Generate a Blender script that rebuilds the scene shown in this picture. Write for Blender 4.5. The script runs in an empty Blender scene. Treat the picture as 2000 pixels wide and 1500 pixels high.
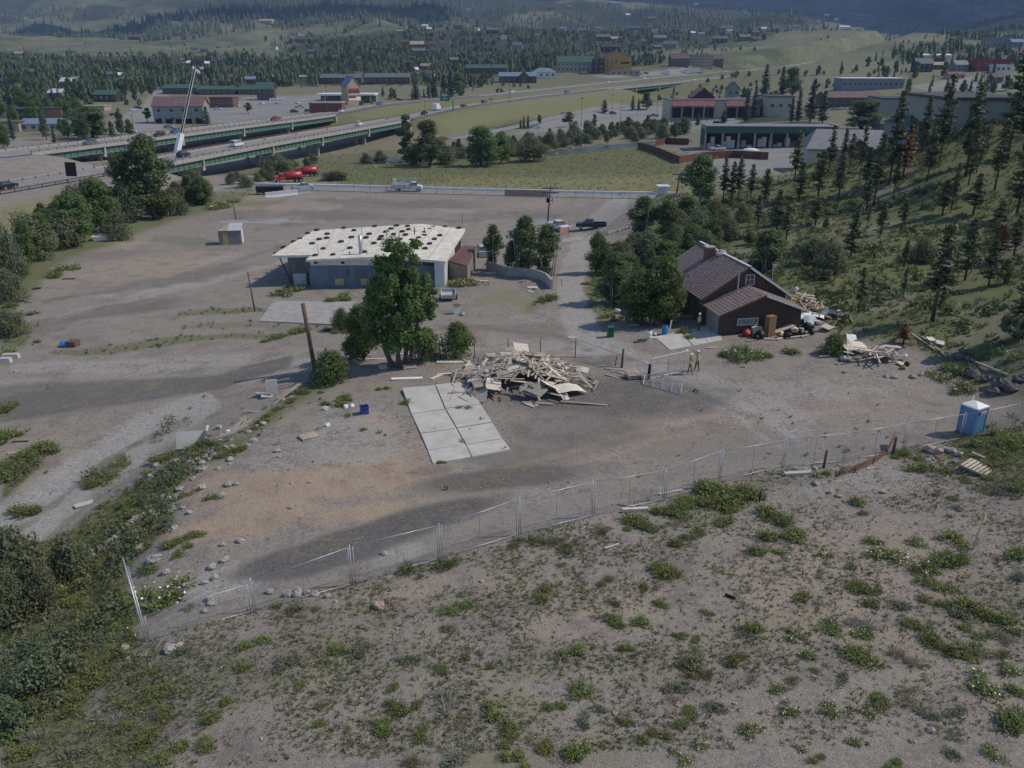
import bpy,math,random
import numpy as np
from mathutils import Vector,Matrix
random.seed(11)
RNG=np.random.default_rng(11)
PI=math.pi
R=math.radians
# camera, sky, sun, exposure
scene=bpy.context.scene
col=scene.collection
PITCH=R(21.7);CAM_H=25.0;FOC=1618.0
cam_data=bpy.data.cameras.new('camera')
cam_data.sensor_width=36.0
cam_data.lens=36.0*FOC/2000.0
cam_data.clip_start=0.5
cam_data.clip_end=30000
cam=bpy.data.objects.new('camera',cam_data);col.objects.link(cam)
cam.location=(0,0,CAM_H)
cam.rotation_euler=(PI/2 - PITCH,0,0)
scene.camera=cam
SUN_EL,SUN_AZ=47.0,4.0            # azimuth from +X towards +Y
world=bpy.data.worlds.new('World');scene.world=world
world.use_nodes=True
nt=world.node_tree
bg=nt.nodes['Background']
sky=nt.nodes.new('ShaderNodeTexSky')
sky.sky_type='NISHITA';sky.sun_disc=False
sky.sun_elevation=R(SUN_EL);sky.sun_rotation=R(90 - SUN_AZ)
sky.altitude=2700
nt.links.new(sky.outputs[0],bg.inputs[0])
bg.inputs[1].default_value=0.135
sl=bpy.data.lights.new('sun','SUN');sl.energy=2.75;sl.angle=R(0.53);sl.color=(1,.90,.76)
so=bpy.data.objects.new('sun',sl);col.objects.link(so)
d=Vector((math.cos(R(SUN_EL))*math.cos(R(SUN_AZ)),math.cos(R(SUN_EL))*math.sin(R(SUN_AZ)),math.sin(R(SUN_EL))))
so.rotation_euler=d.to_track_quat('Z','Y').to_euler()
so.location=(60,10,80)
vs=scene.view_settings
vs.view_transform='Standard';vs.look='None';vs.exposure=0.37;vs.gamma=1.0;vs.use_curve_mapping=False
scene.cycles.use_denoising=True
scene.cycles.max_bounces=4;scene.cycles.diffuse_bounces=2;scene.cycles.glossy_bounces=2
scene.cycles.transmission_bounces=2;scene.cycles.volume_bounces=0;scene.cycles.transparent_max_bounces=6
# terrain: surveyed heights, interpolated
SP,CP=math.sin(PITCH),math.cos(PITCH)
def from_depth(px,py,zc):                       # a survey sighting (camera bearing + distance) to a world point
 a=(px - 1000.0)/FOC;b=(py - 750.0)/FOC
 return np.array((a*zc,zc*(CP - b*SP),CAM_H - zc*(SP+b*CP)))
def at_height(px,py,z):
 b=(py - 750.0)/FOC
 return from_depth(px,py,(CAM_H - z)/(SP+b*CP))
def at_far(px,zc,z):                            # bearing, distance, height
 b=((CAM_H - z)/zc - SP)/CP
 return from_depth(px,750+b*FOC,zc)
def pixel_of(P):
 P=np.asarray(P,float)
 X,Y,Z=P[...,0],P[...,1],P[...,2]
 zc=Y*CP - (Z - CAM_H)*SP;yc=-Y*SP - (Z - CAM_H)*CP
 zc=np.where(zc<0.5,0.5,zc)
 return 1000+FOC*X/zc,750+FOC*yc/zc,zc
SURVEY=[at_height(*t) for t in (
 (0,1500,-.6),(500,1500,1.0),(1000,1500,1.5),(1500,1500,1.8),(2000,1500,2.2),(200,1400,-.5),(0,1300,-2.2),(100,1300,-1.4),
 (500,1250,.5),(1000,1200,.8),(1500,1200,1.2),(2000,1200,1.7),(290,1250,-.3),(495,1195,0),(700,1130,.15),(1160,1000,.3),(1650,900,.4),(1990,840,1.2),
 (1500,1000,.7),(1900,950,1.2),
 (600,1000,0),(1000,900,0),(1400,850,0),(1700,800,0),(450,1050,-.2),(600,850,-.2),(1000,750,0),(1350,730,0),(1600,720,.2),(1250,680,-.3),(780,730,-.4),(560,780,-.8),(480,860,-.6),
 (400,900,-.7),(345,960,-.8),(300,1060,-.7),(250,1010,-2.2),(180,1100,-2.6),(280,900,-2.6),(340,840,-2.5),
 (500,700,-2.2),(200,750,-2.8),(50,950,-3),(300,800,-2.6),(0,1100,-3.2),(640,665,-2),(430,770,-2.2),(0,800,-3),
 (100,600,-3.4),(300,550,-4),(450,470,-5.2),(200,480,-4.8),(600,560,-3.4),(640,620,-2.9),(880,590,-2.2),(1000,600,-1.8),(1120,620,-1.2),(1120,500,-4),(950,470,-5.2),
 (700,420,-7.2),(1150,450,-6.5),(500,400,-7.8),(1000,400,-8.2),(1210,392,-7.6),(700,372,-9),(420,360,-8.2),(1000,380,-9),(1350,388,-6.5),
 (0,560,-3.8),(60,450,-4.6),(200,420,-6),(0,400,-2.6),(150,380,-3.4),(300,400,-7),
 (1405,655,0),(1280,655,-.3),(1600,640,.3),(1540,560,1.3),(1330,560,-1.0),
 (700,345,-9.5),(950,350,-9.3),(1200,345,-9),(1330,330,-8.6),(700,300,-11),(560,335,-10.5),(480,345,-10),(820,290,-10.8),(1000,300,-10.6),(1180,288,-10.6),(1290,277,-10),(1400,262,-8),
 (1000,250,-10.5),(1250,240,-10.5),(1150,225,-10),(1330,222,-9.5),(850,265,-9.5),
 (100,270,-6),(250,262,-6),(350,243,-6),(150,205,-4),(300,220,-5.5),(500,210,-4),(640,215,-4),(60,180,-1),(700,180,0),(850,170,2),(950,150,6),
 (1150,140,10),(1500,70,52),(1700,85,44),(1560,130,16),(1420,160,5),
)]+[from_depth(*t) for t in (
 (1700,600,84),(1820,625,78),(1920,720,69),(1990,780,63),(1990,700,68),(1960,600,78),(1990,500,93),(1990,400,111),(1990,300,132),(1885,340,125),
 (1700,500,101),(1700,400,130),(1700,300,168),(1560,335,162),(1420,375,157),(1300,385,165),(1400,450,130),(1500,520,103),(1300,470,133),(1550,450,121),(1240,470,141),
 (1860,250,160),(1990,200,152),(1800,450,110),
)]+[at_far(*t) for t in (
 (1500,235,-6.5),(1650,240,-6.5),(1800,250,-5.5),(2050,260,-3),(1650,300,-7.5),(1900,320,-6),(2050,400,-4),(1700,500,2),(1900,550,10),
 (0,900,12),(200,1000,16),(400,1000,14),(600,1000,12),(800,1000,16),(1000,1000,18),(1200,1100,28),(1350,900,19),(1400,1300,45),(1600,1400,52),
 (0,1600,58),(300,1700,70),(600,1800,80),(900,1700,72),(1200,1900,95),(1500,1900,100),
 (0,2600,150),(400,2600,130),(800,2600,160),(1200,2700,150),(1600,3000,120),(1750,2200,45),
 (0,3600,330),(400,3800,360),(800,4200,420),(1200,4500,430),(1600,4800,440),(2000,5000,470),
 (0,5500,560),(500,5500,600),(1000,5800,600),(1500,5800,600),(2000,5800,620),
 (1880,700,17),(2000,650,18),(1900,1000,34),(2000,1400,60),(1830,1600,26),(1980,2200,110),(1900,2800,90),(2000,3200,190),(1850,3600,170),
)]+[np.array(t,float) for t in (
 (0,10,2.0),(-30,15,0),(30,15,2.6),(0,-40,4),(-60,30,-3),(70,40,7),(90,80,20),(110,140,30),(-90,60,-6),(-70,-40,0),(70,-40,8),
)]
SURVEY=np.array(SURVEY)
def uw(X,Y):
 Ye=np.maximum(Y,25.0)
 return X/Ye,0.9*(np.log(Ye)+np.minimum(Y - 25.0,0)/25.0)
_su,_sw=uw(SURVEY[:,0],SURVEY[:,1])
def _kern(r2): return np.sqrt(r2+0.0012)
_A=np.zeros((len(SURVEY)+3,)*2)
_n=len(SURVEY)
_A[:_n,:_n]=-_kern((_su[:,None] - _su[None]) ** 2+(_sw[:,None] - _sw[None]) ** 2) - 0.004*np.eye(_n)*1.0
_A[:_n,_n]=1;_A[:_n,_n+1]=_su;_A[:_n,_n+2]=_sw
_A[_n:,:_n]=_A[:_n,_n:].T
_dist=np.maximum(SURVEY[:,1],25.0)
_c=np.linalg.solve(_A,np.r_[SURVEY[:,2]/_dist,0,0,0])
def raw_height(X,Y):
 X=np.asarray(X,float);Y=np.asarray(Y,float)
 sh=np.broadcast(X,Y).shape
 u,w=uw(np.broadcast_to(X,sh).ravel(),np.broadcast_to(Y,sh).ravel())
 out=np.empty(u.size)
 for i in range(0,u.size,20000):
  s=slice(i,i+20000)
  k=-_kern((u[s,None] - _su[None]) ** 2+(w[s,None] - _sw[None]) ** 2)
  out[s]=k @ _c[:_n]+_c[_n]+_c[_n+1]*u[s]+_c[_n+2]*w[s]
 return (out*np.maximum(np.broadcast_to(Y,sh).ravel(),25.0)).reshape(sh)
def _hash(ix,iy,s):
 n=(ix.astype(np.int64)*374761393+iy.astype(np.int64)*668265263+s*982451653) & 0x7fffffff
 n=((n ^ (n >> 13))*1274126177) & 0x7fffffff
 return ((n ^ (n >> 16)) & 0xffff)/65535.0
def vnoise(x,y,s=0):
 ix=np.floor(x);iy=np.floor(y);fx=x - ix;fy=y - iy
 fx=fx*fx*(3 - 2*fx);fy=fy*fy*(3 - 2*fy)
 a=_hash(ix,iy,s);b=_hash(ix+1,iy,s);c=_hash(ix,iy+1,s);d_=_hash(ix+1,iy+1,s)
 return (a*(1 - fx)+b*fx)*(1 - fy)+(c*(1 - fx)+d_*fx)*fy
def fbm(x,y,o=4,s=0):
 t=0;a=.5
 for i in range(o):
  t=t+a*vnoise(x*2 ** i,y*2 ** i,s+i);a *= .5
 return t
def spline(pts,step):
 pts=np.array(pts,float);out=[]
 for i in range(len(pts) - 1):
  p0=pts[max(i - 1,0)];p1=pts[i];p2=pts[i+1];p3=pts[min(i+2,len(pts) - 1)]
  n=max(2,int(np.linalg.norm(p2 - p1)/step))
  for k in range(n):
   t=k/n
   out.append(.5*(2*p1+(p2 - p0)*t+(2*p0 - 5*p1+4*p2 - p3)*t*t+(3*p1 - p0 - 3*p2+p3)*t ** 3))
 out.append(pts[-1]);return np.array(out)
# roads that shape the ground (centre lines in world space)
def raw_point(px,py,lo=25,hi=9000):
 t=np.geomspace(lo,hi,1400)
 P=np.array(from_depth(px,py,t)).T
 dz=P[:,2] - raw_height(P[:,0],P[:,1])
 i=int(np.argmax(dz<0)) or 1399
 f=dz[i - 1]/max(dz[i - 1] - dz[i],1e-9)
 return P[i - 1]*(1 - f)+P[i]*f
def near_lane(px,py,z=None): return at_height(px,py,z) if z is not None else raw_point(px,py)
HWY_NEAR=[at_height(-330,425,-2.0),at_height(0,369,-2.6),at_height(225,331,-3.0),at_height(500,281.5,-3.2),at_height(775,234,-3.3),at_height(880,212,-2.6),
   at_height(1000,194.5,-1.2),at_height(1150,177,1.2),at_far(1275,640,3.5),at_far(1400,715,6.2),at_far(1500,780,9.2),at_far(1600,900,14.5),at_far(1700,1080,22),at_far(1790,1400,33),at_far(1835,1750,45),at_far(1850,2200,66),at_far(1900,2800,92)]
HWY_FAR=[at_height(-330,335,-1.6),at_height(0,303,-2.0),at_height(25,300,-2.1),at_height(250,273,-2.4),at_height(450,247.5,-2.6),at_height(632,224.5,-2.6),at_height(760,203,-1.8),
  at_height(1000,181,.3),at_far(1150,640,3.2),at_far(1280,720,6.0),at_far(1400,790,8.8),at_far(1500,850,11.8),at_far(1600,960,17),at_far(1700,1130,24),at_far(1790,1440,35),at_far(1838,1790,47),at_far(1853,2240,68),at_far(1904,2840,94)]
SITE_ROAD=[at_height(x,y,-8.7) for x,y in ((430,364),(560,367),(750,371.5),(950,377),(1150,382),(1280,385.5),(1420,389),(1560,393))]
SITE_ROAD=[np.array((p[0],p[1],-8.7+.012*max(p[0] - 20,0))) for p in SITE_ROAD]
FRONT_ROAD=[raw_point(*q) for q in ((880,272),(940,262),(1040,240),(1100,226),(1200,210),(1300,202))]
hn=spline(HWY_NEAR,7);hf=spline(HWY_FAR,7);sr=spline(SITE_ROAD,5);fr=spline(FRONT_ROAD,6)
BR_NEAR=(at_height(225,331,-3.0)[1],at_height(775,234,-3.3)[1])     # bridge span, as forward distance
BR_FAR=(at_height(25,300,-2.1)[1],at_height(632,224.5,-2.6)[1])
OVER=(at_far(1218,600,2.4)[1],at_far(1305,660,4.2)[1])
def carve(X,Y,Z,line,half,fall,skip=(),drop=.12):
 lo=line[:,:2].min(0) - half - fall;hi=line[:,:2].max(0)+half+fall
 m=(X>lo[0]) & (X<hi[0]) & (Y>lo[1]) & (Y<hi[1])
 for a,b in skip: m &= ~((Y>a+1) & (Y<b - 1))
 idx=np.nonzero(m)[0]
 for i0 in range(0,idx.size,20000):
  ii=idx[i0:i0+20000]
  best=np.full(ii.size,1e9);bz=np.zeros(ii.size)
  for k in range(len(line) - 1):
   a,b=line[k],line[k+1]
   ab=b[:2] - a[:2];t=((X[ii] - a[0])*ab[0]+(Y[ii] - a[1])*ab[1])/max(ab @ ab,1e-9)
   t=np.clip(t,0,1)
   dd=np.hypot(X[ii] - a[0] - ab[0]*t,Y[ii] - a[1] - ab[1]*t)
   u=dd<best;best[u]=dd[u];bz[u]=(a[2]+(b[2] - a[2])*t)[u]
  f=np.clip((best - half)/fall,0,1);f=f*f*(3 - 2*f)
  Z[ii]=np.where(best<half+fall,(bz - drop)*(1 - f)+Z[ii]*f,Z[ii])
# the ground as one grid, finer near the camera
NU,NR=430,340
U=np.linspace(-1.2,1.2,NU)
ROWS=np.r_[np.linspace(-80,16,12),np.geomspace(19,155,400),np.geomspace(156.5,9000,NR)]
GX=U[None,:]*np.maximum(ROWS,25.0)[:,None]
GY=np.broadcast_to(ROWS[:,None],GX.shape)
GZ=raw_height(GX,GY)
far_w=np.clip((GY - 300)/900,0,1)
GZ=GZ+far_w*(fbm(GX/260,GY/260,4,3) - .47)*np.minimum(GY*.03,75)+np.clip((GY - 1200)/900,0,1)*(np.abs(fbm((GX*.8+GY*.6)/420,(GY*.8 - GX*.6)/1500,4,13) - .47) - .08)*-260
_fx,_fy,_fz=GX.ravel().copy(),GY.ravel().copy(),GZ.ravel().copy()
carve(_fx,_fy,_fz,hf,9.0,22,[BR_FAR],.15)
carve(_fx,_fy,_fz,hn,8.0,22,[BR_NEAR,OVER],.15)
carve(_fx,_fy,_fz,sr,4.5,5,(),.06)
carve(_fx,_fy,_fz,fr,4.5,8,(),.06)
near_w=np.clip(1 - (_fy - 60)/120,0,1)
_fz += near_w*((fbm(_fx/1.6,_fy/1.6,3,9) - .45)*.10+(fbm(_fx/7,_fy/7,2,5) - .4)*.22)
GZ=_fz.reshape(GX.shape)
_lr=np.arange(len(ROWS))
def ground(X,Y):
 X=np.asarray(X,float);Y=np.asarray(Y,float)
 r=np.interp(Y,ROWS,_lr);i=np.clip(r.astype(int),0,len(ROWS) - 2);fr_=r - i
 def row(k):
  c=np.clip((X/np.maximum(ROWS[k],25.0)+1.2)/2.4*(NU - 1),0,NU - 1.001)
  j=c.astype(int);f=c - j
  return GZ[k,j]*(1 - f)+GZ[k,j+1]*f
 return row(i)*(1 - fr_)+row(i+1)*fr_
_T=np.geomspace(22,8500,1100)
def at(px,py):                                   # the point of the ground seen on a survey bearing
 P=np.array(from_depth(px,py,_T)).T
 dz=P[:,2] - ground(P[:,0],P[:,1])
 i=int(np.argmax(dz<0)) or 1099
 a,b=_T[i - 1],_T[i]
 for _ in range(14):
  m=.5*(a+b);q=from_depth(px,py,m)
  if q[2] - ground(q[0],q[1])<0: b=m
  else: a=m
 q=from_depth(px,py,b)
 return Vector((q[0],q[1],float(ground(q[0],q[1]))))
def at_many(pp):
 return [at(x,y) for x,y in pp]
def span(px,py,npx):                            # metres that npx photo pixels cover at that spot
 p=at(px,py);return npx/FOC*pixel_of(p)[2]
# colour zones of the ground (albedo only): soft shapes over the survey bearings
VX,VY,VZC=pixel_of(np.stack((_fx,_fy,_fz),-1))
_jx=(fbm(_fx/3,_fy/3,3,21) - .45)*26;_jy=(fbm(_fx/3,_fy/3,3,31) - .45)*14
QX=VX+_jx;QY=VY+_jy
ZONE={k: np.zeros(_fx.size) for k in ('grass','dry','asph','pale','tan','lot','wood','rock','slope')}
NEAR=(_fy>17) & (VZC<700)
def put(ch,m,v=1.0):
 z=ZONE[ch]
 if v >= 0: z[:]=np.maximum(z,m*v)
 else: z[:]=z*(1+m*v)
def ell(ch,x,y,rx,ry,v=1.0,ang=0.0,feather=.6,lim=3000):
 c,s=math.cos(R(ang)),math.sin(R(ang))
 dx,dy=QX - x,QY - y
 d_=np.hypot((dx*c+dy*s)/rx,(-dx*s+dy*c)/ry)
 put(ch,np.clip((1+feather*.5 - d_)/feather,0,1)*(VZC<lim),v)
def inside(px,py,poly):
 r=np.zeros(px.shape,bool);n=len(poly)
 for i in range(n):
  (x0,y0),(x1,y1)=poly[i],poly[(i+1) % n]
  if y0==y1: continue
  c=(py<y0) != (py<y1)
  r ^= c & (px<(x1 - x0)*(py - y0)/(y1 - y0)+x0)
 return r
def poly(ch,pts,v=1.0,feather=12,jit=1.0,lo=0,hi=9000):
 px=VX+_jx*jit;py=VY+_jy*jit
 m=inside(px,py,pts)
 d2=np.full(px.size,1e9)
 for i in range(len(pts)):
  (x0,y0),(x1,y1)=pts[i],pts[(i+1) % len(pts)]
  ab=(x1 - x0) ** 2+(y1 - y0) ** 2 or 1
  t=np.clip(((px - x0)*(x1 - x0)+(py - y0)*(y1 - y0))/ab,0,1)
  d2=np.minimum(d2,(px - x0 - (x1 - x0)*t) ** 2+(py - y0 - (y1 - y0)*t) ** 2)
 sd=np.sqrt(d2)*np.where(m,1,-1)
 put(ch,np.clip(.5+sd/feather,0,1)*((VZC>lo) & (VZC<hi)),v)
def path(ch,pts,w,v=1.0,feather=.5):
 d_=np.full(QX.size,1e9)
 for i in range(len(pts) - 1):
  (x0,y0),(x1,y1)=pts[i][:2],pts[i+1][:2]
  ab=(x1 - x0) ** 2+(y1 - y0) ** 2 or 1
  t=np.clip(((QX - x0)*(x1 - x0)+(QY - y0)*(y1 - y0))/ab,0,1)
  w0=pts[i][2] if len(pts[i])>2 else w;w1=pts[i+1][2] if len(pts[i+1])>2 else w
  d_=np.minimum(d_,np.hypot(QX - x0 - (x1 - x0)*t,QY - y0 - (y1 - y0)*t)/(w0+(w1 - w0)*t))
 put(ch,np.clip((1+feather*.5 - d_)/feather,0,1)*NEAR,v)
HILL=[(1235,475),(1250,400),(1300,382),(1420,374),(1560,332),(1700,285),(1860,245),(2100,170),(2400,200),(2400,800),(2010,800),(1900,752),(1840,715),(1760,672),(1640,648),(1560,600),(1330,545),(1270,600),(1175,610),(1160,540),(1160,480)]
poly('grass',HILL,.95,26,1,0,230)
poly('dry',[(420,395),(640,355),(700,372),(1250,382),(1330,380),(1345,330),(1250,290),(1000,305),(640,320)],.95,16,1,150)
poly('grass',[(430,340),(700,345),(1000,345),(1300,345),(1345,300),(1250,282),(1000,270),(640,300)],.8,14,1,200)
ell('dry',1150,362,260,16,1);ell('grass',760,350,120,12,.8)
for q in ((800,345,60,8),(1050,340,90,7),(1290,330,70,9)): ell('grass',*q,.8)
poly('dry',[(560,260),(640,230),(1000,205),(1300,172),(1500,146),(1500,158),(1300,195),(1180,205),(1050,235),(880,262),(800,260)],.9,6,.4,330)
poly('dry',[(640,228),(1000,182),(1000,195),(720,232),(640,244)],.9,4,.4,330)
ell('grass',1060,214,130,16,.5);ell('grass',700,232,60,7,.5)
poly('lot',[(1010,262),(1100,222),(1200,205),(1330,208),(1450,236),(1420,245),(1340,252),(1060,257)],1,5,.3,330)
poly('lot',[(215,235),(280,205),(300,175),(330,180),(300,215),(330,250),(270,262),(225,262)],1,5,.3,250)
poly('lot',[(400,215),(480,190),(660,185),(700,200),(640,218),(560,232),(470,240),(400,240)],.9,5,.3,250)
poly('lot',[(1330,332),(1420,292),(1640,285),(1640,300),(1560,315),(1480,345),(1400,350)],.9,6,.3,200)
poly('lot',[(1280,140),(1350,130),(1350,145),(1180,152),(1160,148)],.9,4,.3,400)
poly('lot',[(1780,168),(1900,150),(1990,150),(1990,175),(1800,175)],.9,4,.3,200)
path('rock',[(1330,272,4),(1240,282,5),(1150,288,6),(1080,298,6),(1000,300,5)],6)
poly('rock',[(600,330),(640,318),(760,290),(900,290),(880,300),(700,318),(640,332)],.9,8)
poly('pale',[(600,336),(640,318),(700,306),(760,300),(700,318)],.8,8)
for q in ((150,660,60,8,.4),(260,600,120,14,.55,-8),(200,500,90,10,.4,-5),(600,420,200,12,.5),(800,400,160,10,.55),(1000,420,120,10,.5),(380,540,120,10,.5,-12),(420,480,80,8,.3),(90,640,60,10,.5,-10),(700,392,120,6,.5)):
 ell('asph',*q)
for q in ((300,520,160,22,.5,-6),(210,470,80,14,.5),(560,405,120,10,.5),(1050,400,90,10,.4),(640,390,200,8,.35),(900,660,70,30,.4)):
 ell('tan',*q)
for q in ((330,560,70,8,.7,-8),(430,505,50,6,.6,-10),(900,430,120,8,.3),(250,575,60,6,.5),(540,425,60,5,.7),(480,432,60,5,.7)):
 ell('pale',*q)
path('asph',[(40,640,9),(140,620,9),(260,600,8)],9,.5)
path('grass',[(110,690,6),(220,685,7),(300,668,8),(380,662,6),(520,655,4)],6,.65)
path('grass',[(330,625,4),(350,612,6),(420,608,5),(520,606,5)],5,.6)
path('grass',[(350,635,5),(440,640,7),(520,632,6)],6,.4)
path('grass',[(520,640,6),(640,640,7),(690,640,6)],6,.4)
path('grass',[(300,468,5),(390,472,7),(420,475,3)],6,.5)
path('pale',[(300,470,4),(380,470,5)],5,.5)
poly('grass',[(0,480),(70,420),(200,410),(330,400),(400,395),(430,408),(340,430),(240,470),(130,505),(90,540),(0,640)],.85,14,1,90)
poly('dry',[(0,402),(150,372),(240,362),(260,380),(160,410),(60,440),(0,450)],.8,10)
poly('grass',[(0,600),(60,640),(50,680),(0,690)],.8,12)
path('grass',[(430,392,5),(500,400,6),(560,390,4)],5,.5)
poly('grass',[(330,395),(430,372),(490,372),(470,392),(400,412)],.7,10)
path('pale',[(1210,395,16),(1160,440,18),(1130,490,20),(1115,550,24),(1125,620,34),(1160,670,34)],20,1.2)
path('pale',[(1160,670,28),(1260,710,20),(1420,760,26),(1560,830,30)],26,.55)
path('pale',[(840,672,10),(960,675,12),(1120,672,14),(1200,690,10)],12,.5)
path('asph',[(1150,400,8),(1220,392,8),(1240,400,8)],8,.3)
ell('asph',1050,640,90,12,.35);ell('pale',1040,620,50,14,.4)
ell('asph',1180,455,50,8,.5);ell('asph',1010,540,40,10,.4);ell('asph',890,560,50,20,.35)
path('grass',[(950,555,7),(880,552,7),(920,548,5)],6,.45);path('grass',[(1020,560,8),(1060,585,9),(1030,600,8)],8,.4)
path('dry',[(930,590,9),(990,575,14),(1030,600,16)],14,.5)
path('grass',[(1165,540,14),(1165,600,16),(1180,635,10)],14,.8)
poly('pale',[(-50,745),(200,725),(500,690),(650,675),(690,690),(560,705),(420,760),(250,790),(60,800)],.35,20)
path('asph',[(0,790,34),(140,775,30),(300,760,24),(430,745,16),(560,705,14)],22,.75)
path('pale',[(30,720,12),(260,715,14),(480,700,12)],14,.6)
path('pale',[(400,790,26),(270,860,40),(160,930,40),(60,1010,50),(-40,1080,60)],40,.95)
path('grass',[(235,900,12),(200,935,18),(160,950,12)],14,.65);path('grass',[(300,860,12),(330,835,8),(370,825,8)],10,.4)
poly('grass',[(0,905),(80,868),(100,872),(70,915),(30,950),(0,975)],.95,16)
poly('grass',[(0,1095),(130,1040),(240,965),(330,905),(400,868),(480,850),(560,780),(620,735),(650,750),(560,800),(450,890),(380,905),(340,960),(330,1030),(260,1085),(240,1130),(280,1260),(190,1330),(150,1420),(60,1500),(0,1520)],.9,24)
for L_,ch,v in ((((1165,560),(1175,640),(1230,690),(1330,740),(1450,790),(1560,860)),'pale',.8),(((1140,560),(1150,645),(1205,700),(1310,755),(1430,810),(1530,880)),'pale',.7),(((1700,770),(1500,790),(1300,830),(1050,900),(880,960)),'tan',.6),(((1720,795),(1520,815),(1310,855),(1070,920),(900,985)),'tan',.5),(((0,770),(200,752),(420,735),(620,700)),'pale',.7),(((0,800),(200,785),(430,755),(620,715)),'pale',.5),(((300,850),(180,920),(80,1000),(0,1060)),'asph',.5),(((360,860),(230,950),(140,1010),(40,1090)),'asph',.4),(((80,590),(250,560),(430,520),(560,480)),'asph',.5),(((110,620),(270,585),(450,540),(580,505)),'pale',.6),(((480,420),(700,400),(950,415),(1180,450)),'pale',.6),(((500,445),(700,425),(940,432)),'asph',.5),(((860,640),(960,640),(1080,655),(1180,690)),'asph',.5)):
 path(ch,[(*q,3.2+(q[1] - 380)/160) for q in L_],4,v,.8)
for q in ((1200,775,240,46,.7),(1010,890,130,30,.45),(1130,845,160,40,.5),(1400,870,200,40,.3),(830,1015,170,24,1,-14),(620,1085,170,32,1.15,-13),(720,1050,150,28,1.1,-12),(980,935,180,24,.75,-6),(1150,790,120,40,.5),(1560,930,120,22,.4,-12),(470,1130,30,14,.5),(840,920,50,12,.5,-8),(1180,700,70,14,.6)):
 ell('asph',*q)
for q in ((640,940,240,40,.9,-6),(480,1010,160,40,.8,-14),(440,950,90,36,.7),(700,1000,120,16,.9,-10),(740,830,60,20,.55),(790,870,90,34,.45),(560,830,60,14,.4),(380,960,50,40,.7),(720,815,24,12,.9),(770,905,60,12,.6),(1160,690,120,12,.5)):
 ell('tan',*q)
for q in ((690,860,120,60,.5),(560,880,110,50,.35),(780,1085,60,16,.8,-14),(420,1140,110,34,.7,-14),(1290,955,60,12,.4),(1560,760,200,24,.4),(1000,980,160,18,.35,-12),(1640,930,160,40,.35)):
 ell('pale',*q)
for q in ((560,1270,150,36,.45,-8),(700,1300,180,40,.4,-6),(440,1320,130,60,.5),(1040,1290,90,40,.45),(930,1400,150,60,.4),(1330,1310,180,50,.35),(1900,1180,120,60,.35),(1950,880,90,50,.95),(1960,950,60,24,.6),(1400,985,110,30,.5,-20),(300,1350,120,80,.6),(180,1450,140,60,.75),(1000,1470,300,40,.4),(820,1200,200,26,.2,-12),(1580,1250,300,60,.18),(640,1200,100,14,.4,-14),(850,1110,60,8,.5,-14),(1040,1050,60,8,.5,-14)):
 ell('grass',*q)
for q in ((1700,1150,280,160,.35),(1100,1180,300,60,.3),(760,1150,200,30,.3)): ell('tan',*q)
fsl=VY>np.interp(VX,[0,287,495,860,1157,1404,1765,2000],[1400,1255,1196,1093,1009,944,882,838])
ZONE['grass'] *= np.where(fsl & (VX>330) & (VX<1850),.62,1)
FARM=VZC>420
wood=fbm(_fx/300,_fy/420,4,77)
zw=np.clip((wood - .40)*9,0,1)
for x,y,rx,ry,v in ((300,75,360,30,-1.2),(400,98,260,20,-1.2),(120,98,160,24,-1),(640,42,150,16,-1.2),(760,58,140,12,-1),(90,60,130,18,-.8),(1430,100,190,16,-1.2),(1640,80,180,26,-1.2),(1200,104,170,8,-1),(1720,62,130,24,-1.2),(980,52,60,9,-.8),(1120,30,120,10,-.7),(840,40,60,9,-.8),(330,120,320,10,.8),(950,86,360,28,.9),(1250,66,230,22,.9),(1400,30,240,18,.8),(150,150,300,22,.8),(780,100,200,22,.9),(620,8,420,20,.7),(1480,150,260,24,-1.5),(1640,128,120,20,-1.2),(1380,175,200,20,-1.4),(1200,190,260,40,-1.5),(1150,150,120,8,-1.2),(350,215,200,40,-1.5),(600,195,160,26,-1.5),(740,180,140,14,-1.2),(1870,150,130,26,-.9),(1700,200,140,30,-1.2)):
 dd=np.hypot((VX+_jx*2 - x)/rx,(VY+_jy - y)/ry)
 g=np.clip((1.3 - dd)/.6,0,1)
 zw=np.clip(zw+g*v*(1 if v>0 else 1),0,1)
hwd=np.full(_fx.size,1e9)
for L in (hn,hf):
 for k in range(0,len(L),2): hwd=np.minimum(hwd,np.hypot(_fx - L[k,0],_fy - L[k,1]))
zw=np.where(hwd<45,zw*np.clip((hwd - 18)/27,0,1),zw)
ZONE['wood']=np.maximum(ZONE['wood'],zw*FARM)
dryf=np.where(FARM,np.clip(.75 - zw*.3+(fbm(_fx/120,_fy/120,3,8) - .5),0,1),0)
ZONE['dry']=np.maximum(ZONE['dry'],dryf*.55*(ZONE['lot']<.5))
town=FARM & (VZC<720) & (VX<1000)
ZONE['grass']=np.maximum(ZONE['grass'],np.where((VZC>330) & (VZC<900),.5,np.where(VZC >= 900,.30+.5*fbm(_fx/90,_fy/140,3,18),0))*(ZONE['lot']<.5))
ZONE['slope']=np.clip((VZC - 560)/300,0,1)
hm_=inside(VX,VY,HILL) & (VZC<230);ZONE['grass']=np.where(hm_,ZONE['grass']*(1 - .5*np.clip((fbm(_fx/5,_fy/5,4,91) - .53)*9,0,1)),ZONE['grass'])
path('pale',[(470,430),(640,433)],3,.9)
for k_ in ('wood','dry','grass','slope'): ZONE[k_] *= np.clip(1 - ZONE['lot']*1.6,0,1)
ell('rock',1690,88,110,10,.8,-14,.6,9000);ell('rock',1800,70,60,12,.6,-14,.6,9000);ell('rock',230,100,160,10,.35,-16,.6,9000);ell('rock',1580,100,60,8,.5,0,.6,9000)
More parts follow.
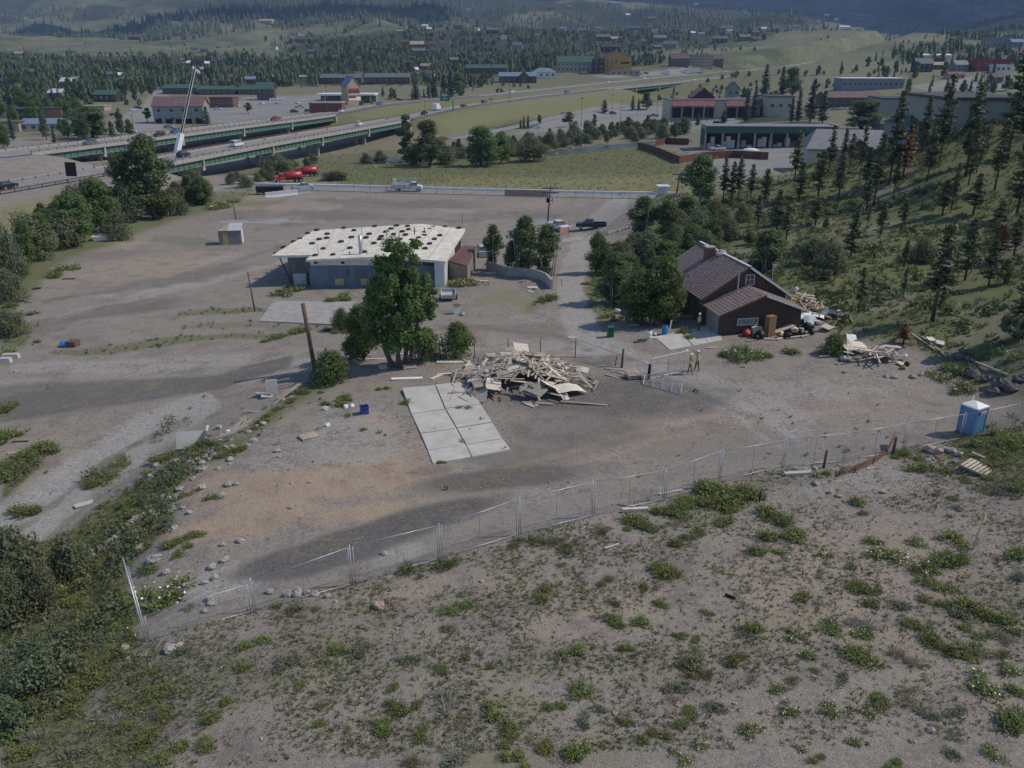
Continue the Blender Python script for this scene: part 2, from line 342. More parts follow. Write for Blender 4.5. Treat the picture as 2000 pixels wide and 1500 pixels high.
def zone_at(ch,X,Y):
 r=int(np.clip(np.interp(Y,ROWS,_lr),0,len(ROWS) - 1));c=int(np.clip((X/max(ROWS[r],25.0)+1.2)/2.4*(NU - 1),0,NU - 1))
 return ZONE[ch][r*NU+c]
# materials
MATS={}
def nodes_of(name):
 m=bpy.data.materials.new(name);m.use_nodes=True
 n=m.node_tree;b=n.nodes['Principled BSDF']
 return m,n,b
def ramp(n,fac,stops):
 r=n.nodes.new('ShaderNodeValToRGB');e=r.color_ramp.elements
 while len(e)<len(stops): e.new(.5)
 for q,(p,c) in zip(e,stops): q.position=p;q.color=(*c,1)
 n.links.new(fac,r.inputs[0]);return r.outputs[0]
def noise_tex(n,coord,scale,detail=4,rough=.55):
 t=n.nodes.new('ShaderNodeTexNoise');t.inputs['Scale'].default_value=scale;t.inputs['Detail'].default_value=detail
 t.inputs['Roughness'].default_value=rough
 n.links.new(coord,t.inputs['Vector']);return t.outputs['Fac']
def mixc(n,fac,a,b,mode='MIX'):
 x=n.nodes.new('ShaderNodeMix');x.data_type='RGBA';x.blend_type=mode
 for sock,v in ((x.inputs[0],fac),(x.inputs[6],a),(x.inputs[7],b)):
  if isinstance(v,(int,float)): sock.default_value=v
  elif isinstance(v,tuple): sock.default_value=(*v,1)
  else: n.links.new(v,sock)
 return x.outputs[2]
def mathn(n,op,a,b=None,clamp=False):
 x=n.nodes.new('ShaderNodeMath');x.operation=op;x.use_clamp=clamp
 for i,v in enumerate((a,b)):
  if v is None: continue
  if isinstance(v,(int,float)): x.inputs[i].default_value=v
  else: n.links.new(v,x.inputs[i])
 return x.outputs[0]
def coords(n,kind='Object'):
 return n.nodes.new('ShaderNodeTexCoord').outputs[kind]
def world_pos(n):
 return n.nodes.new('ShaderNodeNewGeometry').outputs['Position']
def mat(name,c,rough=.8,var=.25,scale=3.0,c2=None,bump=0.0,metal=0.0,each=.0,spec=.3,streak=None):
 """a worn, uneven surface: colour c wandering towards c2, optional relief, optional change from copy to copy"""
 if name in MATS: return MATS[name]
 m,n,b=nodes_of(name)
 co=coords(n)
 if streak:
  mp=n.nodes.new('ShaderNodeMapping');mp.inputs['Scale'].default_value=streak;n.links.new(co,mp.inputs[0]);co=mp.outputs[0]
 f=noise_tex(n,co,scale,6,.6)
 c2=c2 or tuple(v*(1 - var) for v in c)
 out=ramp(n,f,((.32,c2),(.62,c),(.8,tuple(min(1,v*(1+var*.4)) for v in c))))
 if each:
  oi=n.nodes.new('ShaderNodeObjectInfo')
  v=mathn(n,'MULTIPLY_ADD',oi.outputs['Random'],each*2);n.nodes[-1].inputs[2].default_value=1 - each
  h=n.nodes.new('ShaderNodeHueSaturation');n.links.new(out,h.inputs['Color']);n.links.new(v,h.inputs['Value'])
  out=h.outputs[0]
 n.links.new(out,b.inputs['Base Color'])
 b.inputs['Roughness'].default_value=rough;b.inputs['Metallic'].default_value=metal
 b.inputs['Specular IOR Level'].default_value=spec
 if bump:
  bp=n.nodes.new('ShaderNodeBump');bp.inputs['Strength'].default_value=bump;bp.inputs['Distance'].default_value=.03
  n.links.new(noise_tex(n,co,scale*5,5),bp.inputs['Height']);n.links.new(bp.outputs[0],b.inputs['Normal'])
 MATS[name]=m;return m
def leaf_mat(name,c,c2,scale=.6,trans=.25,each=.12):
 if name in MATS: return MATS[name]
 m,n,b=nodes_of(name)
 c=tuple(v*1.3 for v in c);c2=tuple(v*1.45 for v in c2)
 f=noise_tex(n,coords(n),scale,3,.6)
 g=n.nodes.new('ShaderNodeAttribute');g.attribute_name='leafy'
 mixf=mathn(n,'ADD',mathn(n,'MULTIPLY',f,.6),mathn(n,'MULTIPLY',g.outputs['Fac'],.5))
 out=ramp(n,mixf,((.25,c2),(.75,c)))
 oi=n.nodes.new('ShaderNodeObjectInfo')
 v=mathn(n,'MULTIPLY_ADD',oi.outputs['Random'],each*2);n.nodes[-1].inputs[2].default_value=1 - each
 hv=mathn(n,'MULTIPLY_ADD',oi.outputs['Random'],.03);n.nodes[-1].inputs[2].default_value=.49
 h=n.nodes.new('ShaderNodeHueSaturation');n.links.new(out,h.inputs['Color']);n.links.new(v,h.inputs['Value']);n.links.new(hv,h.inputs['Hue'])
 n.links.new(h.outputs[0],b.inputs['Base Color'])
 b.inputs['Roughness'].default_value=.6;b.inputs['Specular IOR Level'].default_value=.25
 tr=n.nodes.new('ShaderNodeBsdfTranslucent');n.links.new(h.outputs[0],tr.inputs[0])
 mx=n.nodes.new('ShaderNodeMixShader');mx.inputs[0].default_value=trans
 o=n.nodes['Material Output']
 n.links.new(b.outputs[0],mx.inputs[1]);n.links.new(tr.outputs[0],mx.inputs[2]);n.links.new(mx.outputs[0],o.inputs[0])
 MATS[name]=m;return m
# mesh building
class MB:
 def __init__(s): s.v=[];s.f=[];s.m=[]
 def add(s,vs,fs,mi=0):
  o=len(s.v);s.v.extend(tuple(map(float,q)) for q in vs);s.f.extend(tuple(i+o for i in q) for q in fs);s.m.extend([mi]*len(fs));return s
 def box(s,c,sz,rz=0.0,mi=0,taper=1.0,rx=0.0,ry=0.0):
  x,y,z=sz[0]/2,sz[1]/2,sz[2]/2
  M=Matrix.Rotation(rz,3,'Z') @ Matrix.Rotation(ry,3,'Y') @ Matrix.Rotation(rx,3,'X')
  vs=[M @ Vector((i*x*(taper if k>0 else 1),j*y*(taper if k>0 else 1),k*z))+Vector(c) for k in (-1,1) for j in (-1,1) for i in (-1,1)]
  return s.add(vs,((0,2,3,1),(4,5,7,6),(0,1,5,4),(2,6,7,3),(0,4,6,2),(1,3,7,5)),mi)
 def bar(s,p,q,w=.05,h=None,mi=0,up=(0,0,1)):
  p=Vector(p);q=Vector(q);d_=(q - p).normalized();u=Vector(up)
  if abs(d_.dot(u))>.98: u=Vector((1,0,0))
  a=d_.cross(u).normalized()*w/2;b_=a.cross(d_).normalized()*(h or w)/2
  vs=[e+i*a+j*b_ for e in (p,q) for i,j in ((-1,-1),(1,-1),(1,1),(-1,1))]
  return s.add(vs,((0,3,2,1),(4,5,6,7),(0,1,5,4),(1,2,6,5),(2,3,7,6),(3,0,4,7)),mi)
 def tube(s,pts,rad,n=8,mi=0,cap=True):
  pts=[Vector(p) for p in pts];rad=rad if isinstance(rad,(list,tuple)) else [rad]*len(pts)
  vs=[];fs=[]
  for i,p in enumerate(pts):
   d_=(pts[min(i+1,len(pts) - 1)] - pts[max(i - 1,0)]).normalized()
   u=Vector((1,0,0)) if abs(d_.x)<.9 else Vector((0,1,0))
   a=d_.cross(u).normalized();b_=d_.cross(a)
   vs += [p+(a*math.cos(2*PI*k/n)+b_*math.sin(2*PI*k/n))*rad[i] for k in range(n)]
  for i in range(len(pts) - 1):
   for k in range(n):
    k2=(k+1) % n
    fs.append((i*n+k,i*n+k2,(i+1)*n+k2,(i+1)*n+k))
  if cap: fs += [tuple(range(n - 1,-1,-1)),tuple((len(pts) - 1)*n+k for k in range(n))]
  return s.add(vs,fs,mi)
 def lathe(s,prof,c=(0,0,0),n=16,mi=0):
  vs=[];fs=[]
  for r,z in prof: vs += [(c[0]+r*math.cos(2*PI*k/n),c[1]+r*math.sin(2*PI*k/n),c[2]+z) for k in range(n)]
  for i in range(len(prof) - 1):
   for k in range(n): fs.append((i*n+k,i*n+(k+1) % n,(i+1)*n+(k+1) % n,(i+1)*n+k))
  fs += [tuple(range(n - 1,-1,-1)),tuple((len(prof) - 1)*n+k for k in range(n))]
  return s.add(vs,fs,mi)
 def prism(s,pts,z0,z1,mi=0):                # plan polygon (counter-clockwise), extruded
  n=len(pts)
  vs=[(x,y,z0) for x,y in pts]+[(x,y,z1) for x,y in pts]
  return s.add(vs,[tuple(range(n - 1,-1,-1)),tuple(range(n,2*n))]+[(i,(i+1) % n,n+(i+1) % n,n+i) for i in range(n)],mi)
 def side(s,pts,y0,y1,mi=0):                 # profile in x,z extruded along y
  n=len(pts)
  vs=[(x,y0,z) for x,z in pts]+[(x,y1,z) for x,z in pts]
  return s.add(vs,[tuple(range(n)),tuple(range(2*n - 1,n - 1,-1))]+[(i,n+i,n+(i+1) % n,(i+1) % n) for i in range(n)],mi)
 def slab(s,a,b,c,d_,t,mi=0):              # a sheet given by four corners, thickness t downwards
  q=[Vector(x) for x in (a,b,c,d_)];n=(q[1] - q[0]).cross(q[3] - q[0]).normalized()
  if n.z<0: n=-n
  vs=[x for x in q]+[x - n*t for x in q]
  return s.add(vs,((0,1,2,3),(7,6,5,4),(0,4,5,1),(1,5,6,2),(2,6,7,3),(3,7,4,0)),mi)
 def ball(s,c,r,n=8,m_=6,mi=0,jag=0.0):
  vs=[];fs=[];r=r if isinstance(r,(tuple,list)) else (r,r,r)
  for i in range(m_+1):
   t=PI*i/m_
   for k in range(n):
    a=2*PI*k/n;g=1+random.uniform(-jag,jag)
    vs.append((c[0]+r[0]*g*math.sin(t)*math.cos(a),c[1]+r[1]*g*math.sin(t)*math.sin(a),c[2]+r[2]*g*math.cos(t)))
  for i in range(m_):
   for k in range(n): fs.append((i*n+k,(i+1)*n+k,(i+1)*n+(k+1) % n,i*n+(k+1) % n))
  return s.add(vs,fs,mi)
 def mesh(s,name,mats,smooth=False):
  me=bpy.data.meshes.new(name);me.from_pydata(s.v,[],s.f)
  for m in (mats if isinstance(mats,(list,tuple)) else [mats]): me.materials.append(m)
  if any(s.m): me.polygons.foreach_set('material_index',s.m)
  if smooth: me.polygons.foreach_set('use_smooth',[True]*len(s.f))
  me.update();return me
 def build(s,name,mats,parent=None,smooth=False):
  return link(name,s.mesh(name,mats,smooth),parent)
def link(name,me,parent=None):
 o=bpy.data.objects.new(name,me);col.objects.link(o)
 if parent is not None: o.parent=parent
 return o
def thing(name,label,cat,loc=(0,0,0),rz=0.0,group=None,sc=1.0):
 o=bpy.data.objects.new(name,None);col.objects.link(o);o.empty_display_size=.3
 o.location=loc;o.rotation_euler=(0,0,rz);o.scale=(sc,)*3
 return tag(o,label,cat,group)
def tag(o,label=None,cat=None,group=None,kind=None):
 if label: o['label']=label
 if cat: o['category']=cat
 if group: o['group']=group
 if kind: o['kind']=kind
 return o
def dup(o,loc,rz=0.0,label=None,group=None,sc=None,rot=None):
 def cp(x,par):
  c=x.copy();col.objects.link(c)
  if par is not None: c.parent=par
  for ch in x.children: cp(ch,c)
  return c
 c=cp(o,None);c.location=loc;c.rotation_euler=rot if rot is not None else (0,0,rz)
 if sc is not None: c.scale=sc if isinstance(sc,(tuple,list)) else (sc,)*3
 if label: c['label']=label
 if group: c['group']=group
 return c
def mesh_np(name,V,Fq,mats,attr=None,smooth=False):
 """fast mesh from arrays; Fq is (n,3) or (n,4)"""
 me=bpy.data.meshes.new(name);V=np.asarray(V,np.float32);Fq=np.asarray(Fq,np.int32)
 k=Fq.shape[1]
 me.vertices.add(len(V));me.vertices.foreach_set('co',V.ravel())
 me.loops.add(Fq.size);me.loops.foreach_set('vertex_index',Fq.ravel())
 me.polygons.add(len(Fq));me.polygons.foreach_set('loop_start',np.arange(0,Fq.size,k,dtype=np.int32));me.polygons.foreach_set('loop_total',np.full(len(Fq),k,np.int32))
 if smooth: me.polygons.foreach_set('use_smooth',np.ones(len(Fq),bool))
 for m in (mats if isinstance(mats,(list,tuple)) else [mats]): me.materials.append(m)
 me.update(calc_edges=True)
 if attr is not None:
  for nm,arr in attr.items():
   a=me.attributes.new(nm,'FLOAT','POINT');a.data.foreach_set('value',np.asarray(arr,np.float32))
 return me
# the ground itself
def ground_material():
 m,n,b=nodes_of('ground_cover')
 pos=world_pos(n)
 def attr(k):
  a=n.nodes.new('ShaderNodeAttribute');a.attribute_name=k;return a.outputs['Fac']
 sep=n.nodes.new('ShaderNodeSeparateXYZ');n.links.new(pos,sep.inputs[0])
 big=noise_tex(n,pos,.07,5,.6);mid=noise_tex(n,pos,.45,6,.62);fine=noise_tex(n,pos,3.2,5,.65);grit=noise_tex(n,pos,17,3,.7)
 def edge(a,soft=.22,amp=2.4):
  """a zone weight turned into a broken, crisp border"""
  e=mathn(n,'ADD',a,mathn(n,'MULTIPLY',mathn(n,'SUBTRACT',mathn(n,'ADD',mathn(n,'MULTIPLY',mid,.6),mathn(n,'MULTIPLY',fine,.4)),.5),amp))
  return mathn(n,'DIVIDE',mathn(n,'SUBTRACT',e,.5 - soft),soft*2,True)
 def tint(c,c2,f=mid,lo=.36,hi=.66): return ramp(n,f,((lo,c2),(hi,c)))
 dirt=tint((.275,.243,.212),(.172,.15,.129),mathn(n,'ADD',mathn(n,'MULTIPLY',mid,.6),mathn(n,'MULTIPLY',fine,.4)),.40,.60)
 dirt=mixc(n,mathn(n,'MULTIPLY',ramp(n,big,((.42,(0,0,0)),(.6,(1,1,1)))),.55),dirt,tint((.282,.258,.236),(.18,.162,.146),fine,.40,.62))
 out=dirt
 out=mixc(n,mathn(n,'MULTIPLY',edge(attr('tan'),.34,2.6),.8),out,tint((.37,.285,.21),(.27,.20,.145)))
 out=mixc(n,mathn(n,'MULTIPLY',edge(attr('pale'),.3,2.6),.85),out,tint((.35,.335,.315),(.25,.238,.222),fine))
 out=mixc(n,mathn(n,'MULTIPLY',edge(attr('asph'),.24,2.8),.75),out,tint((.105,.099,.098),(.068,.065,.064),fine))
 out=mixc(n,edge(attr('rock'),.3),out,tint((.33,.30,.27),(.12,.11,.10),fine,.42,.58))
 vor=n.nodes.new('ShaderNodeTexVoronoi');vor.inputs['Scale'].default_value=5.5;n.links.new(pos,vor.inputs['Vector'])
 peb=ramp(n,vor.outputs['Distance'],((.10,(1,1,1)),(.17,(0,0,0))))
 pk=mathn(n,'MULTIPLY',peb,ramp(n,vor.outputs['Color'],((.72,(0,0,0)),(.78,(1,1,1)))))
 pk=mathn(n,'MULTIPLY',pk,ramp(n,noise_tex(n,pos,.3,3),((.38,(0,0,0)),(.55,(1,1,1)))))
 v2=n.nodes.new('ShaderNodeTexVoronoi');v2.inputs['Scale'].default_value=2.6;n.links.new(pos,v2.inputs['Vector'])
 crumb=mathn(n,'MULTIPLY',ramp(n,v2.outputs['Distance'],((.06,(1,1,1)),(.2,(0,0,0)))),ramp(n,noise_tex(n,pos,.25,3),((.45,(0,0,0)),(.6,(1,1,1)))))
 out=mixc(n,mathn(n,'MULTIPLY',crumb,.5),out,(.10,.09,.078))
 out=mixc(n,mathn(n,'MULTIPLY',pk,.8),out,(.46,.435,.405))
 out=mixc(n,.7,out,ramp(n,grit,((.32,(.34,.34,.34)),(.5,(1,1,1)),(.68,(1.7,1.7,1.7)))),'MULTIPLY')
 out=mixc(n,edge(attr('lot'),.12,.3),out,tint((.245,.24,.235),(.20,.196,.192),big))
 grass=tint((.128,.142,.066),(.072,.085,.040));grass=mixc(n,mathn(n,'MULTIPLY',fine,.5),grass,(.155,.165,.075))
 dry=tint((.25,.215,.115),(.15,.15,.075));dry=mixc(n,mathn(n,'MULTIPLY',big,.5),dry,(.14,.155,.072))
 out=mixc(n,edge(attr('dry'),.45,1.6),out,dry)
 out=mixc(n,edge(attr('grass'),.45,2.6),out,grass)
 slope=ramp(n,noise_tex(n,pos,.012,8,.72),((.36,(.070,.082,.050)),(.5,(.125,.135,.080)),(.66,(.175,.168,.115))));slope=mixc(n,.5,slope,ramp(n,noise_tex(n,pos,.11,5,.7),((.38,(.55,.58,.55)),(.6,(1.2,1.2,1.2)))),'MULTIPLY')
 out=mixc(n,edge(attr('slope'),.4,.6),out,slope)
 wood=ramp(n,noise_tex(n,pos,.12,4,.7),((.35,(.030,.040,.024)),(.6,(.055,.068,.038)),(.75,(.085,.098,.05))))
 out=mixc(n,edge(attr('wood'),.25,1.6),out,wood)
 n.links.new(out,b.inputs['Base Color']);b.inputs['Roughness'].default_value=.95;b.inputs['Specular IOR Level'].default_value=.12
 bp=n.nodes.new('ShaderNodeBump');bp.inputs['Strength'].default_value=.8;bp.inputs['Distance'].default_value=.05
 hsum=mathn(n,'ADD',mathn(n,'MULTIPLY',fine,1.2),mathn(n,'MULTIPLY',grit,.5));hsum=mathn(n,'ADD',hsum,mathn(n,'MULTIPLY',pk,.6))
 n.links.new(hsum,bp.inputs['Height']);n.links.new(bp.outputs[0],b.inputs['Normal'])
 return m
GM=ground_material()
nr,nc=GX.shape
_q=(np.arange(nr - 1)[:,None]*nc+np.arange(nc - 1)[None]).ravel()
QUADS=np.stack((_q,_q+1,_q+nc+1,_q+nc),1)
allV=np.stack((_fx,_fy,_fz),1)
qc=QUADS.mean(1);cx_=VX[QUADS].mean(1);cy_=VY[QUADS].mean(1);cz_=VZC[QUADS].mean(1);cyw=_fy[QUADS].mean(1)
zid=np.zeros(len(QUADS),int)                    # 0 ground, 1 scrub slope, 2 hillside, 3 meadow, 4 valley floor, 5 mountain
FENCE_PX=[(0,1400),(287,1255),(495,1196),(690,1143),(860,1093),(1013,1046),(1157,1009),(1297,977),(1404,944),(1528,912),(1648,903),(1765,882),(1874,858),(2000,838),(2400,800)]
fy_line=np.interp(cx_,[q[0] for q in FENCE_PX],[q[1] for q in FENCE_PX])
zid[(cy_>fy_line) | (cyw<26)]=1
zid[inside(cx_,cy_,HILL) & (cz_<230)]=2
zid[(cz_>195) & inside(cx_,cy_,[(420,395),(440,345),(640,300),(1000,255),(1350,255),(1345,375),(1250,379),(1000,374),(700,368)])]=3
zid[(cz_ >= 330) | ((cz_>175) & (zid==0) & (cy_<350)) | ((cz_>160) & (zid==2) & (cyw>175))]=4
zid[(cz_>330) & (zid==3)]=4
zid[cz_>900]=5
for k,nm in enumerate(('yard_ground','scrub_slope','hillside','meadow_land','valley_land','mountain')):
 f=QUADS[zid==k]
 if not len(f): continue
 used,inv=np.unique(f,return_inverse=True)
 me=mesh_np(nm,allV[used],inv.reshape(f.shape),GM,{c: ZONE[c][used] for c in ZONE},True)
 o=link(nm,me);o['kind']='structure'
# vegetation: shapes
L_COT=leaf_mat('cottonwood_leaf',(.125,.17,.056),(.060,.092,.032),.7,.5)
L_ASP=leaf_mat('aspen_leaf',(.128,.162,.066),(.062,.090,.040),.6,.5)
L_WIL=leaf_mat('willow_leaf',(.16,.17,.095),(.080,.095,.052),.6,.5)
L_PINE=leaf_mat('pine_needle',(.085,.095,.045),(.038,.048,.024),.5,.2)
L_SPR=leaf_mat('spruce_needle',(.058,.078,.048),(.024,.035,.023),.5,.12)
L_RED=leaf_mat('dead_needle',(.16,.072,.040),(.075,.040,.026),.5,.12)
L_RAB=leaf_mat('green_brush',(.165,.185,.062),(.075,.095,.034),2.2,.3)
L_SAGE=leaf_mat('grey_sage',(.165,.175,.120),(.085,.092,.062),2.2,.25)
L_DEAD=leaf_mat('dead_twig',(.26,.235,.21),(.12,.105,.095),2.5,.05)
L_DRY=leaf_mat('dry_grass',(.22,.185,.105),(.12,.105,.055),2.0,.3)
L_GRS=leaf_mat('green_grass',(.14,.16,.062),(.075,.09,.038),.8,.3)
M_WFL=leaf_mat('white_petal',(.78,.77,.72),(.6,.6,.56),2,.2)
M_YFL=leaf_mat('yellow_petal',(.42,.33,.03),(.26,.22,.03),2,.2)
M_BARK=mat('bark',(.13,.105,.085),.95,.5,6,bump=.6)
M_PBARK=mat('pine_bark',(.105,.075,.058),.95,.4,5,bump=.5)
M_ABARK=mat('aspen_bark',(.34,.33,.29),.9,.5,4)
def unit(v): return v/np.maximum(np.linalg.norm(v,axis=1,keepdims=True),1e-9)
def leaf_quads(C,N,size,rng,long=1.5):
 """one small leaf quad at each point, facing roughly along N"""
 n=len(C);N=unit(N+rng.normal(0,.55,(n,3)))
 a=unit(np.cross(N,rng.normal(0,1,(n,3))));b=np.cross(N,a)
 s=(size*rng.uniform(.6,1.35,n))[:,None]
 a=a*s*long*.5;b=b*s*.5
 V=np.stack((C - a,C - b*.9,C+a,C+b),1).reshape(-1,3)
 return V,np.arange(4*n).reshape(n,4)
def crown_mesh(name,clumps,n,size,m,seed,squash=.8,low=.0):
 """leaf-sized faces spread over many clumps (centre, radius); gaps stay between the clumps"""
 rng=np.random.default_rng(seed);cl=np.array(clumps,float)
 w=cl[:,3] ** 2;k=rng.choice(len(cl),n,p=w/w.sum())
 dirn=unit(rng.normal(0,1,(n,3)));dirn[:,2] *= squash
 r=cl[k,3]*rng.uniform(.25,1.0,n) ** .45*rng.uniform(.85,1.12,n)
 lump=1+.25*np.sin(dirn[:,0]*5+k)*np.sin(dirn[:,1]*6+k*2)
 C=cl[k,:3]+dirn*(r*lump)[:,None]
 keep=C[:,2]>low;C=C[keep];dirn=dirn[keep];k=k[keep]
 V,Fq=leaf_quads(C,dirn+np.array((0,0,.5)),size,rng)
 tone=np.repeat(np.clip(rng.uniform(0,1,len(C))*.6+rng.uniform(0,1,len(cl))[k]*.4,0,1),4)
 return mesh_np(name,V,Fq,m,{'leafy': tone})
def limb(mb,p,q,r0,r1,rng,n=6,bend=.12):
 p=np.array(p,float);q=np.array(q,float);L=np.linalg.norm(q - p);pts=[]
 off=rng.normal(0,bend*L,3)*(1,1,.4)
 for t in np.linspace(0,1,5): pts.append(p+(q - p)*t+off*math.sin(PI*t))
 mb.tube(pts,[r0+(r1 - r0)*t for t in np.linspace(0,1,5)],n)
def broadleaf(seed,H=9.0,W=5.5,n=5000,size=.22,low=.22,lobes=22,taper=.35,lm=None,bark=None,stems=1,round_=1.0):
 rng=np.random.default_rng(seed);cl=[];mb=MB()
 for i in range(lobes):
  t=rng.uniform(0,1);z=H*(low+(1 - low)*(t ** .85)*.93)
  f=math.sin(PI*min(1,.18+.8*(1 - abs(t - taper)/max(taper,1 - taper)) ** .8)/2) if round_ else 1
  rr=W/2*f*(1 - .75*max(0,t - .55)/.45)
  a=rng.uniform(0,2*PI);d_=rr*math.sqrt(rng.uniform(.05,1))*.78
  cl.append((d_*math.cos(a),d_*math.sin(a),z,W*rng.uniform(.15,.27)))
 cl.append((0,0,H*.92,W*.17));cl.append((0,0,H*.6,W*.30));cl.append((0,0,H*.42,W*.30))
 for s in range(stems):
  bx,by=(rng.normal(0,.12*W,2) if stems>1 else (0,0))
  tr=H*.022 if stems==1 else H*.012
  top=(bx*1.8+rng.normal(0,.2),by*1.8+rng.normal(0,.2),H*(.86 if stems==1 else rng.uniform(.6,.9)))
  limb(mb,(bx,by,-.35),top,tr,tr*.2,rng,7,.04)
 for c in cl[::2]:
  z0=max(H*.12,c[2] - rng.uniform(.15,.3)*H)
  limb(mb,(0,0,z0),(c[0],c[1],c[2]),H*.008,H*.002,rng,5)
 return mb.mesh('trunk',bark or M_BARK,True),crown_mesh('crown',cl,n,size,lm or L_ASP,seed+1,low=.15)
def conifer(seed,H=10.0,W=2.6,lm=None,low=.2,whorl=26,per=6,gaps=.25,size=.23,droop=.25):
 rng=np.random.default_rng(seed);C=[];D=[];mb=MB()
 lean=rng.normal(0,.012*H,2)
 def axis(z): return np.array((lean[0]*(z/H) ** 2,lean[1]*(z/H) ** 2,z))
 mb.tube([axis(-.35),axis(H*.35),axis(H*.7),axis(H*.985)],[H*.014,H*.0105,H*.006,H*.0015],6)
 for i in range(whorl):
  t=(i+rng.uniform(-.3,.3))/whorl;t=min(max(t,0),.995)
  z=H*(low+(1 - low)*t);L0=W/2*(1 - t) ** .75*(.45+.55*min(1,t/.12))+.12
  for k in range(per):
   if rng.uniform()<gaps: continue
   a=rng.uniform(0,2*PI);L=L0*rng.uniform(.55,1.2)
   d_=np.array((math.cos(a),math.sin(a),0));m=max(2,int(L/.2))
   for s in range(m):
    u=(s+rng.uniform(.3,1))/m
    p=axis(z)+d_*L*u+np.array((0,0,-droop*L*u+.25*L*u*u))
    C.append(p+rng.normal(0,.05,3)*(1,1,.6));D.append((d_[0],d_[1],.6))
   if L>.5: mb.tube([axis(z),axis(z)+d_*L*.8+np.array((0,0,-droop*L*.5))],[.02,.008],3)
 for s in range(6): C.append(axis(H*(1 - .012*s)));D.append((0,0,1))
 C=np.array(C);D=np.array(D)
 C=np.repeat(C,4,0)+rng.normal(0,.14,(len(C)*4,3))*(1,1,.55)
 V,Fq=leaf_quads(C,np.repeat(D,4,0),size,rng,1.9)
 return mb.mesh('trunk',M_PBARK,True),mesh_np('crown',V,Fq,lm or L_PINE,{'leafy': np.repeat(rng.uniform(0,1,len(C)),4)})
def blades(n,rad,h,width,rng,spread=.9,base=.25,curve=.25):
 """thin upright blades fanning from a base; two faces each"""
 a=rng.uniform(0,2*PI,n);t=np.sqrt(rng.uniform(0,1,n));ph=t*spread
 b0=np.stack((np.cos(a)*t*rad*base,np.sin(a)*t*rad*base,np.full(n,-.03)),1)
 L=h*rng.uniform(.55,1.1,n)*np.where(t>.8,.9,1)
 dr=np.stack((np.cos(a)*np.sin(ph),np.sin(a)*np.sin(ph),np.cos(ph)),1)
 tip=b0+dr*L[:,None];mid=b0+dr*L[:,None]*.55+np.array((0,0,1))*(curve*L*.3)[:,None]
 w=unit(np.cross(dr,rng.normal(0,1,(n,3))))*(width*rng.uniform(.6,1.3,n))[:,None]
 V=np.stack((b0 - w*.4,b0+w*.4,mid+w,mid - w,tip),1)
 F3=np.arange(n)[:,None]*5
 Fq=np.concatenate((F3+[[0,1,2]],F3+[[0,2,3]],F3+[[3,2,4]]),0)
 return V.reshape(-1,3),Fq,tip
def bush(seed,kind,n=300,r=.5,h=.52):
 rng=np.random.default_rng(seed)
 lm={'g': L_RAB,'y': L_RAB,'w': L_RAB,'d': L_DEAD,'s': L_SAGE,'t': L_DRY,'k': L_GRS}[kind]
 sp={'g': 1.12,'y': 1.1,'w': 1.25,'d': 1.3,'s': 1.25,'t': 1.1,'k': 1.0}[kind]*rng.uniform(.88,1.08)
 V,Fq,tip=blades(int(n*rng.uniform(.6,1.1)),r,h,{'d': .010,'t': .012,'k': .016}.get(kind,.022),rng,sp,.45,.3)
 sc_=rng.normal(0,r*.62,(4,2));ss=rng.uniform(.45,1.1,4);kk=rng.integers(0,4,len(V) // 5);V=V.reshape(-1,5,3)*ss[kk][:,None,None];V[...,:2] += sc_[kk][:,None];tip=V[:,4];V=V.reshape(-1,3)
 tone=np.repeat(rng.uniform(0,1,len(V) // 5),5)
 if kind in 'gyws':                              # fine leaves towards the tips
  k=rng.integers(0,len(tip),n*2 if kind != 's' else n);C=tip[k]*rng.uniform(.6,1.05,(len(k),1))+rng.normal(0,.05,(len(k),3))
  LV,LF=leaf_quads(C,np.tile((0,0,1.0),(len(k),1)),.05,rng,2.4)
  tri=np.concatenate((LF[:,[0,1,2]],LF[:,[0,2,3]]),0)+len(V)
  V=np.concatenate((V,LV));Fq=np.concatenate((Fq,tri));tone=np.r_[tone,np.repeat(rng.uniform(.2,1,len(k)),4)]
 fol=mesh_np('foliage',V,Fq,lm,{'leafy': tone})
 fl=None
 if kind in 'wy':
  m=60 if kind=='w' else 80
  k=rng.choice(len(tip),m);top=tip[k]*rng.uniform(.9,1.06,(m,1));top=top[top[:,2]>h*.35]
  FV,FF=leaf_quads(top,np.tile((0,0,2.0),(len(top),1)),.07 if kind=='w' else .06,rng,1.0)
  fl=mesh_np('blossom',FV,FF,M_WFL if kind=='w' else M_YFL,{'leafy': np.repeat(rng.uniform(0,1,len(top)),4)})
 return fol,fl
BUSHES={k: [bush(100+i*7+ord(k),k) for i in range(6)] for k in 'gywdstk'}
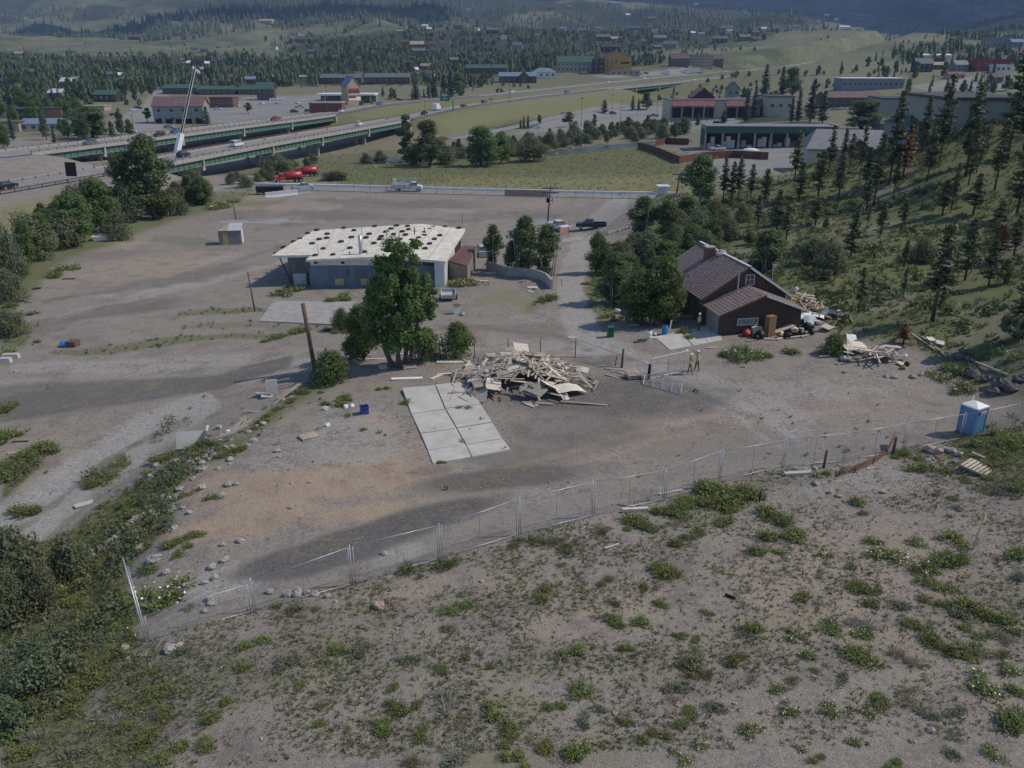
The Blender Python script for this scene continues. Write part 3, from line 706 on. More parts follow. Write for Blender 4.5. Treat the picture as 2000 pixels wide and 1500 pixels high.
STOCK={
 'aspen': [(*broadleaf(s,8,4.6,6500,.22,.10,24,.45,L_ASP,M_ABARK,st),8.0) for s,st in ((21,3),(22,2),(23,4))],
 'cotton': [(*broadleaf(s,10,6.2,8000,.25,.12,30,.4,L_COT),10.0) for s in (31,32,33)],
 'tall': [(*broadleaf(s,12,5.0,8000,.25,.12,30,.4,L_ASP),12.0) for s in (41,42)],
 'poplar': [(*broadleaf(51,12,3.2,3600,.27,.05,24,.35,L_ASP),12.0)],
 'willow': [(*broadleaf(s,4,5.0,5000,.17,.02,22,.25,L_WIL,M_BARK,6),4.0) for s in (61,62,63)],
 'thicket': [(*broadleaf(s,4,5.0,5500,.17,.02,24,.25,L_COT,M_BARK,6),4.0) for s in (64,65)],
 'pine': [(*conifer(s,11,w,L_PINE,lo,26,6,g),11.0) for s,w,lo,g in ((71,3.0,.26,.25),(72,2.3,.34,.35),(73,3.6,.2,.3),(74,2.7,.3,.45))],
 'spruce': [(*conifer(s,11,w,L_SPR,.08,30,7,.12),11.0) for s,w in ((81,3.8),(82,3.2))],
 'redpine': [(*conifer(s,11,3.2,L_RED,.25,24,6,.35),11.0) for s in (91,92)],
 'youngtree': [(*broadleaf(s,6,2.6,1400,.26,.25,12,.45,L_COT),6.0) for s in (95,96)],
}
def plant_tree(kind,px,py,top,wpx,label,name=None,cat='tree',group=None,var=None,rz=None):
 """stand a tree on the ground at a survey bearing; its height and spread follow from its apparent size"""
 s=STOCK[kind];tm,cm,H0=s[random.randrange(len(s)) if var is None else var % len(s)]
 p=at(px,py);zc=pixel_of(p)[2]
 b=(py - 750)/FOC
 h=(py - top)/FOC*zc/max(.6,CP - b*SP)
 xs=[v.co.x for v in cm.vertices[::40]] if False else None
 w0={'aspen': 4.6,'cotton': 6.2,'tall': 5.0,'poplar': 3.2,'willow': 5.0,'thicket': 5.0,'pine': 3.0,'spruce': 3.6,'redpine': 3.2,'youngtree': 2.6}[kind]
 w=wpx/FOC*zc if wpx else w0*h/H0
 r=thing(name or {'pine': 'pine_tree','spruce': 'spruce_tree','redpine': 'dead_pine_tree','aspen': 'aspen_tree','cotton': 'cottonwood_tree','tall': 'broadleaf_tree','poplar': 'poplar_tree','willow': 'willow_bush','thicket': 'leafy_bush','youngtree': 'young_tree'}[kind],label,cat,p,random.uniform(0,2*PI) if rz is None else rz,group)
 r.scale=(w/w0,w/w0,h/H0)
 b_=kind in ('willow','thicket');link('stem' if b_ else 'trunk',tm,r);link('foliage' if b_ else 'crown',cm,r)
 return r
# the big cottonwood in the yard
def hero_tree():
 p=at(782,716);s=pixel_of(p)[2]/FOC
 r=thing('cottonwood_tree','tallest broad green cottonwood standing beside the scrap wood pile','tree',p)
 rng=np.random.default_rng(5);mb=MB()
 cl=[]
 def lobe(px,py,rpx,n,dy=0):
  for _ in range(n):
   a=rng.uniform(0,2*PI);e=rng.uniform(-1,1);q=rpx*math.sqrt(rng.uniform(.1,1))*.8
   cl.append(((px - 782)*s+q*s*math.cos(a),dy+q*s*math.sin(a)*.9,(716 - py)*s/.93+rpx*s*.7*e,rpx*s*rng.uniform(.34,.58)))
 lobe(800,515,34,9);lobe(770,545,34,8,-.4);lobe(818,560,28,7,.3);lobe(790,590,50,16);lobe(825,615,26,8,.4);lobe(755,610,34,9,-.5)
 lobe(838,590,22,7,.2);lobe(745,585,26,8,.2);lobe(720,650,26,7,.1);lobe(800,645,44,13);lobe(830,668,20,6);lobe(730,625,26,7,.3);lobe(760,660,28,6,-.6)
 for k,(x,y) in enumerate(((-.45,0),(-.1,-.25),(.28,.15),(.55,-.1))):
  limb(mb,(x,y,-.4),(x*3.2,y*3,3.4+k*.3),.26 - k*.02,.14,rng,8,.05)
  limb(mb,(x*3.2,y*3,3.4+k*.3),(x*4.0+rng.normal(0,.3),y*3,7.6+rng.uniform(0,1.5)),.14,.03,rng,6,.06)
 for c in cl[::2]: limb(mb,(c[0]*.35,c[1]*.4,max(1.6,c[2] - 2.2)),c[:3],.07,.015,rng,5)
 mb.build('trunk',M_BARK,r,True)
 link('crown',crown_mesh('crown',cl,34000,.185,L_COT,6,low=.8),r)
 r2=plant_tree('cotton',708,705,598,84,'smaller dark cottonwood close beside the tallest cottonwood',var=1)
hero_tree()
for k,px,py,top,w,lab,cat in (
 ('thicket',648,746,690,92,'dense green thicket round the foot of the brown pole','bush'),
 ('thicket',896,697,634,76,'loose light green willow bush behind the scrap wood pile','bush'),
 ('thicket',668,645,605,44,'small leafy bush beside the pale concrete floor','bush'),
 ('thicket',835,705,645,62,'low leafy growth on the right foot of the tallest cottonwood','bush'),
 ('aspen',690,705,655,44,'thin dark sapling left of the tallest cottonwood','tree'),
 ('aspen',964,527,440,42,'narrow aspen standing alone by the lean-to shed','tree'),
 ('aspen',1025,533,424,66,'tall left aspen of the clump behind the curved wall','tree'),
 ('aspen',1068,538,440,66,'tall right aspen of the clump behind the curved wall','tree'),
 ('aspen',1000,530,470,40,'short aspen at the left end of the curved wall','tree'),
 ('cotton',1166,532,452,46,'slim tree on the verge where the dirt road bends','tree'),
 ('aspen',1200,590,494,74,'pale leafed aspen between the dirt road and the house','tree'),
 ('cotton',1252,632,528,92,'broad dark tree over the rubbish by the driveway','tree'),
 ('cotton',1298,632,508,84,'dark tree touching the left eave of the brown house','tree'),
 ('aspen',1230,560,500,60,'mid green aspen behind the driveway trees','tree'),
 ('aspen',1300,520,470,70,'aspen behind the upper left roof corner of the house','tree'),
 ('aspen',1255,470,384,66,'tall aspen at the foot of the hill nearest the dirt road','tree'),
 ('aspen',1300,462,392,60,'aspen on the lower hill beside the dark pickup','tree'),
 ('aspen',1364,400,303,74,'tallest aspen at the left end of the hill crest','tree'),
 ('aspen',1340,440,384,60,'round aspen below the tallest crest aspen','tree'),
 ('thicket',1395,470,430,56,'low aspen thicket half way up the hill','bush'),
 ('aspen',1498,540,450,92,'large aspen behind the ridge of the brown house','tree'),
 ('thicket',1350,478,440,60,'aspen thicket between the hill pines and the house','bush'),
 ('thicket',1628,690,655,64,'round green bush beside the lower rubbish heap','bush'),
 ('tall',303,428,262,92,'tallest broadleaf tree by the end of the bridge','tree'),
 ('tall',252,425,300,78,'second tall broadleaf tree by the end of the bridge','tree'),
 ('cotton',195,455,352,92,'wide green tree on the bank below the highway','tree'),
 ('cotton',150,478,382,104,'bushy dark tree over the parked boat by the bank','tree'),
 ('willow',62,505,425,100,'grey green willow at the left end of the tree belt','tree'),
 ('willow',20,545,448,80,'dark willow on the left border below the highway','tree'),
 ('cotton',396,400,344,48,'round dark tree beneath the bridge girder','tree'),
 ('willow',340,420,372,60,'low bush at the foot of the tallest bridge tree','bush'),
 ('willow',235,468,418,66,'green bush in front of the belt by the flat lot','bush'),
 ('willow',18,655,608,74,'rounded bush at the left edge of the flat lot','bush'),
 ('willow',20,590,530,66,'grey twiggy bush on the left edge of the flat lot','bush'),
 ('poplar',795,318,222,36,'narrow poplar in front of the bridge abutment','tree'),
 ('tall',838,326,236,62,'tall loose tree beside the narrow poplar','tree'),
 ('cotton',812,322,280,50,'short tree under the narrow poplar','tree'),
 ('cotton',940,325,250,78,'large round tree on the meadow edge','tree'),
 ('cotton',978,320,262,48,'right shoulder of the meadow trees, smaller crown','tree'),
 ('willow',1040,316,268,74,'grey green bush by the river on the meadow','bush'),
 ('willow',540,340,302,70,'grey bare willow under the bridge deck','bush'),
 ('willow',870,320,285,60,'willow thicket between the meadow trees','bush'),
 ('willow',655,352,335,70,'low dark green shrub on the meadow by the red trucks','bush'),
 ('willow',715,320,300,26,'small grey shrub on the rubble bank','bush'),
 ('willow',742,315,295,30,'small green shrub on the rubble bank','bush'),
 ('cotton',1335,262,228,30,'tree at the corner of the long open storage building','tree'),
 ('tall',1262,214,180,24,'tallest tree on the island of the parking lot','tree'),
 ('spruce',1235,216,187,12,'left slim conifer on the island of the parking lot','tree'),
 ('spruce',1247,215,192,8,'thinnest conifer on the island of the parking lot','tree'),
 ('spruce',1181,221,195,17,'blue green conifer at the top edge of the parking lot','tree'),
 ('youngtree',1111,248,218,27,'wide young tree on the lower left of the parking lot','tree'),
 ('youngtree',1124,247,236,12,'small dark bush beside the wide parking lot tree','tree'),
 ('youngtree',1160,258,222,15,'dark slender tree on the lower edge of the parking lot','tree'),
 ('youngtree',1226,260,228,17,'pale slender tree at the middle of the lot edge','tree'),
 ('youngtree',1265,254,224,16,'thin twisted tree on the lot edge','tree'),
 ('spruce',1017,252,234,8,'left of the three small conifers by the white pickup','tree'),
 ('spruce',1023,251,226,8,'middle of the three small conifers by the white pickup','tree'),
 ('spruce',1031,250,225,9,'right of the three small conifers by the white pickup','tree'),
 ('youngtree',1054,246,224,12,'thin tree just right of the white pickup','tree'),
 ('spruce',1362,246,222,14,'small conifer left of the red roofed shops','tree'),
 ('spruce',1412,242,216,20,'broad low conifer before the red roofed shops','tree'),
 ('spruce',1456,240,178,18,'tall conifer before the red roofed shops','tree'),
 ('spruce',1471,232,166,18,'taller conifer at the right end of the red roofed shops','tree'),
 ('spruce',1492,188,126,22,'conifer beside the upper lot above the shops','tree'),
 ('youngtree',1382,165,152,10,'lone small tree on the highway verge','tree'),
 ('tall',1685,255,196,90,'large round willow between the long grey buildings','tree'),
 ('tall',1545,190,132,40,'leafy tree behind the end of the cream building','tree'),
 ('spruce',1526,190,130,24,'dark conifer left of the leafy tree by the cream building','tree'),
 ('spruce',1545,240,190,16,'small conifer in front of the cream building','tree'),
 ('spruce',1558,240,175,20,'middle conifer in front of the cream building','tree'),
 ('spruce',1582,238,155,30,'tallest conifer in front of the cream building','tree'),
 ('spruce',1606,240,178,26,'right conifer in front of the cream building','tree'),
 ('tall',180,272,206,74,'large broad tree beside the blue roofed shop','tree'),
 ('youngtree',290,240,210,18,'slim tree on the street by the grey block','tree'),
 ('spruce',404,245,208,20,'conifer at the right corner of the grey block','tree'),
 ('youngtree',486,222,200,18,'round small tree by the drive to the shops','tree'),
 ('spruce',882,190,136,24,'tallest spruce behind the green road sign','tree'),
 ('spruce',868,190,146,20,'second spruce behind the green road sign','tree'),
 ('spruce',812,195,164,26,'blue spruce left of the green road sign','tree'),
 ('spruce',848,190,152,22,'spruce directly over the green road sign','tree'),
 ('tall',895,182,142,30,'leafy tree right of the spruces by the road sign','tree'),
 ('spruce',748,188,170,10,'little conifer in the lot below the long grey lodge','tree'),
 ('spruce',85,262,226,16,'conifer before the blue roofed shop','tree'),
): plant_tree(k,px,py,top,w,lab,cat=cat)
# hillside pines, one by one
for k,px,py,top,w,lab in (
 ('pine',1412,392,310,26,'left pine of the crest group above the white road'),
 ('pine',1428,390,316,24,'second pine of the crest group above the white road'),
 ('pine',1442,388,308,28,'middle pine of the crest group above the white road'),
 ('pine',1466,386,322,26,'right pine of the crest group above the white road'),
 ('pine',1494,392,330,30,'short bushy pine right of the crest group'),
 ('pine',1552,352,258,28,'slim pine in front of the grey roofed building gable'),
 ('pine',1598,382,296,36,'bushy pine before the white wall of the grey roofed building'),
 ('pine',1636,398,302,40,'dark pine under the brown gable of the grey roofed building'),
 ('pine',1560,392,318,34,'pine left below the white wall of the grey roofed building'),
 ('pine',1678,352,236,20,'very thin tall pine rising over the grey roof'),
 ('pine',1706,402,264,40,'full dark pine in the middle of the hill crest'),
 ('pine',1736,362,184,44,'tall green pine behind the brown dying pine'),
 ('redpine',1762,352,246,46,'brown dying pine beside the grey roof'),
 ('pine',1776,322,232,24,'slim pine just right of the brown dying pine'),
 ('pine',1810,356,236,34,'pine with a long bare lower trunk on the crest'),
 ('pine',1833,322,150,46,'tall pine in front of the long dark building'),
 ('pine',1885,345,168,56,'dense tall pine with the thick trunk on the right slope'),
 ('pine',1912,320,240,36,'mid green pine right of the dense tall pine'),
 ('pine',1942,372,238,44,'pine low between the two great right pines'),
 ('pine',1966,312,108,74,'greatest pine at the upper right corner'),
 ('pine',1998,300,150,60,'pine cut by the right border below the corner pine'),
 ('pine',1985,420,286,54,'dark pine on the right border half way up the slope'),
 ('pine',1800,300,190,30,'thin pine between the two tall crest pines'),
 ('pine',1660,330,262,24,'short pine partly over the grey roof'),
 ('pine',1516,455,372,40,'pine standing alone on the lower left slope'),
 ('pine',1535,470,402,34,'smaller pine beside the lone lower left pine'),
 ('pine',1592,440,388,34,'low pine on open grass in the middle of the slope'),
 ('pine',1692,412,352,34,'pine beneath the full dark crest pine'),
 ('pine',1719,458,400,34,'small leaning pine on the bright grass'),
 ('pine',1660,508,412,36,'dark narrow pine left of the bright grass'),
 ('pine',1676,612,524,34,'thin airy pine near the lumber heap'),
 ('pine',1820,628,446,78,'nearest large pine with a curved trunk and long shadow'),
 ('pine',1884,548,428,46,'pine behind the nearest large pine'),
 ('redpine',1950,512,440,56,'red dead pine on the right slope'),
 ('pine',1978,508,420,40,'pine right of the red dead pine'),
 ('pine',1994,660,515,80,'broad dark pine cut by the right border'),
 ('pine',1930,560,470,40,'young pine under the red dead pine'),
 ('pine',1765,520,470,26,'sapling pine on the bright grass'),
 ('pine',1900,420,340,44,'pine below the dense tall pine on the right slope'),
 ('pine',1945,470,392,40,'pine above the red dead pine'),
 ('pine',1840,420,352,36,'pine in the gap under the tall crest pine'),
 ('pine',1765,440,388,30,'small pine right of the small leaning pine'),
 ('pine',1480,440,382,30,'short pine on the slope left of the lone pine'),
 ('redpine',1764,672,632,40,'toppled red pine top by the earth bank'),
): plant_tree(k,px,py,top,w,lab)
# trees among the town, the river willows
def scatter_trees(poly_,n,kinds,size,label,group,gap=5.0):
 xs=[q[0] for q in poly_];ys=[q[1] for q in poly_];made=[];tries=0
 while len(made)<n and tries<n*40:
  tries += 1
  x=random.uniform(min(xs),max(xs));y=random.uniform(min(ys),max(ys))
  if not inside(np.array([x]),np.array([y]),poly_)[0]: continue
  p=at(x,y)
  if zone_at('lot',p.x,p.y)>.4 or any((p - q).length<gap for q in made): continue
  if min(np.hypot(hn[:,0] - p.x,hn[:,1] - p.y).min(),np.hypot(hf[:,0] - p.x,hf[:,1] - p.y).min())<14: continue
  if blocked(p): continue
  if any(a<x<b and p.y<zb and y - 14<yv and random.random()<.85 for a,b,yv,zb in SEEN): continue
  made.append(p);k=random.choice(kinds);h=random.uniform(*size)
  tm,cm,H0=random.choice(STOCK[k]);nm={'spruce': 'spruce_tree','cotton': 'broadleaf_tree','tall': 'broadleaf_tree','willow': 'willow_bush','aspen': 'aspen_tree','pine': 'pine_tree'}[k]
  r=thing(nm,label[k] if isinstance(label,dict) else label,'bush' if k=='willow' else 'tree',p,random.uniform(0,6.28),group)
  q=h/H0;w_=q*random.uniform(.85,1.2);r.scale=(w_,w_,q)
  link('trunk' if k != 'willow' else 'stem',tm,r);link('crown' if k != 'willow' else 'foliage',cm,r)
NO_TREE=[]
def blocked(p): return any((p.x - x) ** 2+(p.y - y) ** 2<r*r for x,y,r in NO_TREE)
# shrubs: every one that shows, with a label that finds it
SPOTS=[('the wooden survey stake',1903,1060),('the portable toilet',1895,835),('the bent rusty gate',1700,905),('the heap of boulders',1830,885),('the concrete slab pad',905,850),('the blue bin',712,800),
  ('the leaning fence corner post',270,1190),('the rusty steel post',1608,895),('the black fallen branch',1426,1167),('the grey old pallet',1908,917),('the big pink stone',740,1185),('the pallet lying alone on the dirt',603,853),
  ('the tilted concrete blocks',380,860),('the broken timber bundle',460,845),('the stone row on the bank',230,1050),('the pale fence log',1240,998),('the flat white rock slab',420,968),('the brown cut off pole',612,715),
  ('the black debris bag',1212,1064)]
COLW={'g': 'green brush','y': 'yellow flowering brush','w': 'white flowering plant','d': 'dead grey brush','s': 'grey sage bush','t': 'dry straw tuft','k': 'green grass tuft'}
NAMEW={'g': 'green_shrub','y': 'flowering_shrub','w': 'flower_plant','d': 'dead_shrub','s': 'sage_shrub','t': 'dry_tuft','k': 'grass_tuft'}
ORD=['first','second','third','fourth','fifth','sixth','seventh','eighth','ninth','tenth','eleventh','twelfth','thirteenth','fourteenth','fifteenth','sixteenth']
NUMW=['','one','two','three','four','five','six','seven','eight','nine','ten','eleven','twelve','thirteen','fourteen','fifteen','sixteen']
PENDING=[];PENDING_ROCKS=[]
def where(px,py):
 best=min(SPOTS,key=lambda q: math.hypot(q[1] - px,(q[2] - py)*1.5));dd=math.hypot(best[1] - px,(best[2] - py)*1.5)
 if dd<150: return ('beside ' if dd<60 else 'near ')+best[0]
 fl=np.interp(px,[q[0] for q in FENCE_PX],[q[1] for q in FENCE_PX])
 if px<480 and py>1150: return 'on the slope below the fence corner' if py<1360 else 'in the lower left corner'
 if px<430: return 'on the bank beside the lower road'
 if abs(py - fl)<40: return 'along the mesh fence'
 if py>fl:
  a='in the top rows' if py - fl<130 else ('low' if py>1370 else 'half way down')
  s='left' if px<900 else ('middle' if px<1400 else 'right')
  return {'in the top rows': f'just below the fence on the {s} slope','half way down': f'half way down the {s} slope','low': f'low on the {s} slope at the bottom edge'}[a]
 return 'on the bare dirt of the yard'
def settle_labels():
 for o,base,px,py,noun in PENDING: o['label']=base
def shrub(kind,px,py,wpx,var=None,tall=1.0):
 p=at(px,py);w=wpx/FOC*pixel_of(p)[2]
 fol,fl=random.choice(BUSHES[kind]) if var is None else BUSHES[kind][var]
 size='tiny' if w<.6 else 'small' if w<.95 else 'medium' if w<1.5 else 'large'
 r=thing(NAMEW[kind],None,'shrub' if kind in 'gyds' else 'plant',p,random.uniform(0,6.28),'shrubs and tufts on the dry ground')
 q=w/1.32;r.scale=(q*random.uniform(.85,1.12),q*random.uniform(.8,1.0),q*tall*random.uniform(.7,1.15))
 link('foliage',fol,r)
 if fl: link('blossom',fl,r)
 PENDING.append((r,f'{size} {COLW[kind]} {where(px, py)}',px,py,kind))
 return r
for t in """g 190 1330 58|g 310 1350 48|g 330 1392 44|g 412 1402 50|y 438 1372 40|g 400 1462 44|g 280 1445 66|g 245 1420 40|s 350 1275 44|g 476 1308 32|g 492 1255 48|w 320 1172 84|w 255 1245 36|w 262 1397 34|w 176 1428 34|d 130 1205 60|d 172 1268 52|d 78 1445 74|d 212 1392 48|d 236 1412 50|d 60 1300 60|y 130 1165 66|y 150 1180 40|s 110 1215 50|g 95 1330 70|g 60 1390 60|g 140 1375 60|g 20 1440 80|s 120 1300 50|g 40 1480 70|s 160 1470 60|g 340 1475 60|d 390 1470 40
g 285 965 44|g 255 985 36|y 262 990 44|g 320 900 40|g 345 888 36|g 300 930 40|g 280 1000 40|g 240 1020 44|w 368 966 32|w 415 969 30|w 345 950 22|w 320 1012 30|w 205 985 26|w 345 1060 30|g 385 1042 32|g 372 1052 26|g 365 1068 26|g 345 1086 30|g 330 1068 30|g 310 1010 40|g 380 880 36|g 400 872 30|s 230 1040 40|g 210 1062 50|g 180 1090 50|g 280 1075 40|y 205 1105 40|g 330 1175 40|w 372 1186 30|g 290 1120 36|g 60 1000 60|g 270 1040 36
g 633 1292 20|g 766 1342 28|k 862 1366 46|d 868 1376 62|g 812 1377 28|g 766 1392 46|g 627 1417 30|y 966 1396 52|g 900 1192 48|s 870 1228 44|g 990 1468 40|s 880 1492 50|k 568 1196 50|k 540 1185 40|k 620 1188 26|k 800 1120 52|k 858 1108 56|k 1000 1066 38|g 910 1285 26|g 870 1308 28|g 960 1305 22|s 800 1290 40|s 700 1275 50|g 660 1275 40|s 560 1300 50|g 590 1340 30|t 630 1380 30|t 720 1420 40|g 745 1430 50|g 825 1440 40|d 890 1470 60|d 930 1460 46|g 985 1430 40|t 800 1495 60
g 1067 1163 46|g 1178 1137 32|g 1302 1124 60|g 1255 1148 26|s 1202 1178 24|g 1282 1178 30|g 1190 1212 42|g 1206 1225 30|g 1246 1218 38|t 1166 1203 20|g 1220 1270 32|y 1122 1272 50|s 1105 1278 36|g 1128 1355 62|g 1088 1385 36|g 1340 1300 60|s 1350 1308 70|t 1382 1318 42|g 1436 1296 44|y 1482 1232 44|s 1462 1238 36|g 1386 1198 24|t 1456 1328 42|t 1312 1360 46|g 1356 1392 32|g 1332 1418 36|g 1270 1442 38|g 1298 1440 28|g 1222 1413 24|s 1176 1388 34|y 1062 1470 44|y 1112 1480 62|y 1010 1484 54|w 1340 1484 38|w 1366 1458 32|w 1462 1430 36|w 1320 1470 26|s 1140 1420 40|g 1325 1242 32|g 1355 1250 20|s 1330 1340 50|t 1345 1330 40|s 1400 1380 44|g 1295 1185 22|d 1090 1490 50
g 1570 1172 46|t 1598 1176 36|g 1686 1146 52|g 1814 1146 40|w 1852 1152 30|y 1892 1192 66|s 1862 1200 50|g 1820 1180 40|g 1786 1218 42|d 1690 1222 70|w 1688 1240 36|g 1615 1228 44|g 1690 1282 62|t 1770 1286 54|g 1822 1252 46|y 1815 1248 30|g 1866 1270 70|g 1885 1275 50|w 1910 1350 68|w 1976 1310 52|g 1972 1412 78|g 1990 1352 44|g 1712 1370 46|t 1780 1344 50|t 1800 1376 60|s 1826 1404 44|w 1535 1392 40|w 1626 1392 44|w 1700 1400 30|t 1697 1436 26|w 1673 1452 34|g 1962 1210 50|w 1990 1236 40|t 1942 1248 60|t 1960 1280 50|g 1900 1235 40|w 1850 1180 30|s 1760 1190 40|g 1705 1185 36|w 1575 1280 30|g 1590 1312 24|w 1560 1240 40|w 1520 1350 30|g 1600 1485 30|t 1830 1415 36|s 1880 1390 40|w 1940 1475 40|s 1860 1475 40|g 1750 1500 40|s 1870 1440 34|w 1565 1470 26|t 1545 1330 40|s 1650 1320 36
g 1540 1036 58|g 1502 1006 60|g 1520 1015 46|g 1556 1052 60|g 1680 984 40|g 1686 1002 22|g 1862 974 24|s 1872 996 22|g 1826 966 20|y 1858 1056 62|g 1842 1092 62|g 1862 1090 50|w 1718 1078 66|w 1742 1088 44|w 1700 1060 40|w 1790 1062 36|w 1800 1118 52|g 1808 1112 40|w 1530 1078 34|w 1610 1086 26|w 1665 1110 34|g 1988 950 52|s 1955 960 34|s 1910 925 30|g 1882 940 26|g 1800 915 50|g 1780 895 40|g 1850 920 40|g 1925 935 34|g 1990 1090 60|s 1990 1130 40|g 1750 890 34|g 1612 925 24|w 1595 930 24|g 1940 905 44|y 1950 890 50|w 1960 850 40|g 1975 870 60|y 1985 855 50|g 1915 870 50|w 1915 850 24|g 1945 850 44
g 1382 965 72|g 1420 978 70|g 1448 972 80|g 1350 988 60|g 1328 1000 50|g 1290 1004 42|g 1400 995 60|g 1500 1048 60|g 1478 1076 50|g 1408 1018 42|g 1362 1042 30|g 1322 1062 36|g 1240 1024 50|g 1270 1030 40|k 1100 1074 48|k 1060 1062 60|k 1120 1062 40|g 1292 1108 34|g 1098 1104 18|k 1005 1060 36|g 1358 1050 26|s 1345 1050 24|t 1180 1040 40|g 1225 1030 30|s 1490 975 24
g 662 788 40|g 678 780 26|g 640 790 24|g 712 840 16|g 790 788 24|g 905 798 24|g 905 862 18|g 860 905 16|g 746 760 20|g 625 768 16|g 678 812 16|g 522 812 30|g 545 800 26|g 510 825 30|g 495 838 26|g 570 785 26|g 590 770 26|g 470 880 30|g 440 890 30|k 1440 690 50|k 1410 693 40|w 1450 698 60|w 1480 694 50|g 1070 585 44|g 580 648 36|g 635 646 24|g 540 658 42|g 522 665 30|g 665 650 30|g 1330 650 30|g 1210 625 26|g 1185 618 30|w 1160 575 26|w 1190 505 50|w 1215 500 60|y 1245 492 50|w 1225 515 40|w 1240 505 40|w 1185 525 30|w 1150 555 26|g 1350 660 24|w 118 527 44|w 105 540 44|w 135 522 30|w 15 690 40|y 75 668 22|y 12 600 30|w 50 615 36|w 340 412 40|w 380 398 36|w 430 400 30|w 455 395 26|w 420 408 40|w 575 570 40|w 555 575 40|g 670 585 40|g 650 588 36|w 900 558 40|w 880 553 34|g 912 550 24|w 1955 690 44|w 1985 700 40|w 1880 760 60|w 1840 740 50|g 1920 700 40|g 1870 720 50|g 1540 690 40|g 30 915 60|g 60 895 60|w 75 880 40|g 10 935 60|g 85 880 50|w 28 850 36|g 5 860 60|g 180 950 36|g 200 940 36|g 12 800 40""".replace('\n','|').split('|'):
 a=t.split();shrub(a[0],float(a[1]),float(a[2]),float(a[3]))
for px,py,top,w,lab in (
 (50,1165,1040,130,'big feathery willow bush on the bank at the left border'),(140,1130,1055,90,'feathery willow bush beside the stone row on the bank'),(25,1215,1120,100,'dark willow bush on the left border above the juniper'),
 (95,1190,1120,76,'willow bush between the left border and the yellow brush'),(10,1110,1040,90,'pale willow bush on the border above the dark one')):
 plant_tree('willow',px,py,top,w,lab,name='willow_bush',cat='bush')
JUN=leaf_mat('juniper_leaf',(.095,.118,.058),(.038,.052,.030),1.5,.12)
def juniper(px,py,wpx,hpx,lab,seed):
 rng=np.random.default_rng(seed);p=at(px,py);w=wpx/FOC*pixel_of(p)[2];h=hpx/FOC*pixel_of(p)[2]
 r=thing('juniper_bush',lab,'bush',p);cl=[]
 for i in range(26):
  a=rng.uniform(0,6.28);q=math.sqrt(rng.uniform(0,1))*w*.42
  cl.append((q*math.cos(a),q*math.sin(a),h*rng.uniform(.15,.62),w*rng.uniform(.08,.15)))
 mb=MB()
 for c in cl[::2]: limb(mb,(0,0,-.1),c[:3],.05,.01,rng,5)
 mb.build('stem',M_PBARK,r);link('foliage',crown_mesh('foliage',cl,5200,.085,JUN,seed,.9),r)
juniper(45,1345,160,120,'spreading blue green juniper on the left border of the slope',3)
juniper(20,1420,110,80,'lower juniper in the left corner under the spreading one',4)
juniper(1985,660,60,60,'dark low juniper under the border pine',5)
juniper(1545,500,60,34,'low dark scrub on the open slope above the house',6)
juniper(1600,545,50,30,'low dark scrub right of the house roof',7)
settle_labels()
# ground cover nobody could count
def leafy_clump(n,rad,size,rng):
 d_=unit(rng.normal(0,1,(n,3)));d_[:,2]=np.abs(d_[:,2]);r=rng.uniform(.5,1.05,n)[:,None]*(1+.3*np.sin(d_[:,:1]*6)*np.cos(d_[:,1:2]*7))
 C=d_*r*(rad,rad,.85)+(0,0,.1);V,Q=leaf_quads(C,d_+(0,0,.4),size,rng,1.9);return V,np.concatenate((Q[:,[0,1,2]],Q[:,[0,2,3]]))
def cover(name,n,area,dens,hh,width,nb,m,seed,spread=1.0,rad=.12,leaf=0):
 """n tufts of nb blades thrown over world box area=(x0,x1,y0,y1), kept where dens(X,Y) allows"""
 rng=np.random.default_rng(seed);VV=[];FF=[];o=0
 x0,x1,y0,y1=area
 X=rng.uniform(x0,x1,n);Y=rng.uniform(y0,y1,n);Z=ground(X,Y)
 k=rng.uniform(0,1,n)<dens(X,Y,Z);X,Y,Z=X[k],Y[k],Z[k];n=len(X)
 protos=[leafy_clump(nb,rad,width,rng) if leaf else blades(nb,rad,1.0,width,rng,spread,.6,.3)[:2] for _ in range(5)]
 pk=rng.integers(0,5,n);S=rng.uniform(hh[0],hh[1],n);A=rng.uniform(0,6.28,n)
 for j,(PV,PF) in enumerate(protos):
  s=pk==j
  if not s.any(): continue
  c,si=np.cos(A[s])[:,None],np.sin(A[s])[:,None];q=S[s][:,None]
  vx=(PV[None,:,0]*c - PV[None,:,1]*si)*q+X[s][:,None];vy=(PV[None,:,0]*si+PV[None,:,1]*c)*q+Y[s][:,None]
  vz=PV[None,:,2]*q+Z[s][:,None]
  VV.append(np.stack((vx,vy,vz),-1).reshape(-1,3));m_=int(s.sum())
  FF.append((PF[None]+(np.arange(m_)*len(PV))[:,None,None]+o).reshape(-1,3));o += m_*len(PV)
 V=np.concatenate(VV);g=4 if leaf else 5;tone=np.repeat(rng.uniform(0,1,len(V) // g),g)
 ob=link(name,mesh_np(name,V,np.concatenate(FF),m,{'leafy': tone}));ob['kind']='stuff';return ob
def zlook(ch,X,Y):
 r=np.clip(np.interp(Y,ROWS,_lr),0,len(ROWS) - 1).astype(int);c=np.clip((X/np.maximum(ROWS[r],25.0)+1.2)/2.4*(NU - 1),0,NU - 1).astype(int)
 return ZONE[ch][r*NU+c]
def fence_side(X,Y,Z):
 px,py,_=pixel_of(np.stack((X,Y,Z),-1));return py - np.interp(px,[q[0] for q in FENCE_PX],[q[1] for q in FENCE_PX]),px,py
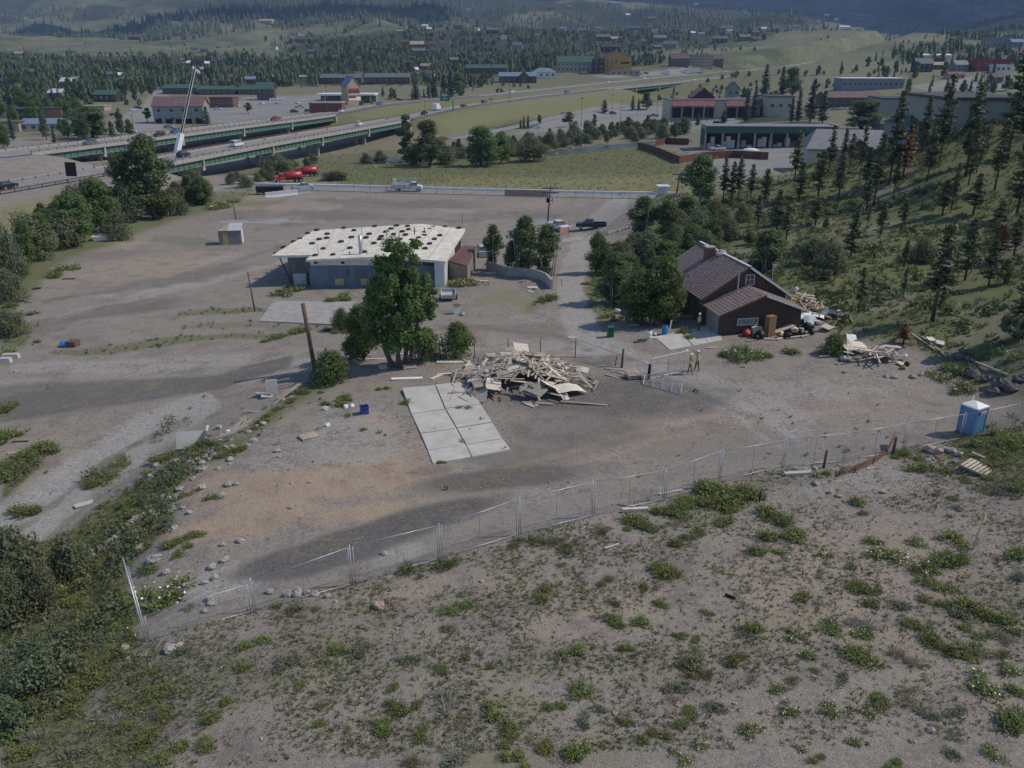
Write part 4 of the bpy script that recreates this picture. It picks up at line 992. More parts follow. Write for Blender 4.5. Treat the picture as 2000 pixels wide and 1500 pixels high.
def dens_slope(X,Y,Z):
 s,px,py=fence_side(X,Y,Z);f=fbm(X/2.2,Y/2.2,3,61);g=zlook('grass',X,Y)
 base=np.clip((f - .36)*5,.05,1)*.75+g*1.9
 return np.where(s>-6,base,0)*np.where(px>1300,.75,1)
AREA=(-26,40,23,62)
cover('grass',62000,AREA,lambda X,Y,Z: dens_slope(X,Y,Z),(.06,.20),.09,8,L_GRS,1,1.25,.3)
cover('dry_grass',44000,AREA,lambda X,Y,Z: dens_slope(X,Y,Z)*.7+.1*(fence_side(X,Y,Z)[0]>0),(.08,.26),.07,6,L_DRY,2,1.2)
cover('low_weeds',42000,AREA,lambda X,Y,Z: dens_slope(X,Y,Z)*.8+.08*(fence_side(X,Y,Z)[0]>0),(.05,.16),.16,7,L_SAGE,3,1.45,.2)
def dens_yard(X,Y,Z):
 s,px,py=fence_side(X,Y,Z);g=zlook('grass',X,Y);f=fbm(X/3,Y/3,3,44)
 return np.where((s<0) & (py>480),g*.9+.10*np.clip((f - .42)*8,0,1)*(1 - zlook('asph',X,Y))*(py>740)*.6,0)
cover('bank_grass',16000,(-60,40,33,125),dens_yard,(.18,.45),.10,9,L_GRS,4,1.0,.25)
def dens_bank(X,Y,Z):
 s,px,py=fence_side(X,Y,Z);return np.where((px<np.interp(py,[700,900,1100,1260,1500],[500,420,320,190,120])) & (Y<75),np.clip(zlook('grass',X,Y) - .3,0,1)*np.clip((fbm(X/2.5,Y/2.5,3,71) - .33)*5,0,1),0)
cover('bank_brush',8000,(-48,-8,27,75),dens_bank,(.35,.95),.16,46,L_WIL,14,1.0,.75,1)
cover('bank_weeds',20000,(-48,-8,27,75),lambda X,Y,Z: np.clip(zlook('grass',X,Y)*1.4 - .35,0,1)*(fence_side(X,Y,Z)[1]<430),(.15,.5),.15,30,L_RAB,16,1.0,.8,1)
cover('dead_bank_brush',1500,(-48,-8,27,75),dens_bank,(.3,.7),.014,22,L_DEAD,15,1.2,.5)
cover('yard_weeds',9000,(-45,30,42,80),lambda X,Y,Z: dens_yard(X,Y,Z)*.8,(.06,.16),.10,7,L_SAGE,5,1.2,.15)
def dens_hill(X,Y,Z):
 px,py,zc=pixel_of(np.stack((X,Y,Z),-1));f=fbm(X/6,Y/6,3,15)
 return inside(px,py,HILL)*np.clip((f - .3)*3,.25,1)*(zc<210)
HA=(10,125,62,205)
cover('hill_grass',24000,HA,dens_hill,(.3,.75),.12,9,L_GRS,6,.95,.3)
cover('hill_brush',11000,HA,lambda X,Y,Z: dens_hill(X,Y,Z)*np.clip((fbm(X/9,Y/9,3,19) - .4)*5,0,1),(.5,1.2),.24,44,leaf_mat('hill_brush',(.105,.13,.052),(.046,.064,.03),.8,.2),7,1.1,.8,1)
cover('hill_dry_grass',7000,HA,lambda X,Y,Z: dens_hill(X,Y,Z)*.5,(.25,.6),.12,8,L_DRY,8,1.0,.3)
def dens_meadow(X,Y,Z):
 return np.clip(zlook('dry',X,Y)*.6+zlook('grass',X,Y)*.7,0,1)*(zlook('lot',X,Y)<.3)
cover('meadow_grass',9000,(-90,80,205,345),dens_meadow,(.25,.6),.16,9,leaf_mat('meadow_straw',(.25,.235,.12),(.16,.165,.08),.3,.3),9,1.2,.5)
def pebbles(name,n,area,dens,s0,s1,m,seed):
 rng=np.random.default_rng(seed);x0,x1,y0,y1=area
 X=rng.uniform(x0,x1,n);Y=rng.uniform(y0,y1,n);Z=ground(X,Y);k=rng.uniform(0,1,n)<dens(X,Y,Z);X,Y,Z=X[k],Y[k],Z[k];n=len(X)
 PV=np.array(((1,0,0),(-1,0,0),(0,1,0),(0,-1,0),(0,0,.7),(0,0,-.4)),float);PF=np.array(((0,2,4),(2,1,4),(1,3,4),(3,0,4),(2,0,5),(1,2,5),(3,1,5),(0,3,5)))
 S=s0+(s1 - s0)*rng.uniform(0,1,n) ** 3
 V=PV[None]*S[:,None,None]*rng.uniform(.6,1.3,(n,6,1))+rng.normal(0,.15,(n,6,3))*S[:,None,None]
 V += np.stack((X,Y,Z+S*.15),-1)[:,None]
 ob=link(name,mesh_np(name,V.reshape(-1,3),(PF[None]+(np.arange(n)*6)[:,None,None]).reshape(-1,3),m));ob['kind']='stuff'
M_PLYSCRAP=mat('wood_scrap',(.44,.38,.30),.9,.4,1.2);M_PEB=mat('pebble',(.36,.335,.30),.9,.45,.9);M_STONE=mat('stone',(.37,.345,.31),.9,.35,2.0,bump=.4);M_PINK=mat('pink_stone',(.42,.31,.25),.9,.3,2.0,bump=.3)
def dens_peb(X,Y,Z):
 s,px,py=fence_side(X,Y,Z)
 d_=np.where(s>0,.12,.12)
 for x,y,rx,ry,v in ((690,870,190,90,.55),(420,1150,130,50,1),(560,1150,100,30,.8),(420,900,60,30,.9),(1300,965,300,30,.5),(1560,930,120,30,.9),(620,900,120,40,.6),(1720,720,90,30,.5),(640,660,140,14,.8),(60,700,60,12,.8),(250,690,180,12,.5),(960,980,200,40,.3),(250,1050,130,60,.9),(330,1110,90,50,1),(330,950,50,60,.6),(480,830,90,60,.6),(160,900,160,120,.3)):
  d_=np.maximum(d_,v*(np.hypot((px - x)/rx,(py - y)/ry)<1))
 return d_
M_CLOD=mat('dirt_clod',(.10,.085,.07),.95,.4,2)
pebbles('dirt_clods',30000,(-48,42,24,90),lambda X,Y,Z: np.clip((fbm(X/2,Y/2,3,33) - .4)*3,.05,.8)*np.where(fence_side(X,Y,Z)[0]>0,.8,.35),.015,.075,M_CLOD,17)
pebbles('litter_scraps',5000,(-20,30,50,85),lambda X,Y,Z: .12+.8*(np.hypot(X - 1,(Y - 64)*1.4)<8),.02,.12,M_PLYSCRAP,18)
for i in range(70):
 t=random.uniform(0,1);x=np.interp(t,[0,.35,.7,1],[235,330,430,570])+random.gauss(0,22);y=np.interp(t,[0,.35,.7,1],[1100,960,880,775])+random.gauss(0,12)
 PENDING_ROCKS.append((float(x),float(y),random.uniform(.25,.7)))
pebbles('gravel',30000,(-48,42,24,90),dens_peb,.018,.10,M_PEB,12)
# materials of made things
M_CONC=mat('concrete',(.46,.44,.40),.9,.22,.7,bump=.15);M_CONC2=mat('old_concrete',(.34,.325,.30),.92,.3,1.2,bump=.25)
M_STEEL=mat('galvanised_steel',(.46,.47,.48),.45,.2,3,metal=.6);M_RUST=mat('rusty_steel',(.15,.085,.06),.9,.5,6,bump=.3)
M_WIRE=mat('fence_wire',(.42,.43,.44),.5,.1,3,metal=.5)
M_WOOD=mat('weathered_wood',(.45,.385,.31),.9,.4,3,each=.25,streak=(1,6,6));M_WOODG=mat('grey_wood',(.37,.325,.265),.9,.35,3,each=.2,streak=(1,6,6))
M_WOODY=mat('yellow_lumber',(.48,.36,.20),.8,.25,3,each=.18,streak=(1,6,6));M_PLY=mat('plywood',(.52,.445,.375),.85,.22,1.6,each=.2,streak=(1,3,3));M_PLYP=mat('pale_board',(.56,.51,.43),.85,.16,1.4,each=.15)
M_DWOOD=mat('dark_timber',(.075,.05,.036),.9,.45,5,streak=(6,6,1));M_POLE=mat('pole_wood',(.135,.095,.068),.9,.4,5,streak=(5,5,.7))
M_WHITE=mat('white_paint',(.74,.73,.70),.55,.12,2);M_BLACK=mat('black_plastic',(.02,.02,.022),.45,.3,2);M_RED=mat('red_plastic',(.42,.035,.03),.5,.25,2)
M_BLUEP=mat('blue_plastic',(.03,.075,.24),.45,.2,2);M_BLUEB=mat('bright_blue',(.035,.20,.52),.5,.2,2);M_GREENP=mat('green_plastic',(.02,.11,.075),.5,.25,2)
M_POTTY=mat('toilet_blue',(.10,.23,.40),.5,.12,2);M_GREYP=mat('grey_plastic',(.42,.43,.44),.5,.2,2);M_DARK=mat('dark_inside',(.012,.012,.013),.9,.1,1)
M_GLASS=mat('window_glass',(.06,.075,.09),.12,.2,1,spec=.6);M_TYRE=mat('tyre_rubber',(.042,.041,.04),.85,.3,3)
def px_m(p): return pixel_of(np.array(p))[2]/FOC
# temporary mesh fence
POSTS=[(287,1255),(495,1196),(690,1143),(860,1093),(1013,1046),(1157,1009),(1297,977),(1404,944),(1528,912),(1647,903),(1765,882),(1875,858),(1977,840),(2090,822)]
TOPS=[None,1134,1068,1027,972,938,922,882,862,850,831,812,793,772]
def temp_fence():
 pts=[at(*q) for q in POSTS]
 r=thing('temporary_fence','long grey wire mesh fence crossing the dry slope in framed panels','fence',pts[3])
 o=pts[3]
 hs=[1.75]+[min(2.25,max(1.7,(b[1] - t)*px_m(p)/.85)) for b,t,p in zip(POSTS[1:],TOPS[1:],pts[1:])]
 for i,p in enumerate(pts):
  q=p - o;lean=Vector((random.uniform(-.05,.05),random.uniform(-.05,.05),0))
  if i==0:
   tp=Vector(from_depth(240,1090,pixel_of(p)[2]+.6)) - o
   MB().tube([q+Vector((0,0,-.3)),tp],.04,8).tube([q+Vector((.07,.05,-.3)),tp+Vector((.08,.1,-.5))],.03,8).build('corner_post',M_STEEL,r,True);continue
  MB().tube([q+Vector((0,0,-.35)),q+Vector((0,0,hs[i]+.14))+lean],.026,8).build('post',M_STEEL,r,True)
 for i in range(len(pts) - 1):
  a=pts[i] - o;b=pts[i+1] - o;d_=(b - a).normalized()
  a=a+d_*.12;b=b - d_*.12;nrm=Vector((-d_.y,d_.x,0))
  ha=hs[i] if i else 1.45;hb=hs[i+1];hb=ha+(hb - ha)*.5 if i==0 else hb
  lo=.10
  A0=a+Vector((0,0,lo));B0=b+Vector((0,0,lo));A1=a+Vector((0,0,ha));B1=b+Vector((0,0,hb))
  if i in (3,5,9): B1=B1+nrm*.12
  f=MB();rr=.02
  mid_t=(A1+B1)/2+Vector((0,0,-.05 if i % 2 else .02))
  f.tube([A1,mid_t,B1],rr,6);f.tube([A0,(A0+B0)/2+Vector((0,0,.03)),B0],rr,6);f.tube([A0,A1],rr,6);f.tube([B0,B1],rr,6)
  pan=f.build('panel',M_STEEL,r,True)
  MB().tube([(A0+B0)/2,mid_t],.015,5).build('brace',M_STEEL,pan)
  W=MB();L=(B0 - A0).length;H=min(ha,hb) - lo;n=int((L+H)/.085)
  for s in (1,-1):
   for k in range(n):
    x0=-H+k*.085+.02
    t0,t1=max(0,x0),min(L,x0+H)
    if t1 - t0<.05: continue
    z0,z1=t0 - x0,t1 - x0
    if s<0: z0,z1=H - z0,H - z1
    def pt(t,z):
     u=t/L;base=A0.lerp(B0,u);top=A1.lerp(B1,u);return base.lerp(top,min(1,z/H))
    p_,q_=pt(t0,z0),pt(t1,z1);w=.003
    W.add((p_ - Vector((0,0,w)),q_ - Vector((0,0,w)),q_+Vector((0,0,w)),p_+Vector((0,0,w))),((0,1,2,3),))
  W.build('wire_mesh',M_WIRE,pan)
temp_fence()
# concrete slab pad of eight slabs
PAD=[[(785,763),(850,755),(915,748)],[(803,810),(870,801),(939,791)],[(821,849),(892,838),(962,826)],[(835,881),(910,870),(982,859)],[(845,907),(922,894),(998,881)]]
def slab_pad():
 base=at(890,830)
 r=bpy.data.objects.new('concrete_pad',None);col.objects.link(r);r.location=base;r['kind']='structure'
 G=[[at(*q) - base for q in row] for row in PAD]
 for i in range(4):
  for j in range(2):
   q=[G[i][j],G[i][j+1],G[i+1][j+1],G[i+1][j]];c=sum(q,Vector())/4
   q=[c+(x - c)*(.975 if i % 2 else .97) for x in q]
   zt=max(x.z for x in q)+.05+random.uniform(0,.03)
   q=[Vector((x.x,x.y,zt+random.uniform(-.01,.01))) for x in q]
   MB().slab(q[0],q[1],q[2],q[3],.32).build('slab',M_CONC,r)
slab_pad()
def flat_pad(name,pts,cuts,m,th=.2,lift=.05):
 base=at(*pts[0]);r=bpy.data.objects.new(name,None);col.objects.link(r);r.location=base;r['kind']='structure'
 q=[at(*p) - base for p in pts]
 for i in range(cuts):
  a,b=i/cuts,(i+1)/cuts - .012
  c4=[q[0].lerp(q[1],a),q[0].lerp(q[1],b),q[3].lerp(q[2],b),q[3].lerp(q[2],a)]
  MB().slab(*[c+Vector((0,0,lift)) for c in c4],th).build('slab',m,r)
flat_pad('driveway_slabs',[(1279,658),(1330,648),(1352,676),(1308,684)],1,M_CONC)
flat_pad('driveway_slabs',[(1332,647),(1396,634),(1412,664),(1354,676)],2,M_CONC)
flat_pad('old_floor_slab',[(506,628),(535,588),(718,590),(690,636)],1,M_CONC2,.2,.08)
flat_pad('gate_slab',[(1084,470),(1130,462),(1142,468),(1100,473)],2,M_CONC2,.2,.06)
# scrap wood pile
def pallet_parts():
 deck=[]
 sl=MB().box((0,0,0),(1.2,.10,.022)).mesh('slat',M_WOOD);st=MB().box((0,0,0),(.05,1.0,.09)).mesh('stringer',M_WOOD)
 return sl,st
SLAT,STRING=pallet_parts()
def pallet(loc,rot,label,group=None,m=None):
 r=thing('wood_pallet',label,'pallet',loc,0,group);r.rotation_euler=rot
 for k in range(7): o=link('slat',SLAT,r);o.location=(0,-.45+k*.15,.116)
 for k in range(3): o=link('slat',SLAT,r);o.location=(0,-.45+k*.45,.01)
 for x in (-.57,0,.57): o=link('stringer',STRING,r);o.location=(x,0,.06)
 return r
PLANKS=[MB().box((0,0,0),(1.0,w,t)).mesh('plank',m) for w,t,m in ((.14,.035,M_WOOD),(.19,.035,M_WOODG),(.09,.06,M_WOOD),(.24,.03,M_PLYP),(.10,.09,M_WOODG))]
def warped(m,w=1.22,l=2.2,bend=.12,thick=.018,seed=0):
 rng=np.random.default_rng(seed);mb=MB();n=5;vs=[]
 for i in range(n+1):
  for j in (0,1):
   x=(i/n - .5)*l;y=(j - .5)*w*(1+(rng.uniform(-.25,.12) if i in (0,n) else rng.uniform(-.05,.03)));z=bend*math.sin(PI*i/n)+rng.uniform(-.02,.02)
   vs.append((x,y,z))
 top=len(vs);vs += [(x,y,z - thick) for x,y,z in vs]
 fs=[]
 for i in range(n):
  a=i*2;fs += [(a,a+2,a+3,a+1),(top+a,top+a+1,top+a+3,top+a+2),(a,top+a,top+a+2,a+2),(a+1,a+3,top+a+3,top+a+1)]
 fs += [(0,1,top+1,top),(2*n,top+2*n,top+2*n+1,2*n+1)]
 return mb.add(vs,fs).mesh('board_sheet',m)
SHEETS=[warped(M_PLY,1.22,2.0,.03,seed=1),warped(M_PLYP,1.1,1.7,.02,seed=2),warped(M_WOODG,1.2,2.2,.07,seed=3),warped(M_PLY,.8,1.5,.03,seed=4),warped(M_PLYP,.6,1.3,.04,seed=5)]
def heap(cx,cy,rx,ry,hh):
 c=at(cx,cy);sx=px_m(c)
 def f(x,y): return max(0.0,hh*(1 - (x/(rx*sx)) ** 2 - (y/ry) ** 2))
 return c,sx,f
def scrap_pile():
 c,s,f=heap(1020,742,124,5.8,1.5)
 rng=random.Random(4)
 def put_on(me,nm,lab,cat,x,y,up,rz,tilt,sx=1.0,grp='boards of the scrap wood pile'):
  X,Y=c.x+x,c.y+y;z=float(ground(X,Y))+f(x,y)+up
  o=link(nm,me);o.location=(X,Y,z)
  e=.35;gx=(f(x+e,y) - f(x - e,y))/(2*e);gy=(f(x,y+e) - f(x,y - e))/(2*e)
  n=Vector((-gx*.8+rng.gauss(0,tilt),-gy*.8+rng.gauss(0,tilt),1)).normalized()
  o.rotation_mode='QUATERNION';o.rotation_quaternion=n.to_track_quat('Z','Y') @ Matrix.Rotation(rz,3,'Z').to_quaternion()
  o.scale=(sx,1,1);tag(o,lab,cat,grp);return o
 def part_of(x,y):
  a='left end' if x<-2.6 else 'right end' if x>2.6 else 'front edge' if y<-1.9 else 'far side' if y>1.9 else 'crest'
  return a
 for i in range(270):
  x=max(-5.6,min(5.9,rng.gauss(0,2.4)));y=max(-4.6,min(4.6,rng.gauss(0,2.1)));k=rng.choice((0,0,0,1,1,2,2,3,4))
  nm=('brown plank','grey plank','narrow brown batten','pale wide board','grey square post')[k]
  put_on(PLANKS[k],'plank',f'{nm} on the {part_of(x, y)} of the scrap wood pile','plank',x,y,rng.uniform(.05,.36),rng.uniform(0,PI),.2,rng.choice((.7,1.0,1.3,1.7,2.2,2.6)))
 for i in range(62):
  x=max(-4.9,min(5.2,rng.gauss(.3,2.4)));y=max(-4.2,min(3.8,rng.gauss(-.2,2.0)));k=rng.randrange(5)
  nm=('tan plywood sheet','pale board sheet','grey warped sheet','small tan plywood piece','narrow pale sheet')[k]
  put_on(SHEETS[k],'board_sheet',f'{nm} on the {part_of(x, y)} of the scrap wood pile','sheet',x,y,rng.uniform(.0,.22),rng.uniform(0,PI),.2,rng.uniform(.55,1.0))
 for i,(px,py,rz,tx,ty) in enumerate(((1050,735,.5,.25,.1),(1075,716,1.1,-.3,.3),(940,768,.2,.1,-.1),(985,762,.15,.2,0),(962,702,.8,.35,.2),(1000,690,.3,.4,-.1),(1022,712,1.3,.5,.2),(1045,752,.1,.2,.35),(1060,700,.9,.3,.3),(970,725,.4,-.35,.2),(1010,735,1.2,.45,-.2),(1085,745,.7,-.3,.3))):
  p=at(px,py);x,y=p.x - c.x,p.y - c.y
  pallet((p.x,p.y,p.z+f(x,y)+.18),(tx,ty,rz),f'grey wood pallet tilted on the {part_of(x, y)} of the scrap wood pile','pallets in the scrap wood pile')
 def lone(me,nm,px,py,up,rot,lab,cat,sc=(1,1,1),mat_=None):
  p=at(px,py);o=link(nm,me);o.location=(p.x,p.y,p.z+up);o.rotation_euler=rot;o.scale=sc;tag(o,lab,cat);return o
 lone(warped(M_WHITE,1.2,1.7,.02,seed=9),'board_sheet',1071,772,.95,(.5,.1,1.9),'clean white square sheet leaning at the front of the scrap wood pile','sheet')
 lone(warped(M_PLYP,1.5,2.6,.25,seed=12),'board_sheet',1110,770,.42,(.1,.15,.5),'large curled pale sheet on the right end of the scrap wood pile','sheet')
 lone(warped(M_PLY,.95,.95,.01,seed=13),'board_sheet',1040,790,.08,(.1,0,.9),'small tan square lying flat before the scrap wood pile','sheet')
 lone(SHEETS[1],'board_sheet',1018,712,1.6,(.5,.25,.3),'pale tilted sheet highest on the scrap wood pile','sheet',(.8,.9,1))
 lone(SHEETS[3],'board_sheet',975,745,1.25,(.5,-.1,.9),'tan sheet standing on the middle front of the scrap wood pile','sheet')
 lone(SHEETS[2],'board_sheet',925,735,.35,(.05,.1,.6),'dark grey long sheet at the left end of the scrap wood pile','sheet',(1.1,.7,1))
 lone(PLANKS[1],'plank',1140,790,.12,(0,.05,-.1),'long grey plank sticking out at the right front of the scrap wood pile','plank',(3.6,1.2,1))
 lone(PLANKS[3],'plank',886,708,.07,(0,0,.02),'long pale board on the dirt left of the scrap wood pile','plank',(3.0,2.0,1))
 lone(PLANKS[3],'plank',855,736,.07,(0,0,.9),'pale board lying crosswise left of the scrap wood pile','plank',(1.6,1.4,1));lone(PLANKS[3],'plank',872,732,.11,(0,0,.25),'short pale board on the crosswise board','plank',(1.6,1.1,1))
 lone(PLANKS[1],'plank',900,765,.07,(0,0,.5),'grey plank between the pile and the slab pad','plank',(1.5,1,1))
 lone(PLANKS[0],'plank',905,782,.12,(0,.0,-.9),'brown plank lying over the top corner of the slab pad','plank',(1.4,1,1));lone(PLANKS[2],'plank',882,785,.55,(0,-1.2,.3),'thin stick standing up on the slab pad','stick',(1.5,.5,.5))
 lone(PLANKS[0],'plank',1050,790,.12,(0,.03,-.1),'orange brown beam at the front right of the scrap wood pile','plank',(2.4,1,2))
 b=MB()
 for k in range(3):
  x=k*.45;b.tube([(x,0,0),(x,.05,.55),(x+.3,.05,.6),(x+.35,0,.05)],.035,5)
 o=b.build('plastic_rack',M_BLUEB);p=at(925,712);o.location=(p.x,p.y,p.z+.2);tag(o,'bright blue plastic frame behind the scrap wood pile','rack')
scrap_pile()
def board(px,py,l,w,rz,m,label,th=.05,up=.03,tilt=0,nm='plank',cat='plank'):
 p=at(px,py);o=MB().box((0,0,0),(l,w,th)).build(nm,m);o.location=(p.x,p.y,p.z+up+th/2);o.rotation_euler=(0,tilt,rz);return tag(o,label,cat)
board(795,740,2.6,.42,.1,M_WHITE,'white board lying in front of the tallest cottonwood');board(735,702,2.4,.14,-.02,M_WHITE,'thin white plank in the shade left of the tallest cottonwood')
board(748,718,.75,1.0,.3,M_GREYP,'pale blue panel in the shade of the tallest cottonwood',nm='panel',cat='panel');board(805,704,.7,.5,.3,M_GREYP,'grey panel right of the tallest cottonwood trunk',nm='panel',cat='panel')
board(840,700,2.0,.12,.05,M_PLYP,'thin pale plank right of the tallest cottonwood');board(785,692,2.2,.12,.0,M_WHITE,'white plank behind the tallest cottonwood trunk')
pallet(at(800,718)+Vector((0,0,.02)),(0,0,.25),'dark pallet lying at the foot of the tallest cottonwood');pallet(at(603,854)+Vector((0,0,.03)),(0,.03,.62),'wood pallet lying alone on the pale dirt')
pallet(at(1236,738)+Vector((0,0,.3)),(.1,.12,.25),'top pallet of the stack beside the fallen gate');pallet(at(1236,738)+Vector((0,0,.12)),(0,.02,.35),'middle pallet of the stack beside the fallen gate');pallet(at(1238,738),(0,0,.2),'bottom pallet of the stack beside the fallen gate')
r=pallet(at(1908,918)+Vector((0,0,.12)),(.12,.1,.75),'grey old pallet in the weeds below the mesh fence');r.scale=(1.5,1.5,1)
board(1200,722,1.6,.3,-.2,M_WOOD,'short board among the litter left of the pallet stack');board(1205,728,1.3,.1,-.6,M_PLYP,'pale batten among the litter left of the pallet stack');board(1180,716,1.2,.14,.1,M_WOODG,'grey board at the left end of the litter by the pallet stack');board(1195,736,1.4,.14,-.7,M_WOODG,'grey slanting board in front of the litter by the pallet stack')
board(1195,1068,.9,.10,.5,M_PLYP,'pale stick on the slope below the fence');board(1426,1167,.5,.10,-.7,M_DARK,'black fallen branch on the slope',th=.09,nm='branch',cat='branch')
board(1557,927,1.7,.30,.12,M_CONC,'long pale concrete kerb lying along the fence',th=.16,nm='kerb_stone',cat='kerb');board(1240,999,1.5,.2,.1,M_PLYP,'pale fence log by the fence foot',th=.2,nm='log',cat='log');board(1230,990,1.5,.1,-.4,M_WOODG,'grey twisted stick on the litter under the fence');board(1310,962,1.6,.12,.35,M_PLYP,'thin pale board under the fence rail')
board(1702,916,.7,.08,.25,M_PLYP,'white strip before the bent rusty gate');board(1910,893,.9,.16,-1.1,M_WOODG,'grey log in the weeds above the old pallet',th=.16,nm='log',cat='log');board(40,863,1.2,.12,.1,M_DWOOD,'dark beam on the verge of the lower road');board(28,884,.9,.4,.6,M_WOOD,'broken brown board on the verge of the lower road')
board(490,806,1.3,.14,-.05,M_WOODG,'grey plank on the dirt above the broken timber',th=.1);board(165,985,1.2,.5,.7,M_CONC,'flat pale slab in the bank grass',nm='stone_slab',cat='slab')
def bin_():
 p=at(712,807);r=thing('storage_bin','dark blue open plastic bin on the pale dirt','bin',p,.3)
 b=MB()
 for s in (-1,1): b.box((s*.28,0,.28),(.03,.58,.56));b.box((0,s*.28,.28),(.53,.03,.56))
 b.box((0,0,.02),(.53,.53,.04));b.build('body',M_BLUEP,r)
 b=MB()
 for s in (-1,1): b.box((s*.31,0,.555),(.06,.66,.05));b.box((0,s*.31,.555),(.56,.06,.05))
 b.build('rim',M_BLUEP,r)
bin_()
def lump(name,px,py,size,m,label,cat,seed=0,flat=.6,up=0.0,n=9):
 rng=np.random.default_rng(seed);b=MB();st=random.getstate();random.seed(seed)
 b.ball((0,0,size*flat*.42),(size*rng.uniform(.85,1.2)/2,size*rng.uniform(.7,1.0)/2,size*flat/2*1.2),n,6,0,.22);random.setstate(st)
 o=b.build(name,m,None);p=at(px,py);o.location=(p.x,p.y,p.z - .03+up);o.rotation_euler=(rng.uniform(-.2,.2),rng.uniform(-.2,.2),rng.uniform(0,6));return tag(o,label,cat)
for a in ((676,796,.45,M_WHITE,'crumpled white bag left of the blue bin','bag',1),(688,794,.4,M_WHITE,'flattened white sack beside the blue bin','bag',2),(640,832,.45,M_WHITE,'white sack behind the lone pallet','bag',3),(636,800,.5,M_GREYP,'pale grey rag in the weeds left of the white bags','bag',4)): lump('plastic_bag',*a)
def cinder(px,py,rz,label):
 p=at(px,py);o=thing('cinder_block',label,'block',p,rz);b=MB()
 for x in (-.19,0,.19): b.box((x,0,.1),(.035,.2,.2))
 for y in (-.083,.083): b.box((-.095,y,.1),(.155,.034,.2));b.box((.095,y,.1),(.155,.034,.2))
 b.build('body',M_CONC2,o)
cinder(626,838,.4,'grey hollow cinder block just above the lone pallet');cinder(543,868,.3,'pale cinder block on the dirt left of the lone pallet')
